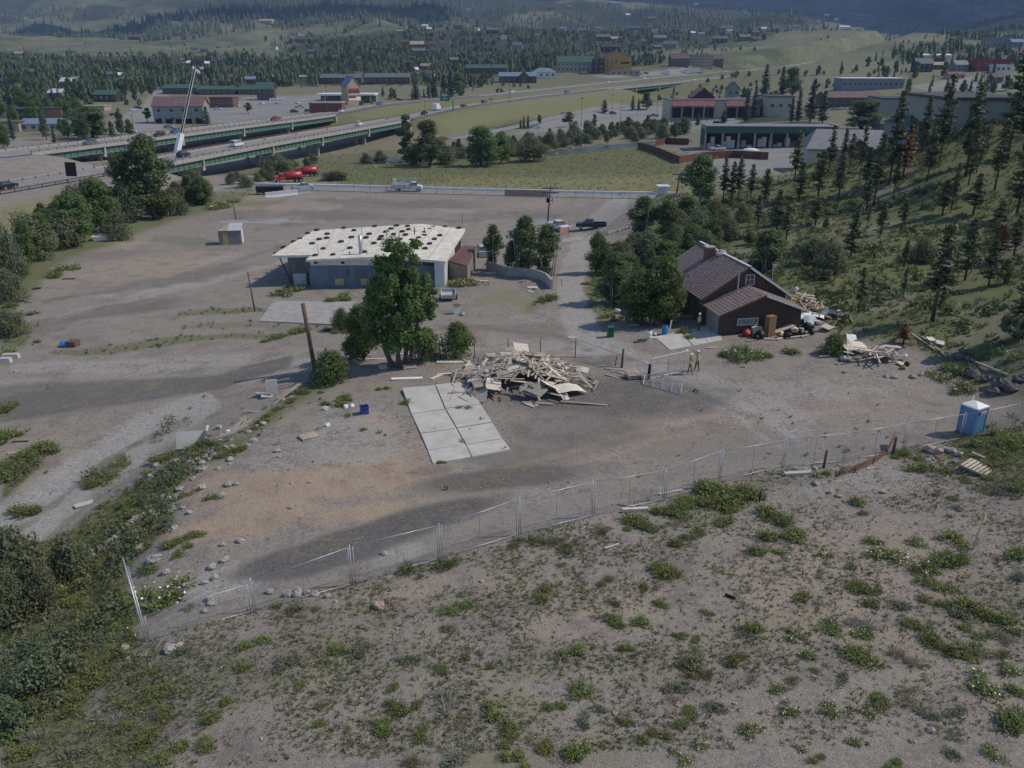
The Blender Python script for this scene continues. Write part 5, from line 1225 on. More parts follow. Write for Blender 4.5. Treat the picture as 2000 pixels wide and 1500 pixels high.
# singular stones
STONES=[(740,1186,.55,1,'big pink stone on the slope below the mesh fence'),(1593,946,.5,0,'round boulder below the pale kerb'),(1576,922,.55,0,'brown boulder at the end of the pale kerb'),(1590,917,.45,0,'grey boulder beside the rusty steel post'),(1552,917,.4,0,'white rock at the left of the boulders by the kerb'),
 (1816,882,.85,1,'upright boulder at the left of the boulder heap'),(1832,886,.8,1,'slanted boulder in the middle of the boulder heap'),(1845,880,.6,0,'small boulder at the back of the boulder heap'),(1858,884,.7,0,'mossy boulder right in the boulder heap'),(1812,902,.45,0,'white stone in front of the boulder heap'),(1866,903,.5,0,'pale stone right below the boulder heap'),(1872,890,.6,0,'dark boulder at the right end of the boulder heap'),(1843,908,.35,0,'low stone in front of the boulder heap'),(1820,897,.3,0,'flat stone under the upright boulder'),
 (370,1002,.42,0,'lone grey rock on the tan earth'),(434,970,.6,0,'flat white rock slab beside the daisies'),(447,948,.5,0,'white stone pair on the tan earth, left one'),(462,946,.4,0,'white stone pair on the tan earth, right one'),
 (332,1270,.6,0,'white rock under the first fence panel'),(243,1268,.5,0,'white stone at the foot of the corner post'),(282,1280,.35,0,'small white stone right of the corner post foot'),(248,1287,.3,0,'white pebble below the corner post'),(350,1262,.4,0,'pale stone right of the rock under the first panel'),
 (410,1172,.5,0,'white stone behind the first fence panel'),(415,1180,.45,0,'dark edged stone behind the first fence panel'),(400,1195,.4,0,'flat stone near the first fence panel brace'),
 (562,1163,.5,0,'left rock of the rubble behind the second fence panel'),(580,1160,.6,0,'biggest rock of the rubble behind the second fence panel'),(600,1158,.4,0,'middle rock of the rubble behind the second fence panel'),(615,1163,.45,0,'right rock of the rubble behind the second fence panel'),(640,1166,.4,0,'white rock right on the lower rail of the second panel'),(528,1158,.45,0,'pale slab rock at the left of the panel rubble'),
 (655,1176,.25,0,'small pale stone below the second panel'),(775,1228,.22,0,'white stone on the middle of the slope'),(940,1136,.28,1,'pinkish stone on the slope under the third post'),(1145,1050,.28,0,'white flat stone below the fifth post'),(1258,1043,.25,0,'small white stone below the thick brush'),(1102,1283,.25,0,'white stone beside the yellow topped brush'),(1203,1396,.24,0,'pale stone low on the middle slope'),(1435,1375,.2,0,'white stone on the lower right slope'),(1650,980,.28,0,'white cube stone right of the shrubs under the rusty gate'),(1638,970,.4,1,'flat red stone under the rusty gate'),(1622,963,.45,1,'flat tan stone under the rusty gate'),(1725,962,.4,1,'red flat stone in the middle of the right slope'),(1782,1448,.28,0,'white stone in the lower right corner'),(1818,1427,.3,0,'pale stone in the lower right corner'),
 (568,992,.35,0,'grey stone on the tan earth of the yard'),(569,944,.25,1,'dark red stone on the yard dirt'),(606,942,.28,1,'red brick scrap on the yard dirt'),(542,882,.5,0,'white flat stone left of the lone pallet'),(545,893,.28,1,'reddish stone left of the lone pallet'),(1073,942,.2,0,'round stone on the yard behind the fifth panel'),(1108,955,.3,0,'pale stone on the yard behind the fifth panel'),(1112,942,.25,0,'small pale stone behind the fifth panel'),(750,1082,.4,0,'pale rubble lump behind the third panel'),
 (395,905,.45,0,'white stone at the left of the yard rubble'),(400,915,.5,0,'large stone of the yard rubble'),(385,920,.4,0,'low stone of the yard rubble'),(410,897,.4,0,'upper stone of the yard rubble'),(452,898,.35,0,'stone right of the yard rubble'),(305,910,.5,0,'white stone on the edge of the bank'),(345,1132,.5,0,'pale stone on the trampled earth by the fence'),(420,1130,.45,0,'white stone in the left rubble by the fence'),(435,1065,.4,0,'rounded stone at the left end of the black dirt'),(440,1095,.5,0,'stone in the rubble left of the black dirt'),(470,1058,.45,0,'white stone at the tip of the black dirt'),(415,1110,.55,0,'largest white stone of the left rubble'),(400,1140,.4,0,'stone below the left rubble'),(365,1145,.4,0,'stone beside the white daisies'),(275,1075,.7,0,'flat stone slab on the bank by the leaning post'),(302,1095,.8,0,'pale boulder on the bank right of the leaning post'),(325,1120,.5,0,'small boulder near the leaning post'),(1648,728,.4,0,'pale rock on the dirt below the lower rubbish heap'),(1730,736,.5,0,'brown rock at the front of the lower rubbish heap'),(1748,738,.6,0,'dark rock at the front of the lower rubbish heap'),(1800,733,.5,0,'pale rock right of the lower rubbish heap'),(1782,738,.6,0,'long rock right of the lower rubbish heap'),(30,727,.4,1,'brown stone on the lower road')]
for i,(px,py,s,pk,lab) in enumerate(STONES):
 lump('stone',px,py,s,M_PINK if pk else M_STONE,lab,'stone',50+i,.55)
for i,(px,py,s) in enumerate(PENDING_ROCKS): lump('stone',px,py,s,M_STONE,'pale rubble stone on the grassy bank edge of the yard','stone',400+i,.5,n=7)
rowlab=['lowest','second','third','fourth','fifth','sixth','seventh','eighth','ninth','tenth','highest']
for i,(px,py) in enumerate(((135,1118),(150,1105),(172,1092),(188,1078),(205,1070),(222,1058),(232,1048),(242,1040),(252,1030),(264,1022),(272,1014))):
 p=at(px,py);o=MB().box((0,0,.1),(random.uniform(.7,1.3),random.uniform(.4,.6),.35),.0,0,.75,random.uniform(-.2,.2)).build('wall_stone',M_STONE);o.location=p;o.rotation_euler=(random.uniform(-.1,.1),random.uniform(-.1,.1),.75+random.uniform(-.3,.3))
 tag(o,f'{rowlab[i]} flat pale block of the stone row on the bank','stone')
# tilted concrete blocks, broken timber
def conc_blocks():
 p=at(376,872);o=MB().box((0,0,.55),(2.1,.16,1.25),0,0,1,-.5).build('concrete_block',M_CONC);o.location=p;o.rotation_euler=(0,0,.18);tag(o,'broad concrete slab tilted against another on the bank','concrete block')
 p=at(403,862);o=MB().box((0,0,.5),(.16,1.0,1.2),0,0,1,0,.35).build('concrete_block',M_CONC);o.location=p;o.rotation_euler=(0,0,.25);tag(o,'narrow concrete slab propping the broad tilted one','concrete block')
 p=at(532,770);o=MB().box((0,0,.6),(.9,.25,1.3),.2,0,1,-.15).build('concrete_block',M_CONC);o.location=p;tag(o,'upright concrete block beside the upper timber bundle','concrete block')
 for i,(px,py,l,rz,ty) in enumerate(((455,850,2.2,.62,-.25),(462,848,2.0,.55,-.2),(470,842,2.2,.7,-.3),(468,836,1.4,1.1,-.4),(480,828,1.0,1.5,-.9),(475,832,.9,.2,-1.0),(445,862,1.6,.5,-.1))):
  q=at(px,py);o=MB().box((0,0,.25+i*.04),(l,.2,.14)).build('timber',M_WOODG);o.location=q;o.rotation_euler=(0,ty,rz);tag(o,f'{ORD[i]} grey beam from the left in the broken timber bundle','beam','broken timber by the concrete slabs')
 for i,(px,py,l,rz,ty) in enumerate(((552,782,2.0,.95,-.3),(560,778,2.4,.85,-.35),(566,772,2.2,.8,-.3),(572,765,1.8,.7,-.3),(545,760,1.8,.3,-.1),(548,752,1.6,.1,-.15),(520,775,1.0,-.2,-.05))):
  q=at(px,py);o=MB().box((0,0,.25+(i % 3)*.08),(l,.18,.12)).build('timber',M_WOODG);o.location=q;o.rotation_euler=(0,ty,rz);tag(o,f'{ORD[i]} grey beam of the upper timber bundle below the pole','beam','upper timber bundle')
 for i,(px,py,rz) in enumerate(((510,772,.1),(521,776,.3))):
  q=at(px,py);b=MB()
  for k in range(5): b.tube([(-.45,k*.11 - .22,.12),(.45,k*.11 - .22,.12)],.06,6)
  o=b.build('corrugated_scrap',M_GREYP);o.location=q;o.rotation_euler=(0,.1,rz);tag(o,('left' if i==0 else 'right')+' scrap of corrugated sheet by the upright concrete block','metal sheet')
 q=at(446,848);b=MB().lathe([(.13,-.14),(.17,-.11),(.17,.11),(.13,.14)],n=14);o=b.build('wheel',M_WHITE);o.location=q+Vector((0,0,.17));o.rotation_euler=(PI/2,0,.4);tag(o,'small white wheel hub in the broken timber','wheel')
 q=at(428,837);o=MB().lathe([(.13,-.22),(.15,-.2),(.15,.2),(.13,.22)],n=14).build('gas_bottle',M_GREYP);o.location=q+Vector((0,0,.15));o.rotation_euler=(PI/2,0,1.2);tag(o,'grey gas bottle lying above the concrete slabs','gas bottle')
 for x,y,l,rz,lab in ((22,700,1.6,.15,'upper pale concrete block at the left border'),(8,708,1.5,.05,'lower pale concrete block at the left border')):
  q=at(x,y);o=MB().box((0,0,.25),(l,.6,.5),0,0,.9).build('concrete_block',M_CONC);o.location=q;o.rotation_euler=(0,0,rz);tag(o,lab,'concrete block')
conc_blocks()
q=at(138,676);r=thing('tarp_crate','bright blue tarp over a rusty crate on the lower road edge','crate',q,-.1)
b=MB().box((.3,0,.3),(1.0,1.0,.6));b.build('crate',M_RUST,r)
b=MB().ball((-.4,0,.2),(.8,.55,.38),10,6,0,.1);b.build('tarp',M_BLUEB,r)
# poles and posts
def pole(name,base,top,r0,r1,m,label,cat='pole',n=10):
 p=at(*base);tp=Vector(from_depth(top[0],top[1],pixel_of(p)[2]*(top[2] if len(top)>2 else 1.0)))
 hh=tp - p
 zc=pixel_of(p)[2];b_=(top[1] - 750)/FOC
 h=(base[1] - top[1])/FOC*zc/(CP - (base[1] - 750)/FOC*SP);dx=(top[0] - base[0])/FOC*zc
 r=thing(name,label,cat,p);MB().tube([(0,0,-.5),(dx*.5,0,h*.5),(dx,0,h)],[r0,(r0+r1)/2,r1],n).build('shaft',m,r,True);return r,h,dx
pole('cut_off_pole',(616,724),(604,597),.20,.17,M_POLE,'thick brown cut off wooden pole by the leafy thicket')
pole('thin_pole',(498,608),(493,532),.10,.07,M_POLE,'thin dark pole standing by the old concrete floor')
pole('thin_pole',(461,428),(459,390),.12,.09,M_POLE,'thin dark pole behind the corrugated shed')
def utility_pole(base,top,label,trans=True,arms=1):
 r,h,dx=pole('utility_pole',base,top,.17,.11,M_POLE,label)
 for k in range(arms):
  z=h - .45 - k*.9;MB().box((dx,-.12,z),(3.2,.18,.2)).build('crossarm',M_POLE,r)
  MB().bar((dx - .7,-.1,z - .05),(dx,-.1,z - .75),.05).bar((dx+.7,-.1,z - .05),(dx,-.1,z - .75),.05).build('brace',M_POLE,r)
  for x in (-1.2,-.7,.7,1.2): MB().lathe([(.05,0),(.08,.05),(.04,.12),(.07,.16),(.02,.24)],(dx+x,-.12,z+.07),8).build('insulator',M_GREYP,r)
 if trans:
  for x,z,m in ((-.55,h - 3.3,M_DARK),(.55,h - 3.1,M_GREYP)): MB().lathe([(.24,0),(.26,.05),(.26,.85),(.2,.95)],(dx+x,-.1,z),12).build('transformer',m,r)
  MB().box((dx,-.1,h - 2.9),(1.2,.1,.1)).build('bracket',M_POLE,r)
 return r
utility_pole((1069,439),(1074,364),'utility pole with crossarm and transformers by the white parked truck',True,2)
utility_pole((1321,378),(1326,336),'bare utility pole beside the white road below the hill',False)
pole('steel_post',(1608,914),(1610,880),.085,.08,M_RUST,'short rusty steel post with a hook by the mesh fence')
pole('steel_post',(1743,887),(1745,854),.10,.09,M_RUST,'thick rusty post carrying the bent rusty gate')
pole('steel_post',(1483,981),(1483,958),.04,.04,M_DARK,'thin black post in front of the thick brush')
pole('stake',(1898,1073),(1909,1005),.05,.045,M_WOODY,'wooden survey stake with white top on the right slope','stake',4)
for b,t,l in (((1055,695),(1055,662),'first thin fence post behind the scrap wood pile'),((1123,698),(1124,660),'second thin fence post behind the scrap wood pile'),((993,680),(992,662),'thin post left behind the scrap wood pile'),((860,700),(860,664),'thin steel post left of the loose willow'),((927,700),(927,664),'thin steel post right of the loose willow'),
 ((1201,715),(1204,694),'short leaning post near the litter'),((1097,558),(1097,545),'short post at the end of the curved wall'),((1159,560),(1159,540),'wooden post on the road verge opposite the curved wall'),((1111,457),(1111,430),'thin post beside the pink panel'),((1083,437),(1083,417),'brown post behind the white parked truck'),((903,437),(903,415),'thin mast behind the flat white roof')):
 pole('fence_post',b,t,.045,.04,M_POLE,l,'post')
pole('gate_post',(1214,718),(1216,682),.10,.10,M_RUST,'rusty gate post with the slack wire','post');pole('gate_post',(1266,740),(1268,712),.12,.12,M_DARK,'stout dark gate post at the fallen gate','post')
def lines(name,label,cat,pts,rad,m,sag=0):
 P_=[Vector(p) for p in pts];o=P_[0].copy();r=MB().tube([p - o for p in P_],rad,5).build(name,m);r.location=o;return tag(r,label,cat)
def above(px,py,h): p=at(px,py);return Vector((p.x,p.y,p.z+h))
lines('fence_rail','slack top rail running from the thin posts to the dark gate post','rail',[above(1123,698,1.75),above(1160,705,1.45),above(1205,718,1.25),above(1266,740,1.2)],.025,M_STEEL)
lines('water_pipe','white pipe lying along the dirt behind the scrap wood pile','pipe',[above(1055,696,.05),above(1090,697,.06),above(1143,698,.05)],.05,M_GREYP)
def gate(p0,p1,h,label,fallen=False,lie=None,n=3):
 a=at(*p0);b=at(*p1);r=thing('chain_gate',label,'gate',a);d_=b - a;d_.z=0
 up=Vector((0,0,h)) if lie is None else lie
 o=Vector((0,0,.08));f=MB();q=[o,d_+o,d_+o+up,o+up]
 for i in range(4): f.tube([q[i],q[(i+1) % 4]],.035,6)
 f.build('frame',M_STEEL,r)
 for k in range(1,n): f=MB();f.tube([d_*(k/n)+o,d_*(k/n)+o+up],.025,5);f.build('brace',M_STEEL,r)
 W=MB();L=d_.length;H=up.length;m_=int((L+H)/.1)
 for s in (1,-1):
  for k in range(m_):
   x0=-H+k*.1;t0,t1=max(0,x0),min(L,x0+H)
   if t1 - t0<.04: continue
   z0,z1=(t0 - x0)/H,(t1 - x0)/H
   if s<0: z0,z1=1 - z0,1 - z1
   A=o+d_*(t0/L)+up*z0;B=o+d_*(t1/L)+up*z1;w=Vector((0,.002,.002))
   W.add((A - w,B - w,B+w,A+w),((0,1,2,3),))
 W.build('wire_mesh',M_WIRE,r)
gate((1270,741),(1338,725),1.75,'standing chain link gate leaf left of the two workers',n=2)
gate((1256,752),(1330,771),1.5,'fallen chain link gate lying on the dirt',lie=Vector((.35,1.5,.35)),n=4)
b=MB()
for k in range(9):
 a=random.uniform(-.6,.9);b.tube([(0,0,.05),(.25*math.cos(a),.25*math.sin(a),.25),(.55*math.cos(a*1.3),.5*math.sin(a),.08)],[.03,.025,.01],5)
o=b.build('root_stump',M_DWOOD);o.location=at(1352,766);tag(o,'dark twisted root at the corner of the fallen gate','stump')
def rusty_gate():
 pts=[at(1634,930),at(1670,922),at(1705,905),at(1730,888),at(1744,868)];o=pts[0]
 r=thing('rusty_gate','bent rusty tubular farm gate sagging below the mesh fence','gate',o)
 hts=[.25,.25,.35,.55,1.1];back=Vector((.55,.75,0))
 for k in range(6):
  t=k/5;line=[p - o+Vector((0,0,.06+h*t*.5+(.35 if i==4 else 0)))+back*t*(1 - i*.22) for i,(p,h) in enumerate(zip(pts,hts))]
  MB().tube(line,.035,6).build('rail',M_RUST,r,True)
 for i in (0,1,2): p=pts[i] - o;MB().tube([p+Vector((-.1,-.15,.03)),p+back*1.15*(1 - i*.2)+Vector((0,0,.35+.1*i))],.03,6).build('upright',M_RUST,r,True)
rusty_gate()
# portable toilet
def potty():
 p=at(1893,846);r=thing('portable_toilet','blue portable toilet with white roof beyond the mesh fence','portable toilet',p,R(28))
 w=.58;MB().box((0,0,1.03),(2*w,2*w,2.06)).build('cabin',M_POTTY,r)
 for i in (-1,1):
  for j in (-1,1): MB().box((i*w,j*w,1.05),(.09,.09,2.12)).build('corner_post',M_POTTY,r)
 MB().box((0,0,.05),(1.28,1.28,.12)).build('base',M_DARK,r)
 MB().lathe([(w*1.52,2.06),(w*1.52,2.16),(w*1.25,2.22),(.12,2.42),(.03,2.44)],n=4).build('roof',M_WHITE,r).rotation_euler=(0,0,PI/4)
 MB().box((-.02,-w - .015,1.0),(.86,.03,1.86)).build('door',M_POTTY,r)
 MB().tube([(.38,.50,.2),(.38,.50,2.6)],.05,8).build('vent_pipe',M_WHITE,r)
 for face in (0,1):
  M=Matrix.Rotation(0 if face==0 else PI/2,4,'Z')
  def plate(nm,x,z,sx,sz,m,t):
   o=MB().box((0,0,0),(sx,.012,sz)).build(nm,m,r);v=M @ Vector((x,-w - .04 - t,z));o.location=v;o.rotation_euler=(0,0,0 if face==0 else PI/2)
  plate('emblem',-.30,1.74,.24,.24,mat('navy_print',(.03,.03,.12),.5,.1),0)
  plate('sign_plate',.14,1.70,.56,.24,M_WHITE,0);plate('lettering',.14,1.72,.48,.09,mat('red_print',(.5,.08,.07),.5,.1),.012);plate('lettering',.14,1.62,.36,.03,mat('red_print',(.5,.08,.07),.5,.1),.012)
potty()
# the brown shingled house
M_SHING=mat('maroon_shingle',(.225,.172,.163),.92,.35,3,c2=(.128,.097,.092),bump=.4,each=.1)
M_BOARD=mat('dark_board_wall',(.105,.065,.048),.9,.45,3,streak=(8,8,.6),each=.15)
M_FASC=mat('pale_fascia',(.60,.59,.56),.8,.25,3);M_SIDE=mat('grey_siding',(.24,.235,.23),.85,.2,2)
M_BRICK=mat('chimney_brick',(.20,.10,.075),.9,.35,7,bump=.3)
SHINGLE={}
def shingled(root,name,a,b,c,d_,rows,seed=0):
 """roof plane a-b (eave) to d_-c (ridge): deck with overlapping courses of separate tabs, joined as one part"""
 a,b,c,d_=(Vector(x) for x in (a,b,c,d_));n=(b - a).cross(d_ - a).normalized()
 if n.z<0: n=-n
 deck=MB().slab(a,b,c,d_,.14).build(name,M_SHING,root)
 rng=random.Random(seed);m=MB();L=max((b - a).length,(c - d_).length)
 for r in range(rows):
  t0,t1=r/rows,min(1,(r+1.12)/rows)
  p0,p1=a.lerp(d_,t0),b.lerp(c,t0);q0,q1=a.lerp(d_,t1),b.lerp(c,t1)
  k=max(2,int(L/.55));cuts=[0]+sorted((i+rng.uniform(-.25,.25)+(.5 if r % 2 else 0))/k for i in range(1,k))+[1]
  for u,v in zip(cuts,cuts[1:]):
   v -= .012/L*2;h=.028+rng.uniform(0,.014)
   if v - u<.003: continue
   m.add((p0.lerp(p1,u)+n*h,p0.lerp(p1,v)+n*h,q0.lerp(q1,v)+n*.006,q0.lerp(q1,u)+n*.006,p0.lerp(p1,u),p0.lerp(p1,v)),((0,1,2,3),(4,5,1,0)))
 o=m.build('shingles',M_SHING,deck);o['kind']='stuff'
 return deck
def boards(root,name,p,q,h0,h1f,m,w=.26,out=(0,-1,0),t=.03,z0=0.0):
 """a wall of upright boards from p to q; top follows h1f(u)"""
 p=Vector(p);q=Vector(q);L=(q - p).length;n=max(2,int(L/w));d_=(q - p)/n;o=Vector(out);mb=MB()
 for i in range(n):
  x0=p+d_*(i+.04);x1=p+d_*(i+.96);k=t*random.uniform(.5,1.2)
  za,zb=h1f((i+.04)/n),h1f((i+.96)/n)
  V=[x0+Vector((0,0,z0)),x1+Vector((0,0,z0)),x1+Vector((0,0,zb)),x0+Vector((0,0,za))]
  mb.add(V+[v+o*k for v in V],((4,5,6,7),(0,4,7,3),(5,1,2,6),(7,6,2,3)))
 r=mb.build(name,m,root);r['kind']='stuff';return r
def house():
 p=at(1405,656);r=thing('brown_house','dark brown timber house with maroon shingle roofs at the foot of the hill','house',p,R(11))
 gw,gd,ge,gp=8.3,3.7,2.15,3.75
 def gable(u): return ge+(gp - ge)*(1 - abs(2*u - 1))
 w=MB();w.side([(0,-.4),(gw,-.4),(gw,ge),(gw/2,gp - .02),(0,ge)],.03,gd);body=w.build('garage_wall',M_BOARD,r)
 boards(body,'cladding',(0,.03,0),(gw,.03,0),0,lambda u: gable(u) - .03,M_BOARD)
 MB().box((-.02,1.75,.98),(.06,2.7,1.95)).build('garage_door',M_SIDE,r)
 gdoor=r.children[-1]
 for k in range(4): MB().box((-.06,1.75,.25+k*.48),(.03,2.6,.42)).build('panel',M_SIDE,gdoor)
 ov=.42;el=lambda x: ge+(gp - ge)/(gw/2)*(x if x<gw/2 else gw - x)+.14
 shingled(r,'garage_roof',(-ov,-ov - .1,el(-ov)),(-ov,4.4,el(-ov)),(gw/2,4.4,gp+.14),(gw/2,-ov - .1,gp+.14),13,1)
 shingled(r,'garage_roof',(gw+ov,4.4,el(gw+ov)),(gw+ov,-ov - .1,el(gw+ov)),(gw/2,-ov - .1,gp+.14),(gw/2,4.4,gp+.14),13,2)
 MB().bar((gw+ov,-ov - .13,el(gw+ov) - .02),(gw/2,-ov - .13,gp+.12),.06,.2).build('fascia',M_FASC,r);MB().bar((-ov,-ov - .13,el(-ov) - .02),(gw/2,-ov - .13,gp+.12),.06,.18).build('fascia',M_BOARD,r)
 def window(name,x,y,z,sx,sz,bars,m=M_FASC,par=r):
  f=MB().box((x,y,z+sz/2),(sx+.14,.06,.07)).box((x,y,z - sz/2),(sx+.14,.06,.07)).box((x - sx/2 - .035,y,z),(.07,.06,sz - .07)).box((x+sx/2+.035,y,z),(.07,.06,sz - .07)).build(name,m,par)
  MB().box((x,y+.012,z),(sx,.02,sz)).build('pane',mat('sky_glass',(.20,.22,.235),.15,.3,1) if bars>2 else M_GLASS,f)
  for k in range(1,bars): MB().box((x - sx/2+sx*k/bars,y - .01,z),(.035,.05,sz)).build('bar',m,f)
  if bars==2: MB().box((x,y - .012,z),(sx,.045,.035)).build('bar',m,f)
 window('window',2.75,-.05,1.28,2.0,.62,5)
 mx0,mx1,my0,my1,me_,mp=-.2,8.5,3.75,15.2,2.7,5.45;mid=(mx0+mx1)/2
 w=MB();w.side([(mx0,-.5),(mx1,-.5),(mx1,me_),(mid,mp - .02),(mx0,me_)],my0,my1);mw=w.build('wall',M_BOARD,r)
 def mg(u): return me_+(mp - me_)*(1 - abs(2*u - 1)) - .03
 boards(mw,'cladding',(mx0,my0 - .0,0),(mx1,my0 - .0,0),0,mg,M_BOARD,z0=2.2)
 boards(mw,'side_cladding',(mx0,my1,0),(mx0,my0,0),0,lambda u: me_ - .05,M_BOARD,out=(-1,0,0))
 window('gable_window',mid+.3,my0 - .08,4.35,.8,1.0,2)
 el2=lambda x: me_+(mp - me_)/(mid - mx0)*((x - mx0) if x<mid else (mx1 - x))+.14
 o2=.5;top=mp+.14;ym=10.2
 shingled(r,'roof',(mx0 - o2,my0 - .5,el2(mx0 - o2)+.16),(mx0 - o2,ym,el2(mx0 - o2)+.16),(mid,ym,top+.16),(mid,my0 - .5,top+.16),22,3)
 shingled(r,'roof',(mx0 - o2,ym,el2(mx0 - o2)),(mx0 - o2,my1+.5,el2(mx0 - o2)),(mid,my1+.5,top),(mid,ym,top),22,4)
 shingled(r,'roof',(mx1+o2,my1+.5,el2(mx1+o2)),(mx1+o2,my0 - .5,el2(mx1+o2)),(mid,my0 - .5,top+.14),(mid,my1+.5,top),22,5)
 MB().bar((mx1+o2,my0 - .55,el2(mx1+o2) - .02),(mid,my0 - .55,top+.12),.06,.22).build('fascia',M_FASC,r);MB().bar((mx0 - o2,my0 - .55,el2(mx0 - o2)+.1),(mid,my0 - .55,top+.12),.06,.2).build('fascia',M_BOARD,r)
 MB().bar((mid,my0 - .5,top+.19),(mid,my1+.5,top+.10),.26,.06).build('sunlit_ridge_strip',M_FASC,r)  # sunlight on the far roof slope, put into this strip's pale colour
 shingled(r,'porch_roof',(-3.1,9.3,2.35),(-3.1,13.6,2.35),(mx0 - .2,13.6,3.15),(mx0 - .2,9.3,3.15),9,6)
 MB().box((-1.6,11.4,1.1),(2.4,3.8,2.3)).build('porch',M_BOARD,r)
 for y in (4.8,7.6): MB().box((mx0 - .03,y,1.45),(.08,1.1,1.0)).build('side_window',M_GLASS,r)
 MB().box((mx0 - .04,6.2,1.0),(.08,.95,2.0)).build('door',mat('door_brown',(.12,.07,.05),.8,.2,2),r)
 ch=MB().box((3.2,10.9,5.1),(.9,.9,2.0)).build('chimney',M_BRICK,r)
 for k in range(11):
  for j in range(4):
   s=j*PI/2;q=Vector((3.2,10.9,4.25+k*.16))+Vector((math.cos(s),math.sin(s),0))*.455
   MB().box(q,(.02 if j % 2==0 else .42,.42 if j % 2==0 else .02,.125)).build('brick',M_BRICK,ch) if k % 2==0 else None
 MB().box((3.2,10.9,6.14),(1.05,1.05,.1)).build('cap',M_CONC2,ch)
 for i,(x,y,z) in enumerate(((3.9,10.2,5.6),(4.15,9.7,5.65),(3.75,9.5,5.6),(4.3,10.1,5.75))): MB().ball((x,y,z),(.4,.35,.22),7,5,0,.2).build('ridge_stone',M_CONC2,r)
 MB().tube([(2.9,3.0,3.1),(2.9,3.0,5.2)],.07,8).build('stove_pipe',M_STEEL,r)
 MB().tube([(7.2,4.4,3.6),(7.2,4.4,5.4),(7.05,4.4,5.7)],.05,8).build('vent_pipe',M_STEEL,r)
 return r
HOUSE=house()
def hp(x,y,z=0.0):                                # a spot beside the house, in the house's own axes
 c,s=math.cos(R(11)),math.sin(R(11));b=HOUSE.location
 X,Y=b.x+x*c - y*s,b.y+x*s+y*c;return Vector((X,Y,float(ground(X,Y))+z))
def setl(o,loc,rot=(0,0,0),lab=None,cat=None,grp=None):
 o.location=loc;o.rotation_euler=rot;return tag(o,lab,cat,grp)
def bagm(m,s,seed):
 st=random.getstate();random.seed(seed);b=MB().ball((0,0,s*.26),(s*.46,s*.36,s*.30),11,7,0,.27);random.setstate(st);return b.mesh('bag',m,True)
b=MB();
def cabinet(x,y,rz,w,d_,h,m,label):
 r=thing('cabinet',label,'cabinet',hp(x,y),R(11)+rz);MB().box((0,0,h/2),(w,d_,h)).build('body',m,r);MB().box((-w*.25,-d_/2 - .012,h*.5),(w*.44,.02,h*.9)).build('door',m,r);MB().box((w*.25,-d_/2 - .012,h*.5),(w*.44,.02,h*.9)).build('door',m,r);MB().box((0,0,h+.012),(w+.05,d_+.05,.03)).build('top',m,r)
M_CAB=mat('cabinet_wood',(.26,.16,.085),.6,.25,2,streak=(4,4,.6))
cabinet(4.55,-1.1,.25,.85,.6,1.95,M_CAB,'tall brown wooden cabinet standing before the house gable')
cabinet(3.4,-.75,-.1,.9,.45,.8,M_PLY,'low tan cabinet behind the black bags')
setl(link('rubbish_bag',bagm(M_RED,1.15,1)),hp(2.45,-.75),(0,0,.3),'red plastic drum bag by the garage window','bag');setl(link('rubbish_bag',bagm(M_RED,.7,2)),hp(2.9,-.45),(0,0,1),'smaller red bag behind the red drum bag','bag')
for i,(x,y,s,lab) in enumerate(((3.3,-1.7,1.3,'largest black sack before the low tan cabinet'),(2.9,-1.9,.8,'small black sack at the foot of the largest sack'),(5.9,-2.0,1.0,'black sack right of the tall cabinet'),(6.5,-1.5,1.1,'shiny black sack under the brown sheet'),(7.6,-1.6,.9,'black sack near the right garage corner'),(8.6,-1.7,.9,'outermost black sack right of the garage'),(8.9,-.4,1.2,'black sack in the shade of the right garage corner'))):
 setl(link('rubbish_bag',bagm(M_BLACK,s,10+i)),hp(x,y),(0,0,i),lab,'bag')
M_TAN=mat('brown_leather',(.30,.15,.06),.5,.2,2);M_BLUEG=mat('faded_blue_cloth',(.28,.34,.46),.8,.2,3)
for i,(x,y,s,m,lab) in enumerate(((5.3,-1.9,.6,M_TAN,'orange brown cushion at the foot of the tall cabinet'),(7.2,-1.25,.8,M_TAN,'orange brown bag among the black sacks'),(6.8,-1.1,.8,M_BLUEG,'faded blue bundle on the rubbish by the garage'),(7.9,-1.0,.7,M_GREYP,'pale grey bundle at the right garage corner'),(5.7,-1.3,.55,M_WHITE,'white bundle right of the tall cabinet'),(2.0,-1.9,.35,M_GREENP,'small green bag at the left of the rubbish'),(7.3,-.7,.75,M_WHITE,'white sack on top of the rubbish by the garage'))):
 setl(link('rubbish_bag',bagm(m,s,30+i)),hp(x,y,.1),(0,0,i),lab,'bag')
for i,(x,y,l,w,rz,ty,m,lab) in enumerate(((3.0,-.5,1.6,.08,.3,-.6,M_PLYP,'pale pole leaning over the red drum bag'),(6.3,-.5,2.2,.8,.1,-.25,M_PLY,'tan sheet leaning on the garage behind the sacks'),(6.6,-2.2,2.0,.3,.15,0,M_WOOD,'brown board lying before the sacks'),(7.8,-2.1,1.4,.25,.4,0,M_WOOD,'short brown board at the front right of the sacks'),(4.0,-2.3,1.0,.25,-.3,0,M_GREYP,'grey flat piece before the cabinet'),(5.0,-2.3,.9,.3,.5,0,M_PLYP,'pale flat piece before the cabinet'),(2.2,-2.2,1.2,.2,.2,0,M_WOODG,'grey board at the left end of the rubbish'))):
 o=MB().box((0,0,0),(l,w,.04)).build('board',m);setl(o,hp(x,y,.1+abs(math.sin(ty))*l/2),(0,ty,R(11)+rz),lab,'board')
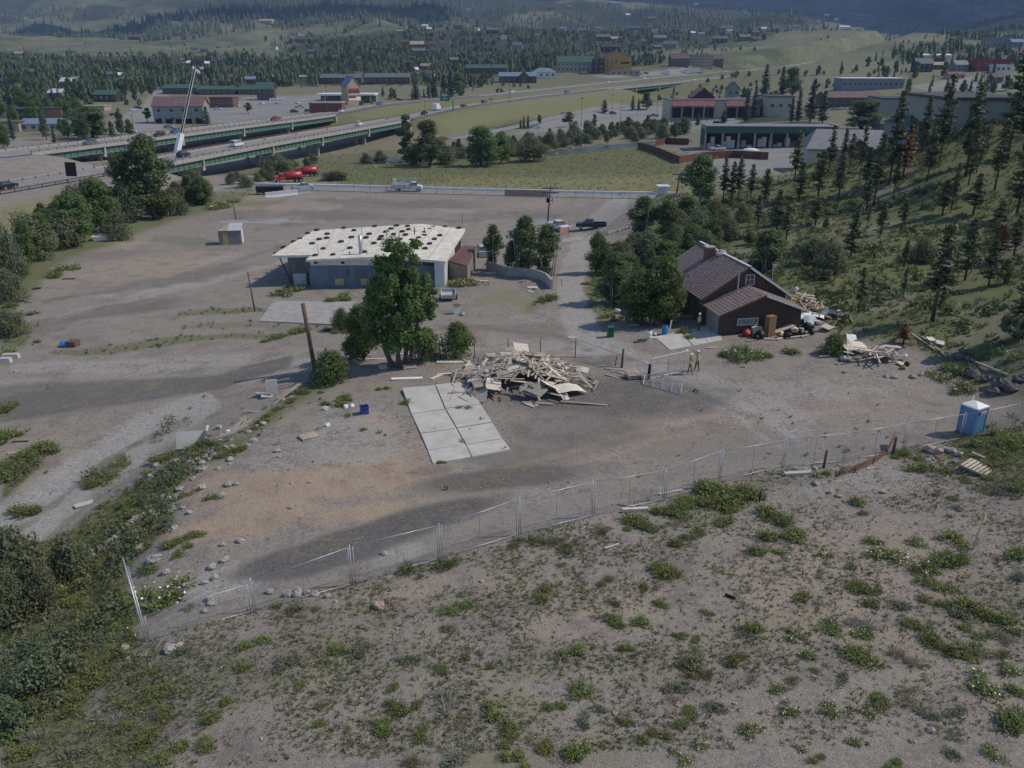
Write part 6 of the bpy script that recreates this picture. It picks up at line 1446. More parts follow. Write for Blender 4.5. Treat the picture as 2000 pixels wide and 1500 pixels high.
def lumber():
 rng=random.Random(8)
 for i in range(84):
  x,y=10.9+rng.gauss(0,1.4),3.6+rng.gauss(0,1.3);l=rng.uniform(1.2,3.0);z=max(.1,1.9 - math.hypot(x - 10.4,y - 3.4)*.75)*rng.uniform(.3,1.0)
  k=rng.choice((M_WOODY,M_WOODY,M_PLYP,M_WOOD));nm={'yellow_lumber': 'yellow','pale_board': 'white','weathered_wood': 'brown'}[k.name]
  o=MB().box((0,0,0),(l,.12,.07)).build('stud',k);setl(o,hp(x,y,z+.1),(rng.uniform(-.3,.3),rng.uniform(-.45,.45),rng.uniform(0,PI)),f'{nm} stud in the lumber heap right of the house','stud','studs of the lumber heap')
 for i,(x,y,z,rz,rx,lab) in enumerate(((11.4,3.8,1.1,.5,.9,'brown slatted crate standing on the lumber heap'),(10.2,4.3,1.2,.2,1.1,'pale framed crate at the back of the lumber heap'))):
  r=thing('slatted_crate',lab,'crate',hp(x,y,z));r.rotation_euler=(rx,.2,rz)
  for k in range(5): MB().box((0,-.6+k*.3,.02),(1.5,.2,.03)).build('slat',M_WOOD if i==0 else M_WOODY,r)
  for xx in (-.7,.7): MB().box((xx,0,-.06),(.1,1.5,.12)).build('frame',M_WOODY,r)
 for i,(x,y,z,l,w,rz,rx,m,lab) in enumerate(((9.7,1.4,.6,2.0,1.0,.3,.3,M_WHITE,'white plastic sheet draped at the right house corner'),(10.9,1.6,.5,1.5,.9,-.3,.2,M_WHITE,'second white sheet beyond the draped one'),(9.3,.2,.7,1.0,.9,.1,.9,mat('pale_blue',(.38,.50,.55),.6,.15,2),'pale blue panel upright at the right garage corner'),(10.2,.6,.35,1.4,.7,.2,.1,M_GREYP,'grey sheet under the white plastic'),(13.2,1.5,.35,2.4,1.0,-.35,.1,M_WOODG,'grey screen panel lying on the grass'),(10.6,-1.2,.3,1.8,.9,.9,.2,M_WOOD,'brown panel leaning by the round green bush'),(13.8,2.2,.3,.5,.2,.2,.1,M_WHITE,'white scrap on the grass behind the screen panel'))):
  setl(link('board_sheet',warped(m,w,l,.1,seed=70+i)),hp(x,y,z),(rx,.1,rz),lab,'sheet')
 setl(MB().ball((0,0,0),(.5,.35,.3),10,6,0,.08).build('white_tank',M_WHITE),hp(12.0,1.9,.5),(0,.2,.6),'white rounded tank at the end of the plastic sheets','tank')
 setl(MB().lathe([(.16,0),(.2,.05),(.2,.4),(.14,.48)],n=12).build('white_bucket',M_WHITE),hp(10.0,4.6,1.9),(0,.4,0),'white bucket on top of the lumber heap','bucket')
lumber()
def barrel(px,py,m,label,open_=True):
 p=at(px,py);r=thing('barrel',label,'barrel',p,.4)
 MB().lathe([(.27,0),(.29,.03),(.285,.3),(.30,.32),(.285,.34),(.285,.6),(.30,.62),(.285,.64),(.29,.9),(.275,.92)],n=18).build('body',m,r,True)
 MB().lathe([(.255,.921),(.255,.926)],n=16).build('opening',M_DARK if open_ else m,r)
barrel(1267,663,M_WHITE,'white plastic barrel at the driveway edge');barrel(1298,653,M_BLUEB,'bright blue plastic barrel at the driveway edge')
def wheelie(px,py,label):
 p=at(px,py);r=thing('wheelie_bin',label,'bin',p,.1);MB().box((0,0,.52),(.52,.55,.96),0,0,1.12).build('body',M_GREENP,r);MB().box((0,0,1.03),(.64,.68,.06)).build('lid',M_GREENP,r)
 for x in (-.24,.24): MB().tube([(x - .03,.3,.12),(x+.03,.3,.12)],.12,10).build('wheel',M_BLACK,r)
wheelie(1192,658,'dark green wheelie bin in the shade by the road')
for i,(px,py,s,m,lab) in enumerate(((1205,612,.9,M_GREYP,'grey white heap of sheet under the driveway tree'),(1200,626,1.0,M_TAN,'brown earth coloured sack under the driveway tree'),(1297,625,1.1,M_BLUEG,'grey blue bundle behind the blue barrel'),(1313,624,.9,M_RED,'red bundle behind the blue barrel'),(1325,622,.8,M_BLUEG,'pale blue bundle right of the red one'),(1290,617,.7,M_GREYP,'grey bundle at the top of the barrel rubbish'),(1305,632,.7,M_BLACK,'black bag under the red bundle'),(1280,655,.5,M_WHITE,'white crumple behind the white barrel'))):
 setl(link('rubbish_bag',bagm(m,s,90+i)),at(px,py),(0,0,i),lab,'bag')
for i,(px,py,l,w,rz,ty,m,lab) in enumerate(((1222,628,2.6,.14,-.4,-.25,M_WOODG,'long grey board slanting in the shade by the bin'),(1235,625,1.6,.12,-.9,-.5,M_WOOD,'brown stud slanting in the shade by the bin'),(1238,637,1.0,.5,.1,-.1,M_GREYP,'pale grey board under the driveway tree'),(1205,650,1.6,.08,.1,0,M_STEEL,'thin metal bar lying beside the green bin'),(1312,615,1.5,.14,-1.1,-.7,M_WOODY,'yellow stud sticking out of the barrel rubbish'),(1340,622,1.8,.2,-.5,-.2,M_WOOD,'brown board beside the shaded worker'),(1309,645,1.2,.12,1.2,-.8,M_PLYP,'pale stick right of the blue barrel'),(1280,660,1.6,.4,.2,0,M_PLYP,'pale flat board between the two barrels'),(1250,668,1.2,.3,.3,0,M_DWOOD,'dark board on the dirt left of the white barrel'),(1391,680,1.0,.18,.15,0,M_PLYP,'pale plank on the dirt below the driveway'),(1118,660,.9,.35,.1,0,M_PLYP,'pale flat panel on the dirt road'),(1040,562,1.3,.8,.1,0,M_PLYP,'white flat panel inside the curved wall'),(1036,570,.9,.3,-.7,0,M_PLYP,'pale board inside the curved wall'),(1450,718,.5,.06,.1,0,M_DWOOD,'dark stick on the dirt behind the workers'))):
 o=MB().box((0,0,0),(l,w,.05)).build('board',m);setl(o,at(px,py)+Vector((0,0,.06+abs(math.sin(ty))*l/2)),(0,ty,rz),lab,'board')
def rubbish_heap():
 rng=random.Random(21);c,s,f=heap(1700,703,66,2.0,.85)
 for i in range(40):
  x,y=rng.gauss(0,1.3),rng.gauss(0,.8);k=rng.choice((M_WOODG,M_WOOD,M_PLYP));X,Y=c.x+x,c.y+y
  nm={'grey_wood': 'grey','weathered_wood': 'brown','pale_board': 'pale'}[k.name]
  o=MB().box((0,0,0),(rng.uniform(.7,1.9),.13,.05)).build('plank',k);setl(o,(X,Y,float(ground(X,Y))+f(x,y)+.06+rng.uniform(0,.15)),(rng.uniform(-.2,.2),rng.uniform(-.3,.3),rng.uniform(0,PI)),f'{nm} plank in the lower rubbish heap','plank','planks of the lower rubbish heap')
 for i,(px,py,l,w,rz,rx,m,up,lab) in enumerate(((1668,690,2.6,1.5,.35,.25,M_PLY,.65,'large tan tarp sheet on the lower rubbish heap'),(1728,703,1.3,1.1,1.45,.5,M_WOODG,.5,'ribbed grey shutter on the lower rubbish heap'),(1706,700,1.0,.8,1.2,.4,M_WOOD,.5,'brown cardboard piece in the middle of the lower rubbish heap'),(1760,712,.7,.6,.6,.2,mat('pale_yellow',(.55,.48,.25),.7,.1,2),.12,'pale yellow square at the right front of the rubbish heap'),(1662,675,1.0,1.0,.2,.9,M_WHITE,.6,'white panel upright at the back of the rubbish heap'),(1740,685,1.8,.4,.1,.2,M_WOOD,.4,'brown board at the back of the rubbish heap'),(1817,668,.8,.6,.3,.3,M_PLYP,.3,'tan panel on the earth bank'),(1835,675,.7,.5,-.4,.4,M_PLYP,.3,'pale piece on the earth bank'))):
  setl(link('board_sheet',warped(m,w,l,.12 if i==0 else .03,seed=120+i)),at(px,py)+Vector((0,0,up)),(rx,.1,rz),lab,'sheet')
 for i,(px,py) in enumerate(((1641,702),(1651,703))):
  o=MB().lathe([(.17,0),(.19,.03),(.19,.42),(.15,.45)],n=14).build('bucket',M_GREYP);setl(o,at(px,py)+Vector((0,-.2,.2)),(1.2,0,.5),('left' if i==0 else 'right')+' grey bucket at the left end of the rubbish heap','bucket')
 for i,(px,py,s_,m,lab) in enumerate(((1672,676,.6,M_BLUEP,'dark blue bundle on the back of the rubbish heap'),(1748,700,.6,M_GREYP,'pale blue bag right on the rubbish heap'),(1766,703,.5,M_WHITE,'white bag at the right end of the rubbish heap'),(1640,712,.4,M_BLACK,'black scrap at the left foot of the rubbish heap'),(1770,720,.7,M_BLACK,'black tarp piece at the right foot of the rubbish heap'))):
  setl(link('rubbish_bag',bagm(m,s_,140+i)),at(px,py)+Vector((0,0,.25)),(0,0,i),lab,'bag')
 for i,(a,b_,lab) in enumerate((((1780,655),(1825,685),'upper weathered log on the earth bank'),((1800,660),(1850,700),'second weathered log on the earth bank'),((1865,692),(1905,708),'long pale timber edging the bank'),((1905,710),(1968,735),'long grey timber running down the bank'))):
  p,q=at(*a),at(*b_);o=MB().bar(p - p+Vector((0,0,.12)),q - p+Vector((0,0,.12)),.18,.16).build('log',M_WOODG);setl(o,p,(0,0,0),lab,'log')
 for i,(px,py,s_) in enumerate(((1870,700,1.0),(1900,735,1.2),(1925,745,.9),(1950,755,1.4),(1975,762,1.2),(1990,745,1.0),(1940,770,1.0),(1880,690,.8))):
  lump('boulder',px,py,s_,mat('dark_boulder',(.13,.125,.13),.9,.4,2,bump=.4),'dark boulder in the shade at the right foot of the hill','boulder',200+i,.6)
rubbish_heap()
# the flat roofed workshop held down with tyres
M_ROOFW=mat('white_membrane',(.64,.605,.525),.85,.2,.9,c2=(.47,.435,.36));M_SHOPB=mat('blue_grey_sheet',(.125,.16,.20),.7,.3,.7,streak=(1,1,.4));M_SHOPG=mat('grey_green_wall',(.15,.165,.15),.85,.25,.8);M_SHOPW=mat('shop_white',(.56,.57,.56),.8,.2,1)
M_MAROON=mat('maroon_metal',(.145,.085,.085),.6,.2,1.5);M_BEIGE=mat('beige_wall',(.24,.22,.17),.85,.15,1)
def shop():
 base=at(612,569);gz=base.z
 r=thing('workshop_building','flat white roofed workshop weighed down with old tyres','building',base)
 def rp(px,py,z):
  q=at_height(px,py,gz+z);return Vector(q) - base
 D,BL,AP,C,B,PF,A,AI=rp(531,499,3.95),rp(612,450,3.9),rp(820,437,4.7),rp(909,447,4.0),rp(870,510,3.9),rp(752,501,4.35),rp(597,507,3.85),rp(609,498,3.95)
 ridge_b=AP;ridge_f=PF
 deck=MB();t=Vector((0,0,-.3))
 loop=[D,AI,A,PF,B,C,AP,BL]
 n=len(loop);deck.add([q for q in loop]+[q+t for q in loop],[(0,1,3,6,7)[:0] or (0,1,2,3,6,7),(3,4,5,6)]+[tuple(n+i for i in (7,6,3,2,1,0)),tuple(n+i for i in (6,5,4,3))]+[(i,n+i,n+(i+1) % n,(i+1) % n) for i in range(n)])
 roof=deck.build('roof',M_ROOFW,r)
 def on_left(u,v): return (D.lerp(A,.9)).lerp(PF,u).lerp(BL.lerp(AP,u),v)
 for u in (.2,.42,.64,.84): MB().bar(A.lerp(PF,u)+Vector((0,.05,.02)),BL.lerp(AP,u)+Vector((0,-.05,.02)),.06,.04).build('seam',mat('roof_seam',(.36,.33,.27),.9,.2,2),roof)
 for u in (.35,.7): MB().bar(PF.lerp(B,u)+Vector((0,.05,.02)),AP.lerp(C,u)+Vector((0,-.05,.02)),.06,.04).build('seam',mat('roof_seam',(.36,.33,.27),.9,.2,2),roof)
 def plane_z(x,y):                             # height of the roof top over a plan position
  P3=(A,PF,BL) if x<PF.x+(AP.x - PF.x)*((y - PF.y)/max(AP.y - PF.y,.1)) else (B,PF,C)
  a,b,c=P3;nn=(b - a).cross(c - a);return a.z - (nn.x*(x - a.x)+nn.y*(y - a.y))/nn.z
 def on_roof(px,py):
  z=4.1
  for _ in range(5):
   q=rp(px,py,z);z=plane_z(q.x,q.y)
  return Vector((q.x,q.y,z))
 fl,fr=rp(609,568,.0),rp(868,575,.0);fl.z=fr.z=-.3
 fy=A.y+.35
 x0,x1=A.x+.25,B.x - .6
 w=MB();w.box(((x0+x1)/2,fy+.1,1.45),(x1 - x0,.2,3.1));fw=w.build('front_wall',M_SHOPB,r)
 k=14
 for i in range(k):
  xx=x0+(x1 - x0)*(i+.5)/k;MB().box((xx,fy - .015,1.45),((x1 - x0)/k - .04,.03,3.0)).build('sheet',M_SHOPB,fw)
 MB().box(((x0+x1)/2 - 3.2,fy+.12,3.3),(x1 - x0 - 6.5,.16,.62)).build('upper_band',M_SHOPW,r)
 for xx in (x0+.9,x0+4.4,x0+8.5): MB().box((xx,fy+.03,3.35),(.45,.05,.28)).build('vent_hole',M_DARK,r)
 for xx in (x1 - 6.2,x1 - 4.4,x1 - 2.6,x1 - .8): MB().box((xx,fy+.1,3.3),(.12,.12,.8)).build('post',M_SHOPW,r)
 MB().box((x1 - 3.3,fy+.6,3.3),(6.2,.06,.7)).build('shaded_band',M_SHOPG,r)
 for px,in ((662,),(713,)):
  q=rp(px,553,.75);MB().box((q.x,fy - .05,.85),(1.15,.05,.85)).build('boarded_window',M_WOODY,r)
 MB().box((x0+5.0,fy - .04,2.15),(.1,.05,.65)).build('pipe_bracket',M_DARK,r)
 lx=D.x+1.7;ly=AI.y+.8
 MB().box(((lx+x0)/2,ly+.1,1.6),(x0 - lx,.2,4.1)).build('wing_wall',M_SHOPG,r)
 MB().box((lx+.1,(ly+BL.y)/2,1.6),(.2,BL.y - ly - .4,4.1)).build('side_wall',M_SHOPG,r)
 MB().box((x0+.1,(fy+ly)/2,1.6),(.18,max(.3,ly - fy),4.1)).build('return_wall',M_SHOPG,r)
 MB().box((lx+1.5,ly - .25,.6),(1.7,.35,1.5)).build('side_door',M_GREYP,r);MB().bar((D.x+.9,D.y+.3,3.6),(lx+.2,D.y+1.0,.1),.14).build('prop',M_DWOOD,r)
 sx=B.x+.02 - .35
 fk=MB().box((sx+.0,(B.y+C.y)/2,1.75),(.2,C.y - B.y - .8,3.7)).build('flank_wall',M_SHOPW,r)
 for i in range(9):
  yy=B.y+.6+(C.y - B.y - 1.2)*(i+.5)/9;MB().box((sx+.13+(C.x - B.x)*0,yy,1.9),(.06,(C.y - B.y - 1.2)/9 - .16,3.2)).build('panel',M_SHOPW,fk)
 MB().box((sx - .5,B.y+.25,1.75),(1.2,.2,3.7)).build('corner_panel',M_SHOPW,r)
 MB().box((sx - 3.3,B.y+2.2,1.5),(4.4,.2,3.6)).build('recess_wall',M_SHOPG,r)
 MB().box(((C.x+BL.x)/2,C.y - .6,1.6),(C.x - BL.x - 1.4,.2,4.0)).build('back_wall',M_SHOPG,r)
 for px,py,h,rad,m in ((705,496,2.4,.24,M_STEEL),(622,499,1.6,.05,M_GREYP),(707,458,1.0,.06,M_GREYP),(756,463,1.1,.06,M_GREYP),(708,477,.9,.05,M_GREYP),(755,460,.9,.05,M_DARK),(810,460,1.2,.07,M_DARK),(829,455,.8,.07,M_DARK),(683,497,.4,.06,M_DARK),(781,487,2.0,.06,M_POLE)):
  q=on_roof(px,py);MB().tube([q+Vector((0,0,-.05)),q+Vector((0,0,h))],rad,10).build('flue',m,r,True)
 MB().bar(on_roof(718,496)+Vector((0,0,.06)),on_roof(727,487)+Vector((0,0,.06)),.3,.05).build('loose_board',M_SHOPW,r)
 a,b,c,d_=rp(875,509,2.6),rp(912,519,2.35),rp(931,481,2.7),rp(905,479,3.1)
 lr=MB().slab(a,b,c,d_,.12).build('lean_to_roof',M_MAROON,r)
 for i in range(1,9): MB().bar(a.lerp(b,i/9)+Vector((0,0,.03)),d_.lerp(c,i/9)+Vector((0,0,.03)),.06,.05).build('roof_rib',M_MAROON,lr)
 lw=MB();lw.add([Vector((v.x,v.y,zz)) for v in (a,b,c,d_) for zz in (-.3,min(v.z,3.0) - .16)],((0,2,3,1),(2,4,5,3),(4,6,7,5),(6,0,1,7)));lw.build('lean_to_wall',M_BEIGE,r)
 MB().slab(Vector((b.x+.03,b.y+.2,2.2)),Vector((b.x+.03,b.y+.9,2.2)),Vector((b.x+.03,b.y+.9,0)),Vector((b.x+.03,b.y+.2,0)),.04).build('door',mat('pale_olive',(.30,.30,.22),.8,.1,1),r)
 ty=MB().lathe([(.21,.02),(.30,0),(.36,.04),(.375,.11),(.36,.18),(.30,.22),(.21,.2),(.19,.11),(.21,.02)],n=16).mesh('tyre',M_TYRE,True)
 tl="157,485 215,438 293,393 343,370 403,328 475,302 440,408 495,374 553,364 558,332 525,448 463,500 602,495 687,285 765,304 747,357 665,393 735,442 848,473 928,271 885,332 860,361 922,405 965,374 980,352 1017,314 1055,291 1098,267 1050,380 1075,335 1143,313 1192,296 1185,271 1168,339 1217,380 1125,374 1092,421 1235,315 1312,322 1272,362 1315,343 1352,296 1380,279 1476,277 1585,286 1437,344 1395,372 1357,408 1323,446"
 for i,s in enumerate(tl.split()):
  x,y=map(float,s.split(','));q=on_roof(500+x/4,375+y/4);o=link('old_tyre',ty);sc=random.uniform(.95,1.15)
  px_,py_=500+x/4,375+y/4
  rowd='rear edge' if py_<452 else 'front edge' if py_>478 else 'middle';sd='left slope' if px_<770 else 'right slope'
  o.location=base+q+Vector((0,0,.01));o.scale=(sc,sc,1.1);o.rotation_euler=(random.uniform(-.06,.06),random.uniform(-.06,.06),random.uniform(0,6));tag(o,f'black tyre on the {rowd} of the white roof, {sd}','tyre','tyres weighing down the white roof')
 return r
SHOP=shop()
def shed():
 p=at(451,478);s=px_m(p);r=thing('corrugated_shed','small grey corrugated shed with a slanted roof on the flat lot','shed',p,R(12))
 W,Dp=3.7,2.9;b=MB();b.side([(-W/2,-.2),(W/2,-.2),(W/2,2.4),(-W/2,2.4)],0,Dp);b.build('wall',M_SIDE,r)
 f=MB()
 for k in range(17): f.box((.35,-.025,.1+k*.135),(W - .95,.05,.10))
 cl=f.build('cladding',M_SIDE,r);cl['kind']='stuff'
 f=MB()
 for k in range(12): f.box((W/2+.025,Dp/2,.1+k*.19),(.05,Dp - .1,.15))
 cl=f.build('side_cladding',M_FASC,r);cl['kind']='stuff'
 MB().box((-.75,-.07,1.05),(.85,.06,2.05)).build('door',M_WOODY,r)
 MB().slab((-.2,-.2,2.42),(W/2+.15,-.2,2.42),(W/2+.15,Dp+.1,3.1),(-.2,Dp+.1,3.1),.08).build('roof',M_GREYP,r)
 MB().add([Vector(v) for v in ((-W/2 - .1,-.2,2.42),(-.2,-.2,2.42),(-.2,Dp+.1,3.1),(-W/2 - .1,Dp+.1,2.5))],((0,1,2,3),)).build('roof',M_WOODG,r)
 MB().add([Vector(v) for v in ((-W/2,Dp,2.4),(W/2,Dp,2.4),(W/2,Dp,3.05),(-.2,Dp,3.05))],((0,1,2,3),)).build('rear_gable',M_WOODG,r)
shed()
board(395,462,2.2,.12,-.9,M_PLYP,'pale board lying left of the corrugated shed')
def retaining():
 pts=[at(*q) for q in ((952,528),(990,540),(1022,541),(1052,546),(1066,552),(1077,565))];o=pts[0];r=thing('retaining_wall','curved concrete retaining wall below the aspen clump','wall',o)
 for i in range(len(pts) - 1):
  a,b=pts[i] - o,pts[i+1] - o;MB().bar(a+Vector((0,0,.45)),b+Vector((0,0,.45)),.3,1.6).build('wall_panel',M_CONC2,r)
retaining()
def trailer():
 p=at(876,585);r=thing('utility_trailer','small grey flatbed trailer with low sides on the dirt','trailer',p,.05);
 MB().box((0,0,.55),(1.7,2.6,.12)).build('bed',M_GREYP,r)
 for x in (-.85,.85): MB().box((x,0,.8),(.06,2.6,.4)).build('side_panel',M_GREYP,r)
 MB().box((0,1.3,.8),(1.6,.06,.4)).build('side_panel',M_GREYP,r);MB().box((0,-1.3,.75),(1.6,.05,.3)).build('tailgate',M_STEEL,r)
 for x in (-.98,.98):
  wl=MB().tube([(x - .09,0,.33),(x+.09,0,.33)],.33,14).build('tyre',M_TYRE,r);MB().tube([(x - .1,0,.33),(x+.1,0,.33)],.16,10).build('rim',M_STEEL,wl)
 MB().bar((0,1.3,.5),(0,2.5,.45),.1).build('drawbar',M_RUST,r)
trailer()
def washer():
 p=at(892,612);r=thing('washing_machine','white rusty washing machine dumped on the dirt','appliance',p,.2);MB().box((0,0,.5),(.7,.7,.95)).build('body',M_WHITE,r);MB().box((0,-.02,1.0),(.72,.7,.06)).build('lid',M_RUST,r);MB().box((0,-.36,.85),(.6,.02,.14)).build('control_panel',M_GREYP,r)
washer()
lump('rubble',903,615,.6,M_STONE,'grey rubble lump right of the washing machine','rubble',77);lump('green_pot',900,617,.35,M_GREENP,'green bowl in front of the washing machine','pot',78)
for i,(px,py,l,w,rz,m,lab) in enumerate(((850,550,1.6,.6,.1,M_RED,'red sheet lying beside the tallest cottonwood crown'),(846,546,1.4,.3,.0,M_GREENP,'green strip beside the red sheet'),(890,540,.9,.7,.2,M_GREYP,'grey panel leaning on the litter before the lean-to'),(915,541,.8,.5,.3,M_RED,'red box lid before the lean-to'),(930,548,1.2,.4,-.2,M_GREYP,'grey scrap before the lean-to'),(945,549,1.3,.3,.2,M_PLYP,'pale scrap before the lean-to'),(712,571,1.4,.5,.5,M_WOODG,'grey board leaning by the front wall of the workshop'),(725,575,1.6,.15,.8,M_WOOD,'brown beam by the front wall of the workshop'),(960,534,2.2,.3,.05,M_WHITE,'white plank on blocks under the narrow aspen'),(134,545,1.6,.6,.15,M_DWOOD,'dark box lid among the daisies at the left'),(72,564,1.0,.8,.4,M_DARK,'black crate by the bank at the left'),(50,590,2.4,.1,-.5,M_DWOOD,'dark frame bar on the sand at the left'),(100,462,1.0,.4,.1,M_WHITE,'white scrap under the bushy dark tree'))):
 board(px,py,l,w,rz,m,lab,nm='scrap_board',cat='scrap')
def boat():
 p=at(207,470);r=thing('small_boat','small white boat with blue cover under the bank trees','boat',p,.3);MB().box((0,0,.55),(3.6,1.5,.8),0,0,1.15).build('hull',M_WHITE,r);MB().ball((0,0,.95),(1.6,.65,.35),10,6).build('cover',M_BLUEG,r)
boat()
o=MB().box((0,0,.7),(2.2,.25,1.3)).build('pink_panel',mat('pink_block',(.42,.27,.23),.9,.15,2));setl(o,at(1102,458),(0,0,.6),'pink block panel beside the white parked truck','panel')
for i,(px,py,l) in enumerate(((1198,455,2.0),(1210,452,.6),(1218,449,.6),(1225,447,.6),(1232,445,.6),(1190,458,.6))): o=MB().box((0,0,.2),(l,.5,.4)).build('kerb_block',M_CONC);setl(o,at(px,py),(0,0,.3),'pale concrete block in the row below the dark pickup','block','blocks by the dark pickup')
# highway, bridges, roads
M_ROAD=mat('worn_asphalt',(.235,.228,.22),.9,.14,.25,c2=(.185,.18,.175));M_LINE=mat('road_paint',(.62,.61,.58),.8,.2,2);M_YEL=mat('yellow_paint',(.45,.36,.12),.8,.2,2)
M_GIRD=mat('green_girder',(.075,.155,.115),.6,.2,.6);M_GIRDL=mat('pale_green_flange',(.20,.33,.25),.6,.15,.6);M_RAIL=mat('brown_rail',(.13,.095,.075),.8,.3,3)
def frame_of(L):
 t=np.gradient(L[:,:2],axis=0);t /= np.linalg.norm(t,axis=1,keepdims=True);return t,np.stack((t[:,1],-t[:,0]),1)
def strip(name,L,a,b,m,up=0.0,parent=None,ends=False,thick=0.0,i0=0,i1=None):
 """a ribbon along L between side offsets a and b (positive = towards the right of travel)"""
 t,n=frame_of(L);L=L[i0:i1];n=n[i0:i1];mb=MB();k=len(L)
 A=np.c_[L[:,:2]+n*a,L[:,2]+up];B=np.c_[L[:,:2]+n*b,L[:,2]+up]
 if thick: 
  A2=A - (0,0,thick);B2=B - (0,0,thick);mb.add(np.concatenate((A,B,B2,A2)),[q for i in range(k - 1) for q in ((i,i+1,k+i+1,k+i),(k+i,k+i+1,2*k+i+1,2*k+i),(2*k+i,2*k+i+1,3*k+i+1,3*k+i),(3*k+i,3*k+i+1,i+1,i))]+[(0,k,2*k,3*k),(k - 1,4*k - 1,3*k - 1,2*k - 1)])
 else: mb.add(np.concatenate((A,B)),[(i,i+1,k+i+1,k+i) for i in range(k - 1)])
 return mb.build(name,m,parent)
def dashes(name,L,off,m,w=.12,dash=3.0,gap=9.0,up=.012,parent=None,i0=0,i1=None):
 t,n=frame_of(L);L2=L[i0:i1];n2=n[i0:i1];d_=np.r_[0,np.cumsum(np.linalg.norm(np.diff(L2[:,:2],axis=0),axis=1))];mb=MB();s=2.0
 while s+dash<d_[-1]:
  q=[]
  for u in (s,s+dash):
   p=np.array([np.interp(u,d_,L2[:,j]) for j in range(3)]);nn=np.array([np.interp(u,d_,n2[:,j]) for j in (0,1)])
   q += [(*(p[:2]+nn*(off - w)),p[2]+up),(*(p[:2]+nn*(off+w)),p[2]+up)]
  mb.add([q[0],q[1],q[3],q[2]],((0,1,2,3),));s += dash+gap
 return mb.build(name,m,parent)
def posts_along(L,off,step,i0=0,i1=None):
 t,n=frame_of(L);L2=L[i0:i1];n2=n[i0:i1];t2=t[i0:i1];d_=np.r_[0,np.cumsum(np.linalg.norm(np.diff(L2[:,:2],axis=0),axis=1))];out=[]
 for s in np.arange(0,d_[-1],step):
  p=np.array([np.interp(s,d_,L2[:,j]) for j in range(3)]);nn=np.array([np.interp(s,d_,n2[:,j]) for j in (0,1)]);tt=np.array([np.interp(s,d_,t2[:,j]) for j in (0,1)])
  out.append((Vector((p[0]+nn[0]*off,p[1]+nn[1]*off,p[2])),math.atan2(tt[1],tt[0])))
 return out
def highway(nm,L,half,br,rail_px):
 r=bpy.data.objects.new('highway',None);col.objects.link(r);r['kind']='structure'
 strip('carriageway',L,-half,half,M_ROAD,.03,r)
 for off in (-half+1.3,half - 2.4): strip('edge_line',L,off - .09,off+.09,M_LINE if off>0 else M_YEL,.042,r)
 dashes('lane_dashes',L,.2,M_LINE,.1,3.5,8.5,.046,r)
def bridge(label,L,half,span_,npier,over=False):
 i0=int(np.argmax(L[:,1] >= span_[0]));i1=int(np.argmax(L[:,1] >= span_[1]))+1;S=L[i0:i1];base=Vector(S[len(S) // 2])
 r=thing('girder_bridge',label,'bridge',(0,0,0))
 strip('deck',L,-half - .5,half+.5,M_CONC2,.015,r,thick=.55,i0=i0,i1=i1)
 for sgn in (-1,1):
  nm='parapet';strip(nm,L,sgn*(half+.15) - .18,sgn*(half+.15)+.18,M_CONC2,.42,r,thick=.40,i0=i0,i1=i1)
  pp=posts_along(L,sgn*(half+.15),3.4 if not over else 6,i0,i1);pm=MB().box((0,0,.78),(.16,.16,.72)).mesh('rail_post',M_RAIL)
  for p,a in pp: o=link('rail_post',pm,r);o.location=p;o.rotation_euler=(0,0,a)
  for z in (.72,1.1): strip('rail',L,sgn*(half+.15) - .05,sgn*(half+.15)+.05,M_RAIL,z,r,thick=.10,i0=i0,i1=i1)
 for off in (-half+.3,-half*.4,half*.35,half - .25):
  g=strip('girder',L,off - .04,off+.04,M_GIRD,-.54,r,thick=1.75,i0=i0,i1=i1);strip('flange',L,off - .28,off+.28,M_GIRDL,-2.29,g,thick=.09,i0=i0,i1=i1)
  if abs(off)>half*.6:
   f=MB();e=math.copysign(.12,off)
   for p,a in posts_along(L,off+e,2.6,i0,i1): f.box(p+Vector((0,0,-1.42)),(.05,.2,1.7),a)
   f.build('stiffener',M_GIRD,g)['kind']='stuff'
 t,n=frame_of(L)
 for k in range(npier+2):
  i=i0+min(int((i1 - i0 - 1)*k/(npier+1)),i1 - i0 - 1);p=L[i];a=math.atan2(t[i][1],t[i][0]);zb=min(float(ground(p[0],p[1])),p[2] - 3) - .6
  end=k in (0,npier+1);f=MB();zt=p[2] - (2.45 if not end else .6)
  if end: f.box((p[0],p[1],(zt+zb)/2),(1.4,2*half+1.4,zt - zb),a)
  else:
   f.box((p[0],p[1],zt - .6),(1.2,2*half+.4,1.2),a)
   for s in (-.62,0,.62): f.box((p[0]+n[i][0]*half*s,p[1]+n[i][1]*half*s,(zt - 1.2+zb)/2),(1.0,1.0,zt - 1.2 - zb),a)
  f.build('abutment' if end else 'pier',M_CONC2,r)
  if not end:
   for sgn in (-1,1): MB().box((p[0]+n[i][0]*half*sgn*1.03,p[1]+n[i][1]*half*sgn*1.03,p[2] - 1.4),(.5,.35,2.1),a).build('pier_cap',M_CONC,r)
highway('near',hn,6.2,BR_NEAR,None);highway('far',hf,6.2,BR_FAR,None)
bridge('nearer green girder highway bridge crossing the river',hn,6.2,BR_NEAR,4);bridge('farther green girder highway bridge behind the nearer one',hf,6.2,BR_FAR,4);bridge('short overpass of the highway beyond the parking lot',hn,6.2,OVER,2,True)
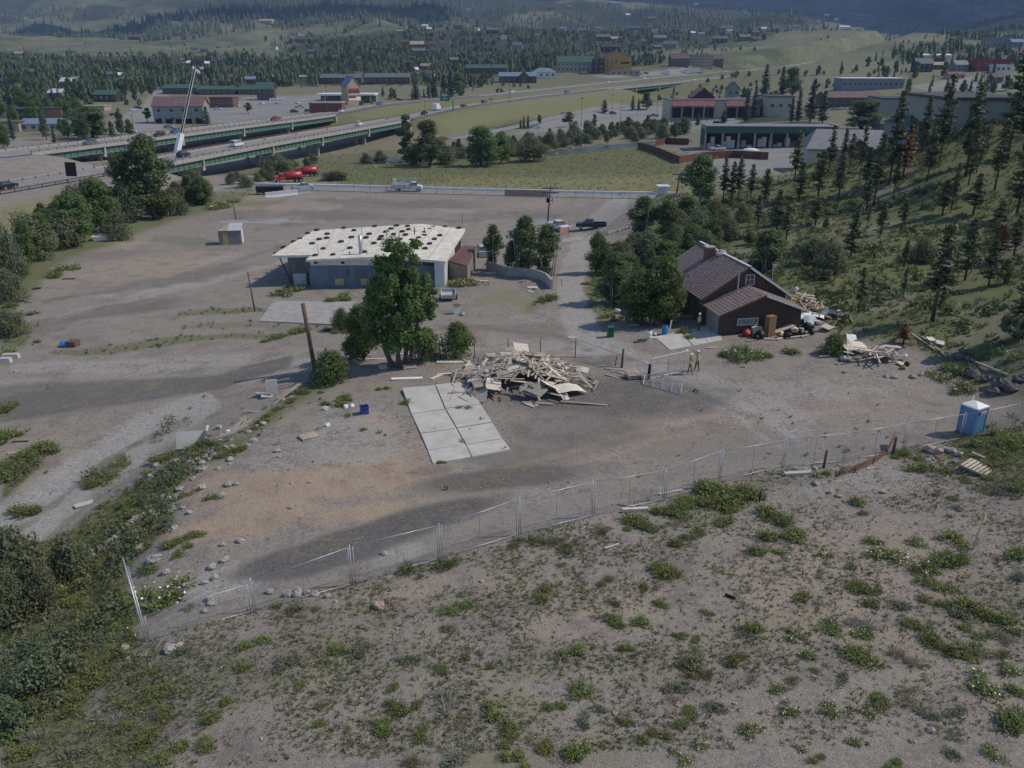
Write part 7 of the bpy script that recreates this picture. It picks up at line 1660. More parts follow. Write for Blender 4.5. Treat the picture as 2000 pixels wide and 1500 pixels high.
def guardrail(L,off,i0,i1,label,step=4.0):
 r=thing('guardrail',label,'guardrail',(0,0,0));strip('beam',L,off - .05,off+.05,M_RAIL if off>0 else M_STEEL,.75,r,thick=.32,i0=i0,i1=i1)
 pm=MB().box((0,0,.2),(.16,.16,.95)).mesh('post',M_RAIL)
 for p,a in posts_along(L,off+.12,step,i0,i1): o=link('post',pm,r);o.location=p;o.rotation_euler=(0,0,a)
def iy(L,y): return int(np.argmax(L[:,1] >= y))
guardrail(hn,6.3,0,iy(hn,BR_NEAR[0])+1,'dark guardrail along the near lane left of the bridge trees');guardrail(hn,6.3,iy(hn,BR_NEAR[1]),iy(hn,OVER[0]),'guardrail along the embankment above the parking lot');guardrail(hn,-6.3,0,iy(hn,BR_NEAR[0])+1,'guardrail on the median side left of the near bridge')
guardrail(hf,6.3,iy(hf,BR_FAR[1]),iy(hf,BR_FAR[1])+24,'median guardrail right of the far bridge');guardrail(hf,-6.3,0,iy(hf,BR_FAR[1]),'far guardrail of the highway before the town')
r=bpy.data.objects.new('site_road',None);col.objects.link(r);r['kind']='structure';strip('road_surface',sr,-3.6,3.6,M_ROAD,.05,r)
r=bpy.data.objects.new('frontage_road',None);col.objects.link(r);r['kind']='structure';strip('road_surface',fr,-4,4,M_ROAD,.05,r)
r=thing('low_white_wall','long low white concrete wall along the far side of the site road','wall',(0,0,0));strip('wall',sr,-4.5,-3.7,M_WHITE,.6,r,thick=.75)
r=thing('site_fence','chain link fence with thin posts along the site road','fence',(0,0,0));pm=MB().tube([(0,0,-.3),(0,0,2.0)],.04,6).mesh('post',M_RAIL);k0=iy(sr[:,[1,0,2]],at(636,377).x);sf=sr[iy(np.c_[sr[:,1],sr[:,0]],at(640,376).x):]
for p,a in posts_along(sf,4.4,4.5): o=link('post',pm,r);o.location=p
strip('top_rail',sf,4.38,4.42,M_STEEL,1.95,r,thick=.05)
f=MB()
for (p,a),(q,b) in zip(posts_along(sf,4.4,.5),posts_along(sf,4.4,.5)[4:]):
 for u,v in ((p,q),(q,p)): f.add((u+Vector((0,0,.05)),u+Vector((0,0,.055)),v+Vector((0,0,1.95)),v+Vector((0,0,1.945))),((0,1,2,3),))
f.build('wire_mesh',M_WIRE,r)['kind']='stuff'
x0,x1=at(985,388).x,at(1100,391).x;ii=[i for i in range(len(sr)) if x0<sr[i,0]<x1];strip('red_screen',sr,4.44,4.48,mat('faded_red_screen',(.34,.23,.23),.8,.15,.8),1.7,r,thick=1.6,i0=ii[0],i1=ii[-1]+1)
wl=spline([at(1345,274),at(1280,280),at(1190,288),at(1100,298),at(1010,303),at(900,306),at(780,312),at(650,330)],6);wl[:,2]=np.minimum.accumulate(np.maximum(wl[:,2],-11.2))+.22
wm,wn,wb=nodes_of('river_water');wb.inputs['Base Color'].default_value=(.05,.055,.045,1);wb.inputs['Specular IOR Level'].default_value=.2;wb.inputs['Roughness'].default_value=.38;bp=wn.nodes.new('ShaderNodeBump');bp.inputs['Strength'].default_value=.35;bp.inputs['Distance'].default_value=.3;wn.links.new(noise_tex(wn,world_pos(wn),.9,4),bp.inputs['Height']);wn.links.new(bp.outputs[0],wb.inputs['Normal'])
o=strip('river',wl,-6.5,5.5,wm,.0);o['kind']='structure'
for i in range(46):
 k=random.randrange(len(wl) - 2);s=random.choice((-1,1))*random.uniform(5.5,9.5);tt,nn=frame_of(wl);q=wl[k,:2]+nn[k]*s;px_,py_,_=pixel_of(np.array((q[0],q[1],wl[k,2])))
 lump('river_stone',float(px_),float(py_),random.uniform(.7,1.7),M_STONE,'pale boulder on the bank of the small river','boulder',300+i,.5,n=7)
# vehicles
PAINT={}
def paint(nm,c,rough=.35): 
 if nm not in PAINT: PAINT[nm]=mat('car_paint_'+nm,c,rough,.08,1,spec=.5)
 return PAINT[nm]
COL={'white': (.62,.63,.63),'black': (.015,.016,.018),'navy': (.02,.028,.05),'grey': (.12,.13,.14),'silver': (.36,.37,.38),'red': (.26,.03,.03),'maroon': (.13,.03,.035),'blue': (.06,.12,.22),'teal': (.10,.17,.19),'fire': (.42,.035,.045)}
def wheel(root,x,y,rad=.34,w=.22):
 o=MB().tube([(x,y - w/2,rad),(x,y+w/2,rad)],rad,14).build('wheel',M_TYRE,root);MB().tube([(x,y - w/2 - .012,rad),(x,y+w/2+.012,rad)],rad*.58,10).build('rim',M_STEEL,o)
def body_side(b,prof,half,tuck=.0): return b.side(prof,-half,half)
def vehicle(kind):
 """built facing +x, wheels on z=0; body in slot paint"""
 r=bpy.data.objects.new(kind,None);col.objects.link(r);P=paint('silver',COL['silver'])
 def cabin(nm,prof,half,tuck=.16):
  n=len(prof);zs=[z for _,z in prof];z0,z1=min(zs),max(zs);vs=[]
  for sgn in (-1,1): vs += [(x,sgn*(half - tuck*(z - z0)/max(z1 - z0,.01)),z) for x,z in prof]
  b=MB().add(vs,[tuple(range(n)),tuple(range(2*n - 1,n - 1,-1))]+[(i,n+i,n+(i+1) % n,(i+1) % n) for i in range(n)]);return b.build(nm,M_GLASS,r)
 def lights(xf,xr,y,z):
  for s in (-1,1): MB().box((xf,s*y,z),(.06,.3,.16)).build('headlight',M_WHITE,r);MB().box((xr,s*y,z+.08),(.06,.16,.2)).build('tail_light',M_RED,r)
 if kind in ('car','suv'):
  s=kind=='suv';h=.25 if s else 0
  b=MB().side([(-2.25,.28),(2.25,.28),(2.3,.62+h*.4),(2.2,.78+h),(1.0,.92+h),(-1.95 if not s else -2.15,.96+h),(-2.28,.85+h)],-.9,.9);b.build('body',P,r)
  top=1.42+h*1.3;cab=[(1.15,.91+h),(.35,top - .02),(-1.2 if not s else -1.75,top - .02),(-1.95 if not s else -2.15,.95+h)];cabin('windows',cab,.84)
  MB().box((-.42 if not s else -.7,0,top),(1.5 if not s else 2.35,1.32,.05)).build('roof',P,r)
  for x in ((.32,-.55) if not s else (.3,-.65,-1.5)):
   for sg in (-1,1): MB().bar((x,sg*.76,.93+h),(x - .12,sg*.69,top),.08).build('pillar',P,r)
  for x in (-1.4,1.4):
   for y in (-.82,.82): wheel(r,x,y,.34+h*.15)
  lights(2.24,-2.24,.62,.66+h*.6)
 elif kind=='pickup':
  MB().side([(-.55,.5),(2.85,.5),(2.9,.8),(2.8,1.15),(1.55,1.22),(-.55,1.25)],-.98,.98).build('body',P,r);cabin('windows',[(1.6,1.2),(.85,1.88),(-.45,1.88),(-.6,1.22)],.92)
  MB().box((.18,0,1.9),(1.3,1.45,.05)).build('roof',P,r);MB().box((-1.75,0,.62),(2.4,1.9,.25)).build('bed',P,r)
  for s in (-1,1): MB().box((-1.75,s*.94,1.0),(2.4,.1,.55)).build('bed_side',P,r);MB().bar((.45,s*.86,1.2),(.35,s*.78,1.88),.1).build('pillar',P,r)
  MB().box((-2.95,0,.95),(.1,1.85,.5)).build('tailgate',P,r)
  for x in (-1.75,1.9):
   for y in (-.88,.88): wheel(r,x,y,.42,.28)
  lights(2.86,-2.98,.72,.92)
 elif kind=='van':
  MB().side([(-2.6,.4),(2.6,.4),(2.65,.9),(2.35,1.12),(1.7,1.2),(-2.6,1.25)],-.98,.98).build('body',P,r);cabin('windows',[(1.75,1.18),(1.1,1.98),(-2.45,2.0),(-2.6,1.23)],.96,.12);MB().box((-.7,0,2.02),(3.5,1.72,.06)).build('roof',P,r)
  for x in (.9,.1,-.8,-1.7,-2.45):
   for s in (-1,1): MB().box((x,s*.92,1.6),(.22,.1,.8)).build('pillar',P,r)
  for x in (-1.6,1.7):
   for y in (-.86,.86): wheel(r,x,y,.37)
  lights(2.62,-2.62,.72,.8)
 elif kind=='semi':
  MB().box((5.6,0,1.5),(2.2,2.3,1.9),0,0,.96).build('hood',P,r);MB().box((3.6,0,2.0),(2.4,2.45,2.9),0,0,.95).build('cab',P,r);MB().box((4.72,0,2.6),(.2,2.2,.8)).build('windscreen',M_GLASS,r);MB().box((-4.6,0,2.75),(13.4,2.55,2.9)).build('trailer_box',paint('white',COL['white']),r)
  for x in (6.0,3.4,2.2,-9.2,-10.4):
   for y in (-1.05,1.05): wheel(r,x,y,.52,.4)
 elif kind=='boxtruck':
  MB().box((2.9,0,1.3),(2.0,2.1,1.7),0,0,.92).build('cab',P,r);MB().box((3.7,0,1.75),(.2,1.8,.6)).build('windscreen',M_GLASS,r);MB().box((-.9,0,2.15),(5.2,2.4,2.7)).build('cargo_box',paint('white',COL['white']),r)
  for x in (2.9,-1.8):
   for y in (-.95,.95): wheel(r,x,y,.45,.3)
 elif kind=='camper':
  MB().side([(-4.2,.7),(3.0,.7),(3.4,1.4),(4.4,1.9),(4.4,3.3),(-4.2,3.3)],-1.2,1.2).build('body',P,r)
  for x in (-2.5,-.5,1.8,3.6): MB().box((x,-1.21,2.4),(.9,.04,.5)).build('window',M_GLASS,r)
  for x in (-.9,.1):
   for y in (-1.05,1.05): wheel(r,x,y,.38)
 elif kind=='tanker':
  MB().box((3.1,0,1.35),(1.7,1.9,1.0),0,0,.92).build('hood',P,r);MB().box((1.7,0,1.75),(1.5,2.2,1.9),0,0,.92).build('cab',P,r);MB().box((2.42,0,2.2),(.15,1.9,.6)).build('windscreen',M_GLASS,r)
  for s in (-1,1): MB().box((1.75,s*1.06,2.15),(.8,.1,.6)).build('side_window',M_GLASS,r)
  MB().tube([(-4.0,0,1.95),(-3.85,0,1.95),(.55,0,1.95),(.7,0,1.95)],[.8,1.05,1.05,.8],16).build('tank',P,r,True);MB().box((-1.6,0,.85),(5.4,1.0,.3)).build('chassis',M_BLACK,r);MB().box((-1.6,0,3.05),(3.6,.5,.1)).build('walkway',M_RUST,r)
  MB().box((4.0,0,.85),(.25,2.2,.35)).build('bumper',M_STEEL,r);MB().box((3.97,0,1.35),(.08,1.0,.6)).build('grille',M_BLACK,r)
  for x in (3.0,-2.3,-3.5):
   for y in (-.98,.98): wheel(r,x,y,.5,.4)
 elif kind=='bucket':
  W=paint('white',COL['white'])
  MB().side([(2.0,.7),(4.2,.7),(4.3,1.2),(4.1,1.55),(2.9,1.75),(2.0,1.75)],-1.05,1.05).build('hood',W,r);cabin('windows',[(2.95,1.7),(2.6,2.45),(1.4,2.45),(1.3,1.7)],1.05,.1);MB().box((1.95,0,2.5),(1.3,2.0,.1)).build('cab_roof',W,r);MB().box((1.65,0,1.2),(.8,2.1,1.0)).build('cab',W,r)
  for s in (-1,1): MB().box((2.1,s*1.0,2.1),(.12,.1,.75)).build('pillar',W,r)
  MB().box((-1.4,0,.85),(5.2,.9,.25)).build('chassis',M_BLACK,r)
  for s in (-1,1):
   f=MB().box((-1.3,s*.95,1.5),(4.6,.5,1.1)).build('tool_locker',W,r)
   for x in (-2.9,-1.7,-.4): MB().box((x,s*1.21,1.5),(.9,.03,.8)).build('locker_door',M_GREYP,f)
  MB().tube([(-1.0,0,1.4),(-1.0,0,2.9)],.3,12).build('turret',W,r);MB().bar((-1.2,.2,3.0),(2.6,.2,3.3),.35).build('lower_boom',W,r);MB().bar((2.6,-.15,3.45),(-2.6,-.15,3.25),.28).build('upper_boom',M_GREYP,r);MB().box((-3.1,-.15,2.75),(.75,.75,1.0)).build('bucket',W,r);MB().box((-3.7,0,1.35),(.5,1.9,.6)).build('rear_bumper',M_STEEL,r)
  for x in (3.2,-2.2):
   for y in (-.95,.95): wheel(r,x,y,.5,.36)
 return r
PROTO={}
def park(kind,pos,heading,colr,label,cat=None,group=None,z=None):
 if kind not in PROTO: PROTO[kind]=o=vehicle(kind);first=True
 else: o=dup(PROTO[kind],(0,0,0));first=False
 p=at(*pos) if not isinstance(pos,Vector) else pos
 o.location=p;o.rotation_euler=(0,0,heading);o.name={'car': 'parked_car','suv': 'suv_car','pickup': 'pickup_truck','van': 'van','semi': 'articulated_truck','boxtruck': 'box_truck','camper': 'camper_trailer','tanker': 'tanker_truck','bucket': 'bucket_truck'}[kind]
 tag(o,label,cat or {'car': 'car','suv': 'car','pickup': 'pickup truck','van': 'van','semi': 'truck','boxtruck': 'truck','camper': 'camper','tanker': 'tanker truck','bucket': 'bucket truck'}[kind],group)
 pm=paint(colr,COL[colr])
 for c in o.children:
  for s in c.material_slots:
   if s.material and s.material.name.startswith('car_paint') and c.name.split('.')[0] not in ('trailer_box','cargo_box'): s.link='OBJECT';s.material=pm
 return o
def on_road(kind,L,px,off,colr,label,back=False):
 xs,_,_=pixel_of(L);i=int(np.argmin(np.abs(xs - px)+(np.arange(len(L))>len(L)*.8)*9));t,n=frame_of(L);p=L[i]
 return park(kind,Vector((p[0]+n[i][0]*off,p[1]+n[i][1]*off,p[2]+.045)),math.atan2(t[i][1],t[i][0])+(PI if back else 0),colr,label)
for a in (('suv',hn,5,2,'black','black car on the near lane at the left border'),('suv',hn,360,0,'navy','dark car passing the crane on the near bridge'),('van',hn,481,-1.5,'white','white van on the near bridge'),('suv',hn,716,-2,'white','white car at the right end of the near bridge'),('pickup',hn,824,1.5,'black','large black pickup right of the near bridge'),('boxtruck',hn,855,-2,'white','white box truck beside the green road sign'),('car',hn,898,1,'black','black car right of the green road sign'),('suv',hn,950,-1,'maroon','maroon car beside the yellow arrow board'),('suv',hn,1105,1,'teal','dark car on the highway above the parking lot'),('car',hn,1350,1,'white','white car past the overpass on the near lane')): on_road(*a)
for a in (('suv',hf,184,1,'grey','grey car on the far lane at the left'),('suv',hf,312,2,'black','black car half hidden by the far bridge rail'),('suv',hf,358,-2,'blue','blue car behind the crane boom'),('pickup',hf,540,-2,'red','red pickup on the far lane'),('car',hf,661,1,'white','white car on the far lane by the brick restaurant'),('suv',hf,743,-1,'grey','dark grey car on the far lane by the sign tower'),('suv',hf,1003,0,'white','white car on the far lane above the median'),('car',hf,1188,0,'white','white car on the far lane before the overpass'),('suv',hf,1255,1,'white','white car on the far lane over the overpass'),('car',hf,1420,0,'white','white car on the far lane near the brown apartments'),('car',hf,1368,1,'grey','grey car on the far lane near the brown apartments'),('car',hf,1568,0,'white','small white car on the rising far lane'),('car',hf,1645,1,'silver','silver car on the rising far lane'),('boxtruck',hf,1772,0,'white','white truck far up the rising lane')): on_road(*a,back=True)
M_BARRELO=mat('orange_barrel',(.55,.12,.04),.5,.1,2)
def drum(p,label):
 r=thing('traffic_barrel',label,'traffic barrel',p,0,'orange barrels on the highway');MB().lathe([(.32,0),(.27,.05),(.2,1.1)],n=10).build('body',M_BARRELO,r)
 for z in (.45,.8): MB().lathe([(.262 - z*.055,z),(.253 - z*.055,z+.14)],n=10).build('band',M_WHITE,r)
t_,n_=frame_of(hn)
for px,off,lab in ((45,-4,'orange barrel on the near lane at the left border'),(392,-4.5,'orange barrel on the near bridge'),(544,-4.5,'orange barrel in the middle of the near bridge'),(608,-4.5,'orange barrel further along the near bridge'),(665,-4.5,'orange barrel towards the right bridge end'),(775,-4.5,'orange barrel past the near bridge'),(1115,-3,'orange barrel on the highway above the lot'),(880,-5,'orange barrel near the green sign'),(915,-5,'orange barrel before the arrow board')):
 i=int(np.argmin(np.abs(pixel_of(hn)[0] - px)+(np.arange(len(hn))>150)*9));drum(Vector((hn[i,0]+n_[i,0]*off,hn[i,1]+n_[i,1]*off,hn[i,2]+.045)),lab)
def back_sign():
 i=int(np.argmin(np.abs(pixel_of(hn)[0] - 107)));p=Vector((hn[i,0]+n_[i,0]*7.6,hn[i,1]+n_[i,1]*7.6,hn[i,2] - .2));r=thing('road_sign','dark back of a roadside sign before the near lane','sign',p,R(15));MB().box((0,0,3.2),(2.3,.08,3.2),0,0,1,0,.06).build('sign_board',M_DARK,r)
 for x in (-.8,.8): MB().box((x,.08,.9),(.1,.1,2.6)).build('post',M_STEEL,r)
back_sign()
def gantry():
 i=int(np.argmin(np.abs(pixel_of(hn)[0] - 860)));p=Vector((hn[i,0]+n_[i,0]*7.5,hn[i,1]+n_[i,1]*7.5,hn[i,2] - .3));r=thing('overhead_road_sign','green overhead exit sign on a brown curved arm','sign',p)
 MB().tube([(0,0,0),(0,0,5.2),(-.5,0,6.6),(-1.8,0,7.4),(-6.4,0,7.6)],.22,8).build('curved_arm',M_RAIL,r,True)
 g=MB().box((-4.2,-.25,7.4),(5.0,.12,4.0)).build('sign_board',mat('sign_green',(.015,.16,.09),.5,.05,1),r);MB().box((-3.2,-.25,5.1),(3.0,.12,.55)).build('yellow_plate',M_YEL,r);MB().box((-5.9,-.25,5.6),(.9,.12,.9)).build('red_plate',M_RED,r)
 for x,z,w in ((-4.6,8.7,2.4),(-4.3,8.0,3.2),(-4.2,7.2,.8),(-4.4,6.4,2.6)): MB().box((x,-.33,z),(w,.03,.28)).build('lettering',M_WHITE,g)
gantry()
i=int(np.argmin(np.abs(pixel_of(hn)[0] - 946)));p=Vector((hn[i,0]+n_[i,0]*3.6,hn[i,1]+n_[i,1]*3.6,hn[i,2]+.04));r=thing('arrow_board','yellow arrow board trailer on the highway','sign',p);MB().box((0,0,2.2),(2.0,.1,1.6)).build('board',M_YEL,r);MB().box((0,0,.6),(1.4,1.0,.5)).build('trailer',M_YEL,r);MB().box((0,0,1.2),(.1,.1,1.0)).build('mast',M_STEEL,r)
for a in (('pickup',(1154,447),R(172),'navy','dark blue pickup parked beside the dirt road'),('suv',(943,499),R(100),'silver','silver car half hidden behind the lean-to shed'),('pickup',(1090,449),R(-60),'white','white pickup behind the pink panel'),('bucket',(794,374),R(-3),'white','white bucket truck parked on the site road'),('tanker',(563,356),R(205),'fire','front red tanker truck beside the meadow'),('tanker',(594,345),R(200),'fire','rear red tanker truck beside the meadow'),('pickup',(593,371),R(30),'silver','white pickup behind the concrete barriers'),
 ('pickup',(1045,250),0,'white','white pickup at the left of the parking lot'),('suv',(1102,224),R(20),'silver','silver car on the road above the lot'),('suv',(1197,223),0,'maroon','maroon car parked at the top of the lot'),('pickup',(1277,228),R(170),'grey','grey pickup parked by the red roofed shops'),('car',(1341,231),R(170),'white','white car parked by the red roofed shops'),('suv',(1401,243),0,'black','black car parked at the right of the lot'),('car',(866,273),R(40),'red','red car on the frontage road'),
 ('boxtruck',(1300,145),PI,'white','white box truck parked beside the hotel'),('semi',(1343,143),PI,'white','white articulated truck parked beside the hotel'),('pickup',(1402,294),R(10),'white','white truck at the open storage building'),('camper',(541,203),R(10),'white','white camper trailer in the town lot'),('car',(262,216),R(40),'white','white car on the town street'),('suv',(270,213),R(40),'black','black car behind the white car on the town street'),('car',(222,226),0,'red','red car by the beige canopy'),('suv',(240,258),R(10),'white','white car in the small lot by the large broad tree'),('suv',(256,260),R(10),'silver','silver car in the small lot by the large broad tree'),('suv',(250,255),R(10),'navy','dark car in the small lot by the large broad tree'),
 ('car',(582,202),R(80),'white','white car in the lot by the camper'),('pickup',(585,211),R(10),'silver','silver pickup in the lot by the brick restaurant'),('suv',(575,220),R(10),'black','black car in the lot by the brick restaurant'),('suv',(603,219),0,'grey','grey car at the brick restaurant corner'),('car',(512,203),R(80),'white','white car left of the camper'),('car',(720,196),R(20),'grey','grey car at the fuel canopy'),('car',(780,196),0,'black','black car below the blue spruce'),('car',(705,199),0,'white','white car at the foot of the sign tower'),('car',(425,214),0,'white','white car by the dark brick building'),('car',(470,195),R(60),'silver','silver car by the green roofed shops'),('car',(460,208),0,'white','white car right of the dark brick building'),('car',(330,250),0,'silver','silver car before the grey block'),
 ('car',(1250,145),0,'silver','silver car left of the hotel trucks'),('car',(1262,144),0,'black','black car left of the hotel trucks'),('car',(1455,125),0,'white','white car beside the apartments'),('car',(1732,171),0,'white','white car before the glass fronted building'),('car',(1630,215),0,'silver','silver car behind the large round willow'),('car',(1645,214),0,'white','white car behind the large round willow'),('car',(1862,165),R(60),'white','white car in the right town lot'),('car',(1885,170),R(60),'silver','silver car in the right town lot'),('car',(1910,172),R(60),'black','black car in the right town lot'),('car',(1405,175),0,'white','white car beyond the red roofed shops'),('car',(1465,176),0,'silver','silver car on the road beyond the shops')): park(*a)
def dump():
 p=at(528,380);r=thing('dump_trailer','long black dump trailer behind the concrete barriers','trailer',p,R(10));MB().box((0,0,1.5),(6.5,2.3,1.3),0,0,1.04).build('box',M_BLACK,r);MB().box((0,0,.75),(6.4,1.2,.25)).build('chassis',M_BLACK,r)
 for x in (-2,-.8):
  for y in (-1,1): wheel(r,x,y,.45,.3)
dump()
for i,px in enumerate((531,544,557,570,583,596)): o=MB().side([(-.3,0),(.3,0),(.12,.45),(.1,1.25),(-.1,1.25),(-.12,.45)],-1.5,1.5).build('jersey_barrier',M_WHITE if i<4 else M_GREYP);setl(o,at(px,385 - i*1.5),(0,0,R(-75)),'white concrete jersey barrier beside the black dump trailer','barrier','concrete barriers at the lot entrance')
p=at(1465,299);r=thing('covered_boat','white covered boat in the storage yard','boat',p);MB().ball((0,0,.9),(3.2,1.1,.9),12,6).build('hull',M_WHITE,r);MB().box((0,0,.3),(4,1.4,.2)).build('trailer',M_STEEL,r)
def crane():
 p=at_far(352,268,-9.5);p=Vector(p);r=thing('mobile_crane','mobile crane raising a tall black boom between the bridges','crane',p)
 MB().box((0,0,1.3),(3.0,9.0,1.2)).build('carrier',M_WHITE,r);MB().box((0,3.2,2.6),(2.2,2.0,1.6)).build('cab',M_WHITE,r)
 for y in (-3,-1.5,1.8,3.3):
  for x in (-1.3,1.3): MB().tube([(x - .2,y,.6),(x+.2,y,.6)],.6,12).build('wheel',M_TYRE,r)
 z0=2.0;tip=Vector(from_depth(381,134,268)) - p;b0=Vector(from_depth(346,296,268)) - p;b1=Vector(from_depth(354,261,268)) - p;foot=b0+(b0 - b1)*.9
 MB().bar(foot,b1,1.5,1.5).build('boom_base',M_WHITE,r);bm=MB().bar(b1,tip,.6,.75).build('boom',mat('boom_black',(.03,.032,.035),.5,.2,.5),r)
 for s in (-1,1): MB().bar(b1+Vector((s*.33,-.3,0)),tip+Vector((s*.33,-.3,0)),.06,.3).build('boom_edge',M_GREYP,bm)
 MB().bar(tip+Vector((-.9,0,.4)),tip+Vector((1.3,0,-1.4)),.6,.7).build('boom_head',M_WHITE,r)
crane()
LP=MB().tube([(0,0,0),(0,0,10)],[.13,.08],6).mesh('mast',M_RAIL);LH=MB().box((0,0,9.95),(1.6,.35,.22)).mesh('lamp_head',M_DARK)
for px,py,top in ((1135,246,193),(1195,231,186),(1211,252,199),(1283,223,179),(1245,225,205),(1311,243,192),(1381,238,205),(1478,228,195),(1406,160,141),(830,222,176),(640,220,170),(747,190,160),(995,200,155),(226,266,231),(243,262,224),(262,258,225),(405,262,215),(379,262,222),(1580,240,207)):
 p=at(px,py);zc=pixel_of(p)[2];h=(py - top)/FOC*zc/1.03;r=thing('lamp_post','thin street lamp post by the lot beyond the river' if px>1000 else 'thin street lamp post by the town road','lamp post',p,random.uniform(0,3),'street lamps');link('mast',LP,r);link('lamp_head',LH,r);r.scale=(1,1,h/10)
# buildings of the town
WALLS={'grey': (.25,.26,.24),'brown': (.11,.075,.055),'dark': (.05,.04,.035),'brick': (.17,.075,.055),'tan': (.36,.29,.21),'cream': (.42,.40,.30),'white': (.58,.58,.56),'yellow': (.40,.25,.075),'red': (.24,.05,.04),'steel': (.20,.215,.23),'orange': (.30,.16,.11),'green': (.10,.14,.11)}
ROOFS={'maroon': (.15,.095,.095),'green': (.05,.10,.08),'grey': (.20,.20,.205),'dark': (.06,.06,.065),'blue': (.15,.20,.27),'white': (.62,.62,.60),'brown': (.11,.08,.065),'red': (.21,.09,.088),'tan': (.33,.26,.19),'slate': (.11,.13,.13),'gold': (.3,.21,.09)}
SEEN=[]
def wm_(k): return mat('wall_'+k,WALLS[k],.85,.18,.5)
def rm_(k): return mat('roofing_'+k,ROOFS[k],.7,.2,.6)
def building(label,x0,x1,yb,yt,depth,wall,roof,shape='gable',rz=0,win=(0,0),name='building',cat='building',extra=None,eave=.62,gable_front=False):
 """stands on the ground at bearing (x0..x1, yb); its height follows from the bearing of its top"""
 a,b=at(x0,yb),at(x1,yb);p=at((x0+x1)/2,yb);zc=pixel_of(p)[2];W=(x1 - x0)/FOC*zc/max(.5,math.cos(R(rz)));H=(yb - yt)/FOC*zc/(CP - (yb - 750)/FOC*SP)
 r=thing(name,label,cat,p,R(rz));W=max(W,2.5);he=H*eave if shape != 'flat' else H
 NO_TREE.append((p.x,p.y+depth/2,max(W,depth)*.6+2));NO_TREE.append((p.x,p.y - 8,W*.5))
 SEEN.append((x0 - 2,x1+2,yb - (yb - yt)*.3,zc))
 bw=MB().box((0,depth/2,he/2 - 1),(W,depth,he+2)).build('wall',wm_(wall),r);o=.5
 if shape=='gable':
  if gable_front: pr=MB().side([(-W/2,he),(W/2,he),(0,H - .3)],.0,depth);pr.build('gable_wall',wm_(wall),r);q=[((-W/2 - o,y,he - .2),(0,y,H)) for y in (-o,depth+o)];MB().slab(q[0][0],q[1][0],q[1][1],q[0][1],.25).build('roof',rm_(roof),r);MB().slab((W/2+o,depth+o,he - .2),(W/2+o,-o,he - .2),(0,-o,H),(0,depth+o,H),.25).build('roof',rm_(roof),r)
  else:
   f=MB();n=6;vs=[(x,y,z) for x in (-W/2+.05,W/2 - .05) for y,z in ((.05,he - .3),(depth - .05,he - .3),(depth/2,H - .3))];f.add(vs,((0,2,1),(3,4,5)));f.build('gable_wall',wm_(wall),r)
   MB().slab((-W/2 - o,-o,he),(W/2+o,-o,he),(W/2+o,depth/2,H),(-W/2 - o,depth/2,H),.25).build('roof',rm_(roof),r);MB().slab((W/2+o,depth+o,he),(-W/2 - o,depth+o,he),(-W/2 - o,depth/2,H),(W/2+o,depth/2,H),.25).build('roof',rm_(roof),r)
 elif shape=='flat': MB().box((0,depth/2,H+.2),(W+.8,depth+.8,.5)).build('roof',rm_(roof),r)
 elif shape=='hip':
  i=min(W,depth)*.42;vs=[(-W/2 - o,-o,he),(W/2+o,-o,he),(W/2+o,depth+o,he),(-W/2 - o,depth+o,he),(-W/2+i,depth/2,H),(W/2 - i,depth/2,H)]
  MB().add(vs,((0,1,5,4),(1,2,5),(2,3,4,5),(3,0,4),(3,2,1,0))).build('roof',rm_(roof),r)
 nx,nz=win
 for i in range(nx):
  for k in range(nz):
   x=-W/2+W*(i+.5)/nx;z=he*(k+.55)/nz;w,h=min(W/nx*.5,1.8),min(he/nz*.45,1.7);f=MB().box((x,-.03,z),(w+.16,.08,h+.16)).build('window',M_FASC,r);MB().box((x,-.08,z),(w,.04,h)).build('pane',M_GLASS,f)
 if extra: extra(r,W,H,he,depth)
 return r
def x_block(r,W,H,he,d_):
 for i in range(5): MB().box((-W/2+W*(i+.5)/5,-.05,1.2),(W/5*.62,.2,2.2)).build('carport_bay',M_DARK,r)
 for x in (-.8,1.2): MB().box((x,d_*.18,he+1.4),(.5,.5,1.0)).build('roof_vent',M_WHITE,r)
def x_sign(r,W,H,he,d_):
 for k in range(5): MB().box((0,-.12,he*(.3+.13*k)),(W*.86,.12,he*.10)).build('sign_panel',(M_WHITE,mat('sign_red',(.20,.06,.05),.6,.1,1),M_PLY,mat('sign_dark',(.08,.06,.06),.6,.1,1),M_RED)[k],r)
 MB().box((W*.3,-.2,he*.33),(W*.35,.06,he*.2)).build('sign_panel',M_WHITE,r)
def x_canopy(r,W,H,he,d_):
 for x in (-.4,-.1,.2,.42): MB().box((W*x,-4,he/2),(.5,.5,he)).build('column',M_WHITE,r)
 MB().box((0,-5,he+.1),(W*1.05,9,1.0)).build('canopy',M_WHITE,r)
def x_hotel(r,W,H,he,d_):
 for i in range(2):
  for k in range(4): MB().box((-W*.35+i*W*.16,-.06,he*(.2+.19*k)),(.9,.1,1.2)).build('window',M_GLASS,r)
 o=MB().lathe([(1.6,0),(1.6,.15)],n=14).build('round_emblem',mat('emblem_green',(.06,.11,.06),.6,.1,1),r);o.rotation_euler=(PI/2,0,0);o.location=(-W*.02,-.1,he*.72);MB().box((W*.28,-.1,he*.62),(W*.3,.15,1.6)).build('sign_plate',M_DWOOD,r);MB().box((.6,-.15,he*.5),(1.6,.3,he*.9)).build('chimney_shaft',wm_('yellow'),r)
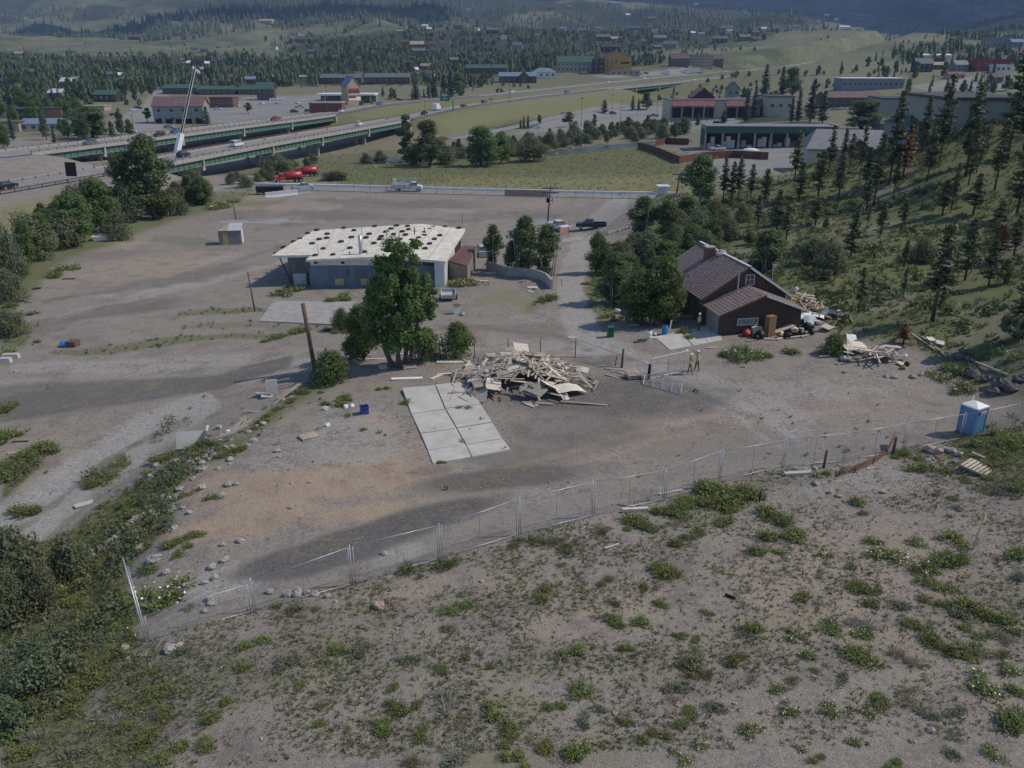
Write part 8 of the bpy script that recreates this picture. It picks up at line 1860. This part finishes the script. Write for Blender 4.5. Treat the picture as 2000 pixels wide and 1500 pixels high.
def x_market(r,W,H,he,d_):
 for i in range(9):
  if i==4: continue
  x=-W/2+W*(i+.5)/9;MB().box((x,-1.5,he*.35),(W/9*.8,.2,he*.55)).build('shop_front',M_DARK,r);MB().slab((x - W/18,-3.0,he*.72),(x+W/18,-3.0,he*.72),(x+W/18,.6,he*1.12),(x - W/18,.6,he*1.12),.25).build('awning_roof',rm_('red'),r)
  MB().box((x+W/18,-2.8,he*.35),(.5,.5,he*.72)).build('column',wm_('tan'),r)
def house_at(px,py,w,wall,roof,label,yb=None):
 h=max(4.0,w*.09);p=at(px,py);zc=pixel_of(p)[2];hp_=max(6.0,min(11.0,w/FOC*zc*.62));yt=py - hp_*FOC/zc
 def x(r,W,H,he,d_):
  MB().box((W*.2,d_*.5,H),(.8,.8,1.6)).build('chimney',wm_('brick'),r)
 return building(label,px - w/2,px+w/2,py,yt,max(7,w/FOC*zc*.6),wall,roof,'gable',random.uniform(-25,25),(3,1),'house','house',x,.58)
for a in (
 ('grey three storey block with maroon roof at the bend of the street',303,398,242,190,12,'grey','maroon','gable',4,(4,2),'apartment_block','building',x_block,.66),
 ('dark lodge with green gable roof among the trees',181,228,199,176,12,'dark','green','gable',-8,(4,1)),('left part of the long green roofed shops',318,385,184,165,14,'brown','green','gable',0,(6,1)),('middle part of the long green roofed shops',388,458,185,168,14,'brown','green','gable',0,(6,1)),('right part of the long green roofed shops',465,502,185,168,14,'brown','green','gable',0,(3,1)),
 ('small lodge with grey top and green porch roof',503,536,196,161,9,'brown','green','gable',5,(3,2)),('dark brick building with a flat roof beside the grey block',411,456,210,191,10,'brick','maroon','flat',0,(6,1)),('orange brick building beside the blue roofed shop',87,122,236,213,9,'orange','dark','flat',5),('dark timber building left of the orange brick one',28,86,236,214,9,'dark','dark','flat',5,(4,1)),
 ('shop with long pale blue roof at the left',42,148,256,233,14,'cream','blue','gable',6,(6,1)),('tan shed at the left border',0,38,258,240,10,'tan','brown','flat',5),('beige flat canopy building behind the broad tree',155,204,216,208,9,'tan','tan','flat',0),('brown house with white gable at the far left',0,26,168,152,10,'brown','dark','gable',0,(2,1)),('white gabled front at the far left',24,37,168,155,7,'white','brown','gable',0,(1,2)),
 ('tall sign tower with a blue gable roof',682,704,205,149,8,'tan','blue','gable',38,(0,0),'sign_tower','sign',x_sign,.66,True),('fuel station with a white flat canopy',627,735,198,184,10,'steel','white','flat',0,(8,1),'fuel_station','building',x_canopy),('red brick restaurant with a tan stepped roof',605,668,219,202,11,'brick','tan','flat',0),('long grey roofed lodge, left wing',626,705,163,145,16,'brown','slate','gable',0,(7,1)),('long grey roofed lodge, right wing',712,800,164,143,16,'brown','slate','gable',0,(7,1)),
 ('small tan roofed house behind the long lodge',584,602,155,147,8,'cream','tan','gable',5,(2,1)),('dark green roofed lodge with a small spire',908,990,144,126,16,'brown','green','gable',-4,(6,1)),('thin spire house left of the green roofed lodge',908,918,142,118,7,'brown','green','gable',0,(1,2),'building','building',None,.7,True),('blue roofed inn with brown gables',975,1048,162,141,12,'brown','blue','gable',0,(6,1)),('brown gable front of the blue roofed inn',1014,1032,163,139,6,'brown','blue','gable',0,(1,2),'building','building',None,.62,True),('white house with a blue roof behind the inn',1040,1086,153,133,12,'white','blue','hip',0,(4,1)),
 ('hotel wing with a green ribbon roof',1088,1160,140,110,14,'tan','green','gable',0,(9,2)),('dark link building between the hotel wings',1158,1180,144,116,12,'dark','dark','flat',0,(2,3)),('yellow hotel gable with a round emblem',1177,1233,141,100,16,'yellow','dark','gable',5,(0,0),'hotel','hotel',x_hotel,.72,True),('low tan porch building of the hotel',1192,1249,147,138,9,'tan','gold','flat',0,(5,1)),('brown apartment block, left bay',1310,1345,131,104,14,'brown','brown','gable',0,(5,4)),('brown apartment block, middle',1347,1392,131,107,12,'tan','tan','flat',0,(8,4)),('brown apartment block, right bay',1393,1412,131,106,14,'brown','brown','gable',0,(3,4)),
 ('long shop row with red awning roofs beyond the lot',1308,1500,232,197,26,'cream','slate','flat',0,(0,0),'shop_row','building',x_market),('entrance gable of the red roofed shops',1350,1392,231,172,14,'dark','red','gable',0,(1,1),'building','building',None,.7,True),('small clock tower with red gable beyond the shops',1420,1444,190,160,7,'grey','red','gable',0,(2,1),'tower','tower',None,.55,True),('cream building behind the small conifers',1498,1548,226,190,22,'cream','dark','flat',0,(3,1)),('glass fronted bowed building with white roof',1645,1762,176,154,18,'steel','white','flat',-3,(12,1)),
 ('long maroon roofed hall',1614,1722,208,180,22,'brown','maroon','gable',-4,(8,1)),('long dark building with white trim behind the pines, left',1722,1850,240,194,22,'grey','dark','flat',-3),('long dark building behind the pines, right',1852,2000,246,196,22,'grey','dark','flat',-3),('small pavilion with pale green roof behind the pines',1716,1740,262,230,8,'brown','green','hip',0,(2,1)),('house with pale green roof behind the pines',1775,1830,275,229,12,'steel','green','hip',0,(3,2)),
 ('red restaurant with dark roof in the right town',1905,1972,139,117,14,'red','dark','flat',0,(6,1)),('orange roofed hut in the right town',1854,1884,154,140,9,'tan','red','gable',0,(3,1)),('dark house with grey roof in the right town',1789,1820,141,114,10,'dark','slate','gable',0,(3,2)),('tan roofed shop in the right town',1820,1850,136,121,10,'brown','tan','gable',0,(3,1)),('grey gabled house in the right town',1865,1890,140,118,10,'steel','grey','gable',0,(2,2)),('white flat roofed shop in the right town',1944,1973,142,128,10,'white','white','flat',0,(3,1)),('grey blue block on the right slope',1927,1975,92,73,14,'steel','grey','flat',0,(5,2)),('small annex beside the grey blue block',1975,1998,92,76,10,'steel','blue','gable',0,(2,1)),('long white roofed shed, left',1796,1816,112,105,9,'white','white','gable',0),('long white roofed shed, right',1830,1858,112,105,9,'white','white','gable',0),('brown house in the right town by the border',1940,1958,162,144,9,'brown','brown','gable',0,(2,1)),('small white box on the lane beyond the hill',1288,1304,380,367,2.5,'white','white','flat',0),
): building(*a)
def storage():
 p0,p1=at(1378,293),at(1630,286);o=p0;d_=(p1 - p0);L=d_.length;a=math.atan2(d_.y,d_.x);r=thing('storage_building','long open fronted storage building with green fascia and stacked goods','building',o,a);Hh=8.6
 NO_TREE.append((o.x+d_.x/2,o.y+d_.y/2,L*.55))
 MB().box((L/2,12,Hh/2),(L,.3,Hh)).build('back_wall',M_SHOPG,r);MB().box((L/2,6,Hh+.1),(L+.8,13,.4)).build('roof',rm_('grey'),r);MB().box((L/2,-.35,Hh - 1.1),(L+.6,.3,2.4)).build('fascia',rm_('green'),r);MB().box((-.3,6,Hh/2),(.6,12,Hh)).build('end_wall',wm_('tan'),r);MB().box((-.65,6,Hh*.52),(.1,9,Hh*.7)).build('end_panel',mat('dark_green_panel',(.03,.06,.055),.6,.2,.6),r);MB().box((L+.3,6,Hh/2+.4),(.6,12,Hh+.8)).build('end_wall',wm_('cream'),r)
 for k in range(1,8): MB().box((L*k/8,-.1,(Hh - 2)/2),(.6,.6,Hh - 2)).build('column',wm_('tan'),r)
 rng=random.Random(3)
 for k in range(8):
  for j in range(3):
   h=rng.uniform(1.5,4.8);m=rng.choice((M_GREYP,M_PLY,M_SHOPB,M_WHITE,M_PLYP));q=MB().box((0,0,h/2),(L/8*.26,2.5,h)).build('stacked_goods',m);q.location=o+Vector((math.cos(a),math.sin(a),0))*(L*(k+.22+j*.28)/8)+Vector((-math.sin(a),math.cos(a),0))*rng.uniform(2.5,7);q.rotation_euler=(0,0,a);tag(q,'stack of wrapped goods inside the open storage building','stack','goods in the storage building')
storage()
def grey_hall():
 W=24;e=Vector(at_far(1578,236,-1.2));r=thing('grey_roofed_house','large house with broad light grey roof and brown entrance gable behind the hill','building',Vector((e.x,e.y,-6.5)),R(-14));NO_TREE.append((e.x+12,e.y+8,18))
 D_=22;he,H=6.6,11.2;MB().box((W/2,D_/2,he/2 - .5),(W,D_,he+1)).build('wall',wm_('cream'),r)
 MB().slab((-.8,-.8,he),(W+.8,-.8,he),(W+.8,D_/2,H),(2.5,D_/2,H),.3).build('roof',rm_('grey'),r);MB().slab((W+.8,D_+.8,he),(-.8,D_+.8,he),(2.5,D_/2,H),(W+.8,D_/2,H),.3).build('roof',rm_('grey'),r);MB().add([(-.8,-.8,he),(-.8,D_+.8,he),(2.5,D_/2,H)],((0,2,1),)).build('roof',rm_('grey'),r)
 MB().side([(9,0),(17,0),(17,6.5),(13,9.4),(9,6.5)],-2.5,2).build('entrance_gable',wm_('brown'),r)
 for s in (-1,1): MB().slab((13+s*4.8,-3.2,6.2),(13+s*4.8,5,6.2),(13,5,9.8),(13,-3.2,9.8),.25).build('gable_roof',rm_('grey'),r)
 for x,z in ((3,4.8),(6,4.8),(20,3.5),(22,3.5)): f=MB().box((x,-.05,z),(1.5,.1,1.6)).build('window',M_FASC,r);MB().box((x,-.1,z),(1.25,.1,1.35)).build('pane',M_GLASS,f)
grey_hall()
def plank_fence(label,pts,h=2.6):
 P_=[at(*q) for q in pts];o=P_[0];r=thing('board_fence',label,'fence',o);pm=MB().box((0,0,h/2 - .2),(1.42,.06,h+.2)).mesh('board',mat('red_brown_fence',(.14,.058,.038),.85,.25,1.2,each=.18))
 for a,b in zip(P_,P_[1:]):
  n=max(1,int((b - a).length/1.45));g=math.atan2(b.y - a.y,b.x - a.x)
  for k in range(n): q=a.lerp(b,(k+.5)/n);f=link('board',pm,r);f.location=Vector((q.x,q.y,float(ground(q.x,q.y)))) - o;f.rotation_euler=(0,0,g);f.scale=((b - a).length/n/1.45,1,1)
plank_fence('red brown board fence curving round the storage yard',[(1245,291),(1262,294),(1290,304),(1326,320),(1370,312),(1430,308),(1500,312)]);plank_fence('farther red brown board fence along the river',[(1280,286),(1300,281),(1345,283)])
HS="829,52,11,white,white 838,58,9,grey,white 781,63,12,steel,grey 872,44,8,brown,grey 895,54,18,brown,slate 962,64,24,dark,slate 790,83,12,red,brown 805,86,8,white,tan 815,94,26,brown,tan 845,88,14,orange,brown 868,90,22,tan,brown 818,106,24,brown,slate 703,118,12,grey,slate 651,117,20,brown,brown 606,103,14,dark,slate 535,95,9,white,slate 586,82,26,brown,brown 575,68,16,grey,slate 589,73,12,brown,tan 517,44,30,tan,tan 262,76,24,brown,brown 280,61,10,red,brown 348,67,10,brown,brown 380,96,14,steel,slate 398,100,14,brown,brown 430,113,12,white,brown 358,121,10,white,slate 372,127,14,grey,white 405,128,8,white,white 490,161,18,brown,blue 453,156,8,red,red 399,140,13,tan,tan 210,150,20,white,slate 235,152,10,white,white 118,158,14,dark,green 150,160,14,dark,slate 130,168,30,steel,white 107,190,30,tan,white 60,196,14,brown,green 66,145,12,dark,slate 36,108,16,tan,tan 1053,58,10,brown,brown 1098,58,12,steel,blue 1112,60,8,orange,brown 1138,62,16,red,slate 1170,58,14,tan,slate 1178,78,26,dark,slate 1200,78,14,brown,tan 1208,77,14,brown,brown 1257,82,8,brown,slate 1240,57,22,dark,green 1290,80,26,brown,slate 1285,94,14,dark,slate 1308,92,26,steel,slate 1335,62,14,tan,brown 1354,66,8,cream,white 1370,68,12,grey,grey 1405,82,26,dark,slate 1418,58,22,steel,slate 1425,62,12,white,tan 1455,78,22,brown,slate 1476,78,12,dark,brown 1477,66,14,red,brown 1492,57,10,white,white 1279,62,12,white,slate 1227,30,9,grey,white 1076,16,14,brown,brown 1203,8,22,steel,blue 1112,13,8,steel,grey 1360,8,9,white,white 1273,38,16,brown,brown 1615,30,10,tan,white 1634,38,8,white,white 1680,32,20,brown,slate 1718,52,24,dark,dark 1650,54,22,white,white 1556,55,14,grey,green 1010,92,18,steel,slate 1050,70,10,tan,slate 985,74,12,white,slate 1192,100,36,dark,dark 675,132,14,tan,brown 705,150,20,tan,brown 810,141,15,white,white 830,134,20,orange,tan 840,148,18,white,brown 890,122,20,brown,slate 795,127,14,grey,slate 558,118,10,grey,slate 915,20,10,steel,slate 930,58,8,white,grey"
for i,s in enumerate(HS.split()):
 px,py,w,wl_,rf=s.split(',');px=float(px);sl='lower' if float(py)>105 else 'middle' if float(py)>60 else 'upper'
 house_at(px,float(py)+2,float(w),wl_,rf,f'{wl_} walled house with {rf} roof on the {sl} far slope')
# trees of the town and the river; the far woods
G_={'spruce': 'dark conifer among the town buildings','cotton': 'rounded broadleaf tree among the town buildings','aspen': 'light aspen among the town buildings','tall': 'tall broadleaf tree among the town buildings'}
scatter_trees([(0,165),(300,130),(640,120),(900,118),(1090,115),(1090,140),(960,160),(640,165),(500,160),(310,165),(290,200),(220,205),(160,210),(60,225),(0,230)],210,['spruce','spruce','cotton','aspen','tall'],(7,13),G_,'trees among the town buildings',7)
scatter_trees([(0,240),(60,225),(160,215),(215,240),(260,270),(100,285),(0,296)],26,['cotton','spruce','tall'],(6,11),{'spruce': 'conifer below the blue roofed shop','cotton': 'bushy tree below the blue roofed shop','tall': 'tall tree below the blue roofed shop'},'trees below the blue roofed shop',5)
scatter_trees([(1700,120),(1990,95),(1990,190),(1780,185),(1650,150),(1560,150)],50,['spruce','cotton','aspen'],(5,10),{'spruce': 'conifer in the right town','cotton': 'broadleaf tree in the right town','aspen': 'aspen in the right town'},'trees of the right town',7)
scatter_trees([(860,300),(1000,282),(1140,262),(1290,252),(1340,262),(1340,270),(1180,282),(1060,292),(990,312),(870,312)],95,['willow','willow','aspen'],(3.2,6.5),{'willow': 'green willow bush in the river thicket','aspen': 'taller sapling in the river thicket'},'willows along the river',3)
scatter_trees([(60,445),(240,395),(330,385),(420,392),(340,425),(240,455),(120,495),(0,560),(0,480)],20,['cotton','willow','aspen'],(4,7.5),{'cotton': 'bushy tree in the belt below the highway','willow': 'willow bush in the belt below the highway','aspen': 'aspen in the belt below the highway'},'tree belt below the highway',3.5)
scatter_trees([(1560,345),(1700,300),(1860,258),(1995,215),(1995,470),(1760,440),(1600,405)],8,['pine'],(6,10),{'pine': 'pine among the group on the upper slope'},'pines of the upper slope',4)
scatter_trees([(1420,470),(1560,420),(1780,450),(1980,540),(1900,640),(1700,590),(1560,540)],16,['pine','aspen','willow'],(1.5,3.2),{'pine': 'seedling pine on the open slope','aspen': 'aspen sucker on the open slope','willow': 'low shrub on the open slope'},'young growth on the open slope',4)
scatter_trees([(420,345),(520,325),(640,318),(560,345),(470,372)],10,['willow'],(2.5,4),'low willow bush by the red tankers','willows by the bridge',4)
scatter_trees([(1180,560),(1240,500),(1320,455),(1440,420),(1480,470),(1380,500),(1300,560),(1240,610)],22,['aspen','willow'],(2.5,4.5),{'willow': 'bushy willow on the lower hill above the dirt road','aspen': 'young aspen on the lower hill above the dirt road'},'thicket of the lower hill',4)
def far_wood(name,kind,n,m,seed,hh,y0,y1,f):
 rng=np.random.default_rng(seed);lo,hi=math.log(y0),math.log(y1);Y=np.exp(rng.uniform(lo,hi,n*6));X=Y*rng.uniform(-.72,.72,n*6);z=zlook('wood',X,Y) if f is None else f(X,Y);k=rng.uniform(0,1,n*6)<z*.95
 hd=np.full(X.size,1e9)
 for L in (hn,hf):
  for q in L[::2]: hd=np.minimum(hd,np.hypot(X - q[0],Y - q[1]))
 k &= hd>24
 for x,y,r_ in NO_TREE: k &= (X - x) ** 2+(Y - y) ** 2>r_*r_
 X,Y=X[k],Y[k];Z=ground(X,Y);H=hh[0]+(hh[1] - hh[0])*rng.uniform(0,1,len(X)) ** 1.3
 px,_,zc=pixel_of(np.stack((X,Y,Z),-1));tp=pixel_of(np.stack((X,Y,Z+H),-1))[1];ok=np.ones(len(X),bool)
 for a,b,yv,zb in SEEN: ok &= ~((px>a) & (px<b) & (zc<zb) & (tp<yv))
 X,Y,Z,H=X[ok][:n],Y[ok][:n],Z[ok][:n],H[ok][:n];n=len(X)
 if kind=='cone':
  W=H*rng.uniform(.15,.24,n);ns=6
  P_=[];Fc=[]
  for ti,(zb,zt,w) in enumerate(((.04,.5,1.0),(.3,.76,.72),(.55,1.0,.46))):
   o=len(P_)
   for s in range(ns): a=2*PI*s/ns+ti;jag=.72 if s % 2 else 1.1;P_.append((math.cos(a)*w*jag,math.sin(a)*w*jag,zb+(.05 if s % 2 else 0)))
   P_.append((0,0,zt));Fc += [(o+s,o+(s+1) % ns,o+ns) for s in range(ns)]
  P_=np.array(P_)
 else:
  W=H*rng.uniform(.32,.48,n);g=np.random.default_rng(5);c=unit(g.normal(0,1,(26,3)))*g.uniform(.5,1,(26,1));c[:,2]=c[:,2]*.46+.52;P_,q4=leaf_quads(c,c - (0,0,.4),.62,g,1.2);Fc=np.concatenate((q4[:,[0,1,2]],q4[:,[0,2,3]]))
 Fc=np.array(Fc);A=rng.uniform(0,6.28,n);c,s=np.cos(A)[:,None],np.sin(A)[:,None];jit=rng.uniform(.8,1.2,(n,len(P_)))
 V=np.stack((X[:,None]+(P_[None,:,0]*c - P_[None,:,1]*s)*W[:,None]*jit,Y[:,None]+(P_[None,:,0]*s+P_[None,:,1]*c)*W[:,None]*jit,Z[:,None] - .3+P_[None,:,2]*H[:,None]),-1)
 Fq=(Fc[None]+(np.arange(n)*len(P_))[:,None,None]).reshape(-1,3)
 o=link(name,mesh_np(name,V.reshape(-1,3),Fq,m,{'leafy': np.repeat(rng.uniform(0,1,n),len(P_))}));o['kind']='stuff'
LF=leaf_mat('far_conifer',(.060,.075,.042),(.028,.038,.024),.02,.1);LB=leaf_mat('far_aspen',(.085,.105,.046),(.042,.058,.028),.02,.15)
far_wood('far_forest','cone',7000,LF,1,(5,12),560,2600,None);far_wood('aspen_forest','blob',3400,LB,2,(5,9),520,2200,None)
far_wood('scattered_trees','cone',900,LF,3,(5,9),520,2400,lambda X,Y: np.clip((fbm(X/90,Y/90,3,5) - .55)*4,0,.5));far_wood('mountain_forest','cone',9000,LF,4,(14,22),1700,5200,lambda X,Y: np.clip((fbm(X/420,Y/420,4,6) - .40)*6,0,1))
far_wood('slope_bushes','blob',1600,LB,6,(2.5,4.5),330,1500,lambda X,Y: np.clip((fbm(X/60,Y/60,3,9) - .5)*4,0,.6)*(zlook('lot',X,Y)<.3))
# the three workers
M_SKIN=mat('skin',(.42,.25,.18),.6,.1,4);M_HAIR=mat('dark_hair',(.05,.035,.028),.8,.2,5);M_VEST=mat('safety_vest',(.45,.48,.10),.8,.2,6);M_KHAKI=mat('khaki_cloth',(.23,.17,.10),.85,.2,5);M_TROU=mat('dark_trousers',(.10,.085,.065),.9,.2,5);M_ORNG=mat('orange_cloth',(.40,.13,.05),.8,.15,5)
def skinned(name,J,E,mats,parent,root=0,sub=1,pick=None):
 me=bpy.data.meshes.new(name);me.from_pydata([j[0] for j in J],E,[]);o=link(name,me,None);o.modifiers.new('skin','SKIN');o.modifiers.new('smooth','SUBSURF').levels=sub;o.modifiers['smooth'].render_levels=sub
 for v,j in zip(me.skin_vertices[0].data,J): v.radius=(j[1],j[2] if len(j)>2 else j[1])
 me.skin_vertices[0].data[root].use_root=True
 dg=bpy.context.evaluated_depsgraph_get();dg.update();m2=bpy.data.meshes.new_from_object(o.evaluated_get(dg));bpy.data.objects.remove(o)
 m2.materials.clear()
 for m in mats: m2.materials.append(m)
 for p in m2.polygons: p.use_smooth=True;p.material_index=pick(p.center) if pick else 0
 q=link(name,m2,parent);return q
def person(label,pos,rz,arms,top,legs_m,step=.14):
 r=thing('person',label,'person',pos,rz);s=step
 J=[((0,0,.95),.15,.11),((0,0,1.12),.14,.10),((0,.01,1.32),.17,.115),((0,0,1.46),.10,.08),((0,-.01,1.53),.055),((0,-.03,1.60),.075,.085),((0,-.02,1.70),.09,.10),((0,-.01,1.77),.05,.06)]
 E=[(0,1),(1,2),(2,3),(3,4),(4,5),(5,6),(6,7)]
 for k,sg in ((0,-1),(1,1)):
  sh=len(J);el,wr,hd=arms[k];J += [((sg*.19,0,1.42),.065),(el,.05),(wr,.036),(hd,.034,.022)];E += [(3,sh),(sh,sh+1),(sh+1,sh+2),(sh+2,sh+3)]
  d_=(Vector(hd) - Vector(wr)).normalized();side=d_.cross(Vector((0,0,1))).normalized() if abs(d_.z)<.9 else Vector((0,1,0));cr=d_.cross(side)
  for f,(off,ln) in enumerate(((-.026,.062),(-.009,.074),(.009,.07),(.026,.055))): b=Vector(hd)+side*off;n=len(J);J += [(tuple(b+d_*.03),.009),(tuple(b+d_*(.03+ln*.5)+cr*.006),.008),(tuple(b+d_*(.03+ln*.8)+cr*.025),.007)];E += [(sh+3,n),(n,n+1),(n+1,n+2)]
  b=Vector(wr).lerp(Vector(hd),.5)+side*.03;n=len(J);J += [(tuple(b+side*.02+d_*.02),.01),(tuple(b+side*.03+d_*.055),.008)];E += [(sh+3,n),(n,n+1)]
  n=len(J);J += [((sg*.10,0,.86),.10),((sg*.12,-.02+sg*s*.5,.48),.072),((sg*.13,sg*s,.10),.052),((sg*.14,sg*s - .13,.04),.045,.04)];E += [(0,n),(n,n+1),(n+1,n+2),(n+2,n+3)]
 def pick(c):
  if c.z>1.50 and abs(c.x)<.15: return 0
  if math.hypot(c.x,c.y)>.30 and c.z>.7: return 0
  return 1 if c.z>.90 else (2 if c.z>.13 else 3)
 skinned('body',J,E,[M_SKIN,top,legs_m,M_DWOOD],r,0,1,pick)
 MB().ball((0,0,1.73),(.098,.108,.095),10,6).build('hair',M_HAIR,r,True)
 MB().lathe([(.13,0),(.125,.015),(.10,.03),(.095,.09),(.05,.125),(.01,.13)],(0,-.015,1.745),14).build('hard_hat',M_WHITE,r,True)
 f=MB().ball((0,-.125,1.655),(.016,.025,.02),6,4)
 f.build('nose',M_SKIN,r,True)
 for sg in (-1,1): MB().ball((sg*.034,-.108,1.682),(.013,.008,.009),6,4).build('eye',M_DARK,r);MB().ball((sg*.098,0,1.665),(.012,.025,.035),6,4).build('ear',M_SKIN,r)
 MB().box((0,-.112,1.612),(.05,.012,.012)).build('mouth',mat('lips',(.30,.13,.11),.6,.1,4),r)
 v=MB()
 for z0,z1,a,b_ in ((.98,1.12,.185,.145),(1.12,1.33,.185,.15),(1.33,1.45,.205,.15)):
  n=14;vs=[(a*math.cos(2*PI*k/n),b_*math.sin(2*PI*k/n),z) for z in (z0,z1) for k in range(n)];v.add(vs,[(k,(k+1) % n,n+(k+1) % n,n+k) for k in range(n)])
 v.build('vest',M_VEST,r)
 for z in (1.05,1.25): MB().lathe([(.192,z),(.192,z+.045)],n=14).build('reflective_band',M_WHITE,r).scale=(1,.82,1)
 return r
p=at(1347,731)
r=person('worker with a white topped survey rod, nearer to the fallen gate',p,R(100),[((-.26,-.12,1.22),(-.30,-.34,1.20),(-.30,-.42,1.22)),((.27,.02,1.16),(.24,-.14,.98),(.23,-.18,.90))],M_KHAKI,M_KHAKI)
r2=thing('survey_rod','survey rod with a white receiver held by the nearer worker','survey rod',p+Vector((-.44,-.20,0)));MB().tube([(0,0,0),(0,0,2.1)],.018,8).build('rod',M_WHITE,r2);MB().lathe([(.05,2.1),(.13,2.14),(.13,2.2),(.06,2.26)],n=14).build('receiver',M_WHITE,r2)
person('worker in a yellow vest with arms raised to the head, facing the rod holder',at(1361,724),R(-80),[((-.32,-.08,1.38),(-.20,-.16,1.58),(-.14,-.17,1.64)),((.32,-.08,1.38),(.20,-.16,1.58),(.14,-.17,1.64))],M_ORNG,M_TROU)
person('worker in a bright vest standing in the shade beside the house',hp(-1.3,2.0),R(20),[((-.25,-.02,1.18),(-.22,-.16,1.02),(-.2,-.22,.96)),((.25,-.02,1.18),(.24,-.1,.95),(.24,-.12,.86))],M_TROU,M_TROU)
# repeats that share a description are told apart by their place in the row
ONES=['','first','second','third','fourth','fifth','sixth','seventh','eighth','ninth','tenth','eleventh','twelfth','thirteenth','fourteenth','fifteenth','sixteenth','seventeenth','eighteenth','nineteenth']
TENS={20: 'twent',30: 'thirt',40: 'fort',50: 'fift',60: 'sixt',70: 'sevent',80: 'eight',90: 'ninet'}
def nth(i):
 if i<20: return ONES[i]
 t=i // 10*10;return TENS[t]+('ieth' if i==t else 'y-'+ONES[i - t])
same={}
for o in scene.objects:
 if o.parent is None and o.get('label') and o.get('kind') is None: same.setdefault(o['label'],[]).append(o)
for lab,l in same.items():
 if len(l)<2: continue
 l.sort(key=lambda o: pixel_of(np.array(o.location))[0])
 for i,o in enumerate(l):
  o['label']=f'{lab}, {nth(i + 1)} from left'
# clouds high over the far mountains, above the haze
M_CLD=mat('cloud_white',(.9,.9,.9),1.0,.05,.002)
for i,(x,y,z,rx,ry) in enumerate(((1700,5200,2100,2600,1500),(4200,3600,2000,1500,1300),(-900,5600,2200,1700,1200),(700,2500,1500,420,230),(3000,2400,1700,500,500))):
 b=MB();rng=random.Random(i)
 for k in range(16):
  a=rng.uniform(0,6.28);q=math.sqrt(rng.uniform(0,1));s=rng.uniform(.28,.5)
  b.ball((x+math.cos(a)*q*rx*.8,y+math.sin(a)*q*ry*.8,z+rng.uniform(0,120)),(rx*s,ry*s,160+140*s),14,8,0,.08)
 o=b.build('cloud',M_CLD,None,True);o['kind']='stuff'
# the air
hb=MB().box((0,4400,320),(26000,9400,720))
hm=bpy.data.materials.new('thin_air');hm.use_nodes=True
hn_=hm.node_tree;hn_.nodes.remove(hn_.nodes['Principled BSDF'])
vol=hn_.nodes.new('ShaderNodeVolumePrincipled');vol.inputs['Color'].default_value=(.42,.60,1.0,1);vol.inputs['Density'].default_value=.00008;vol.inputs['Anisotropy'].default_value=.1
hn_.links.new(vol.outputs[0],hn_.nodes['Material Output'].inputs['Volume'])
hz=hb.build('haze',hm);hz['kind']='stuff'
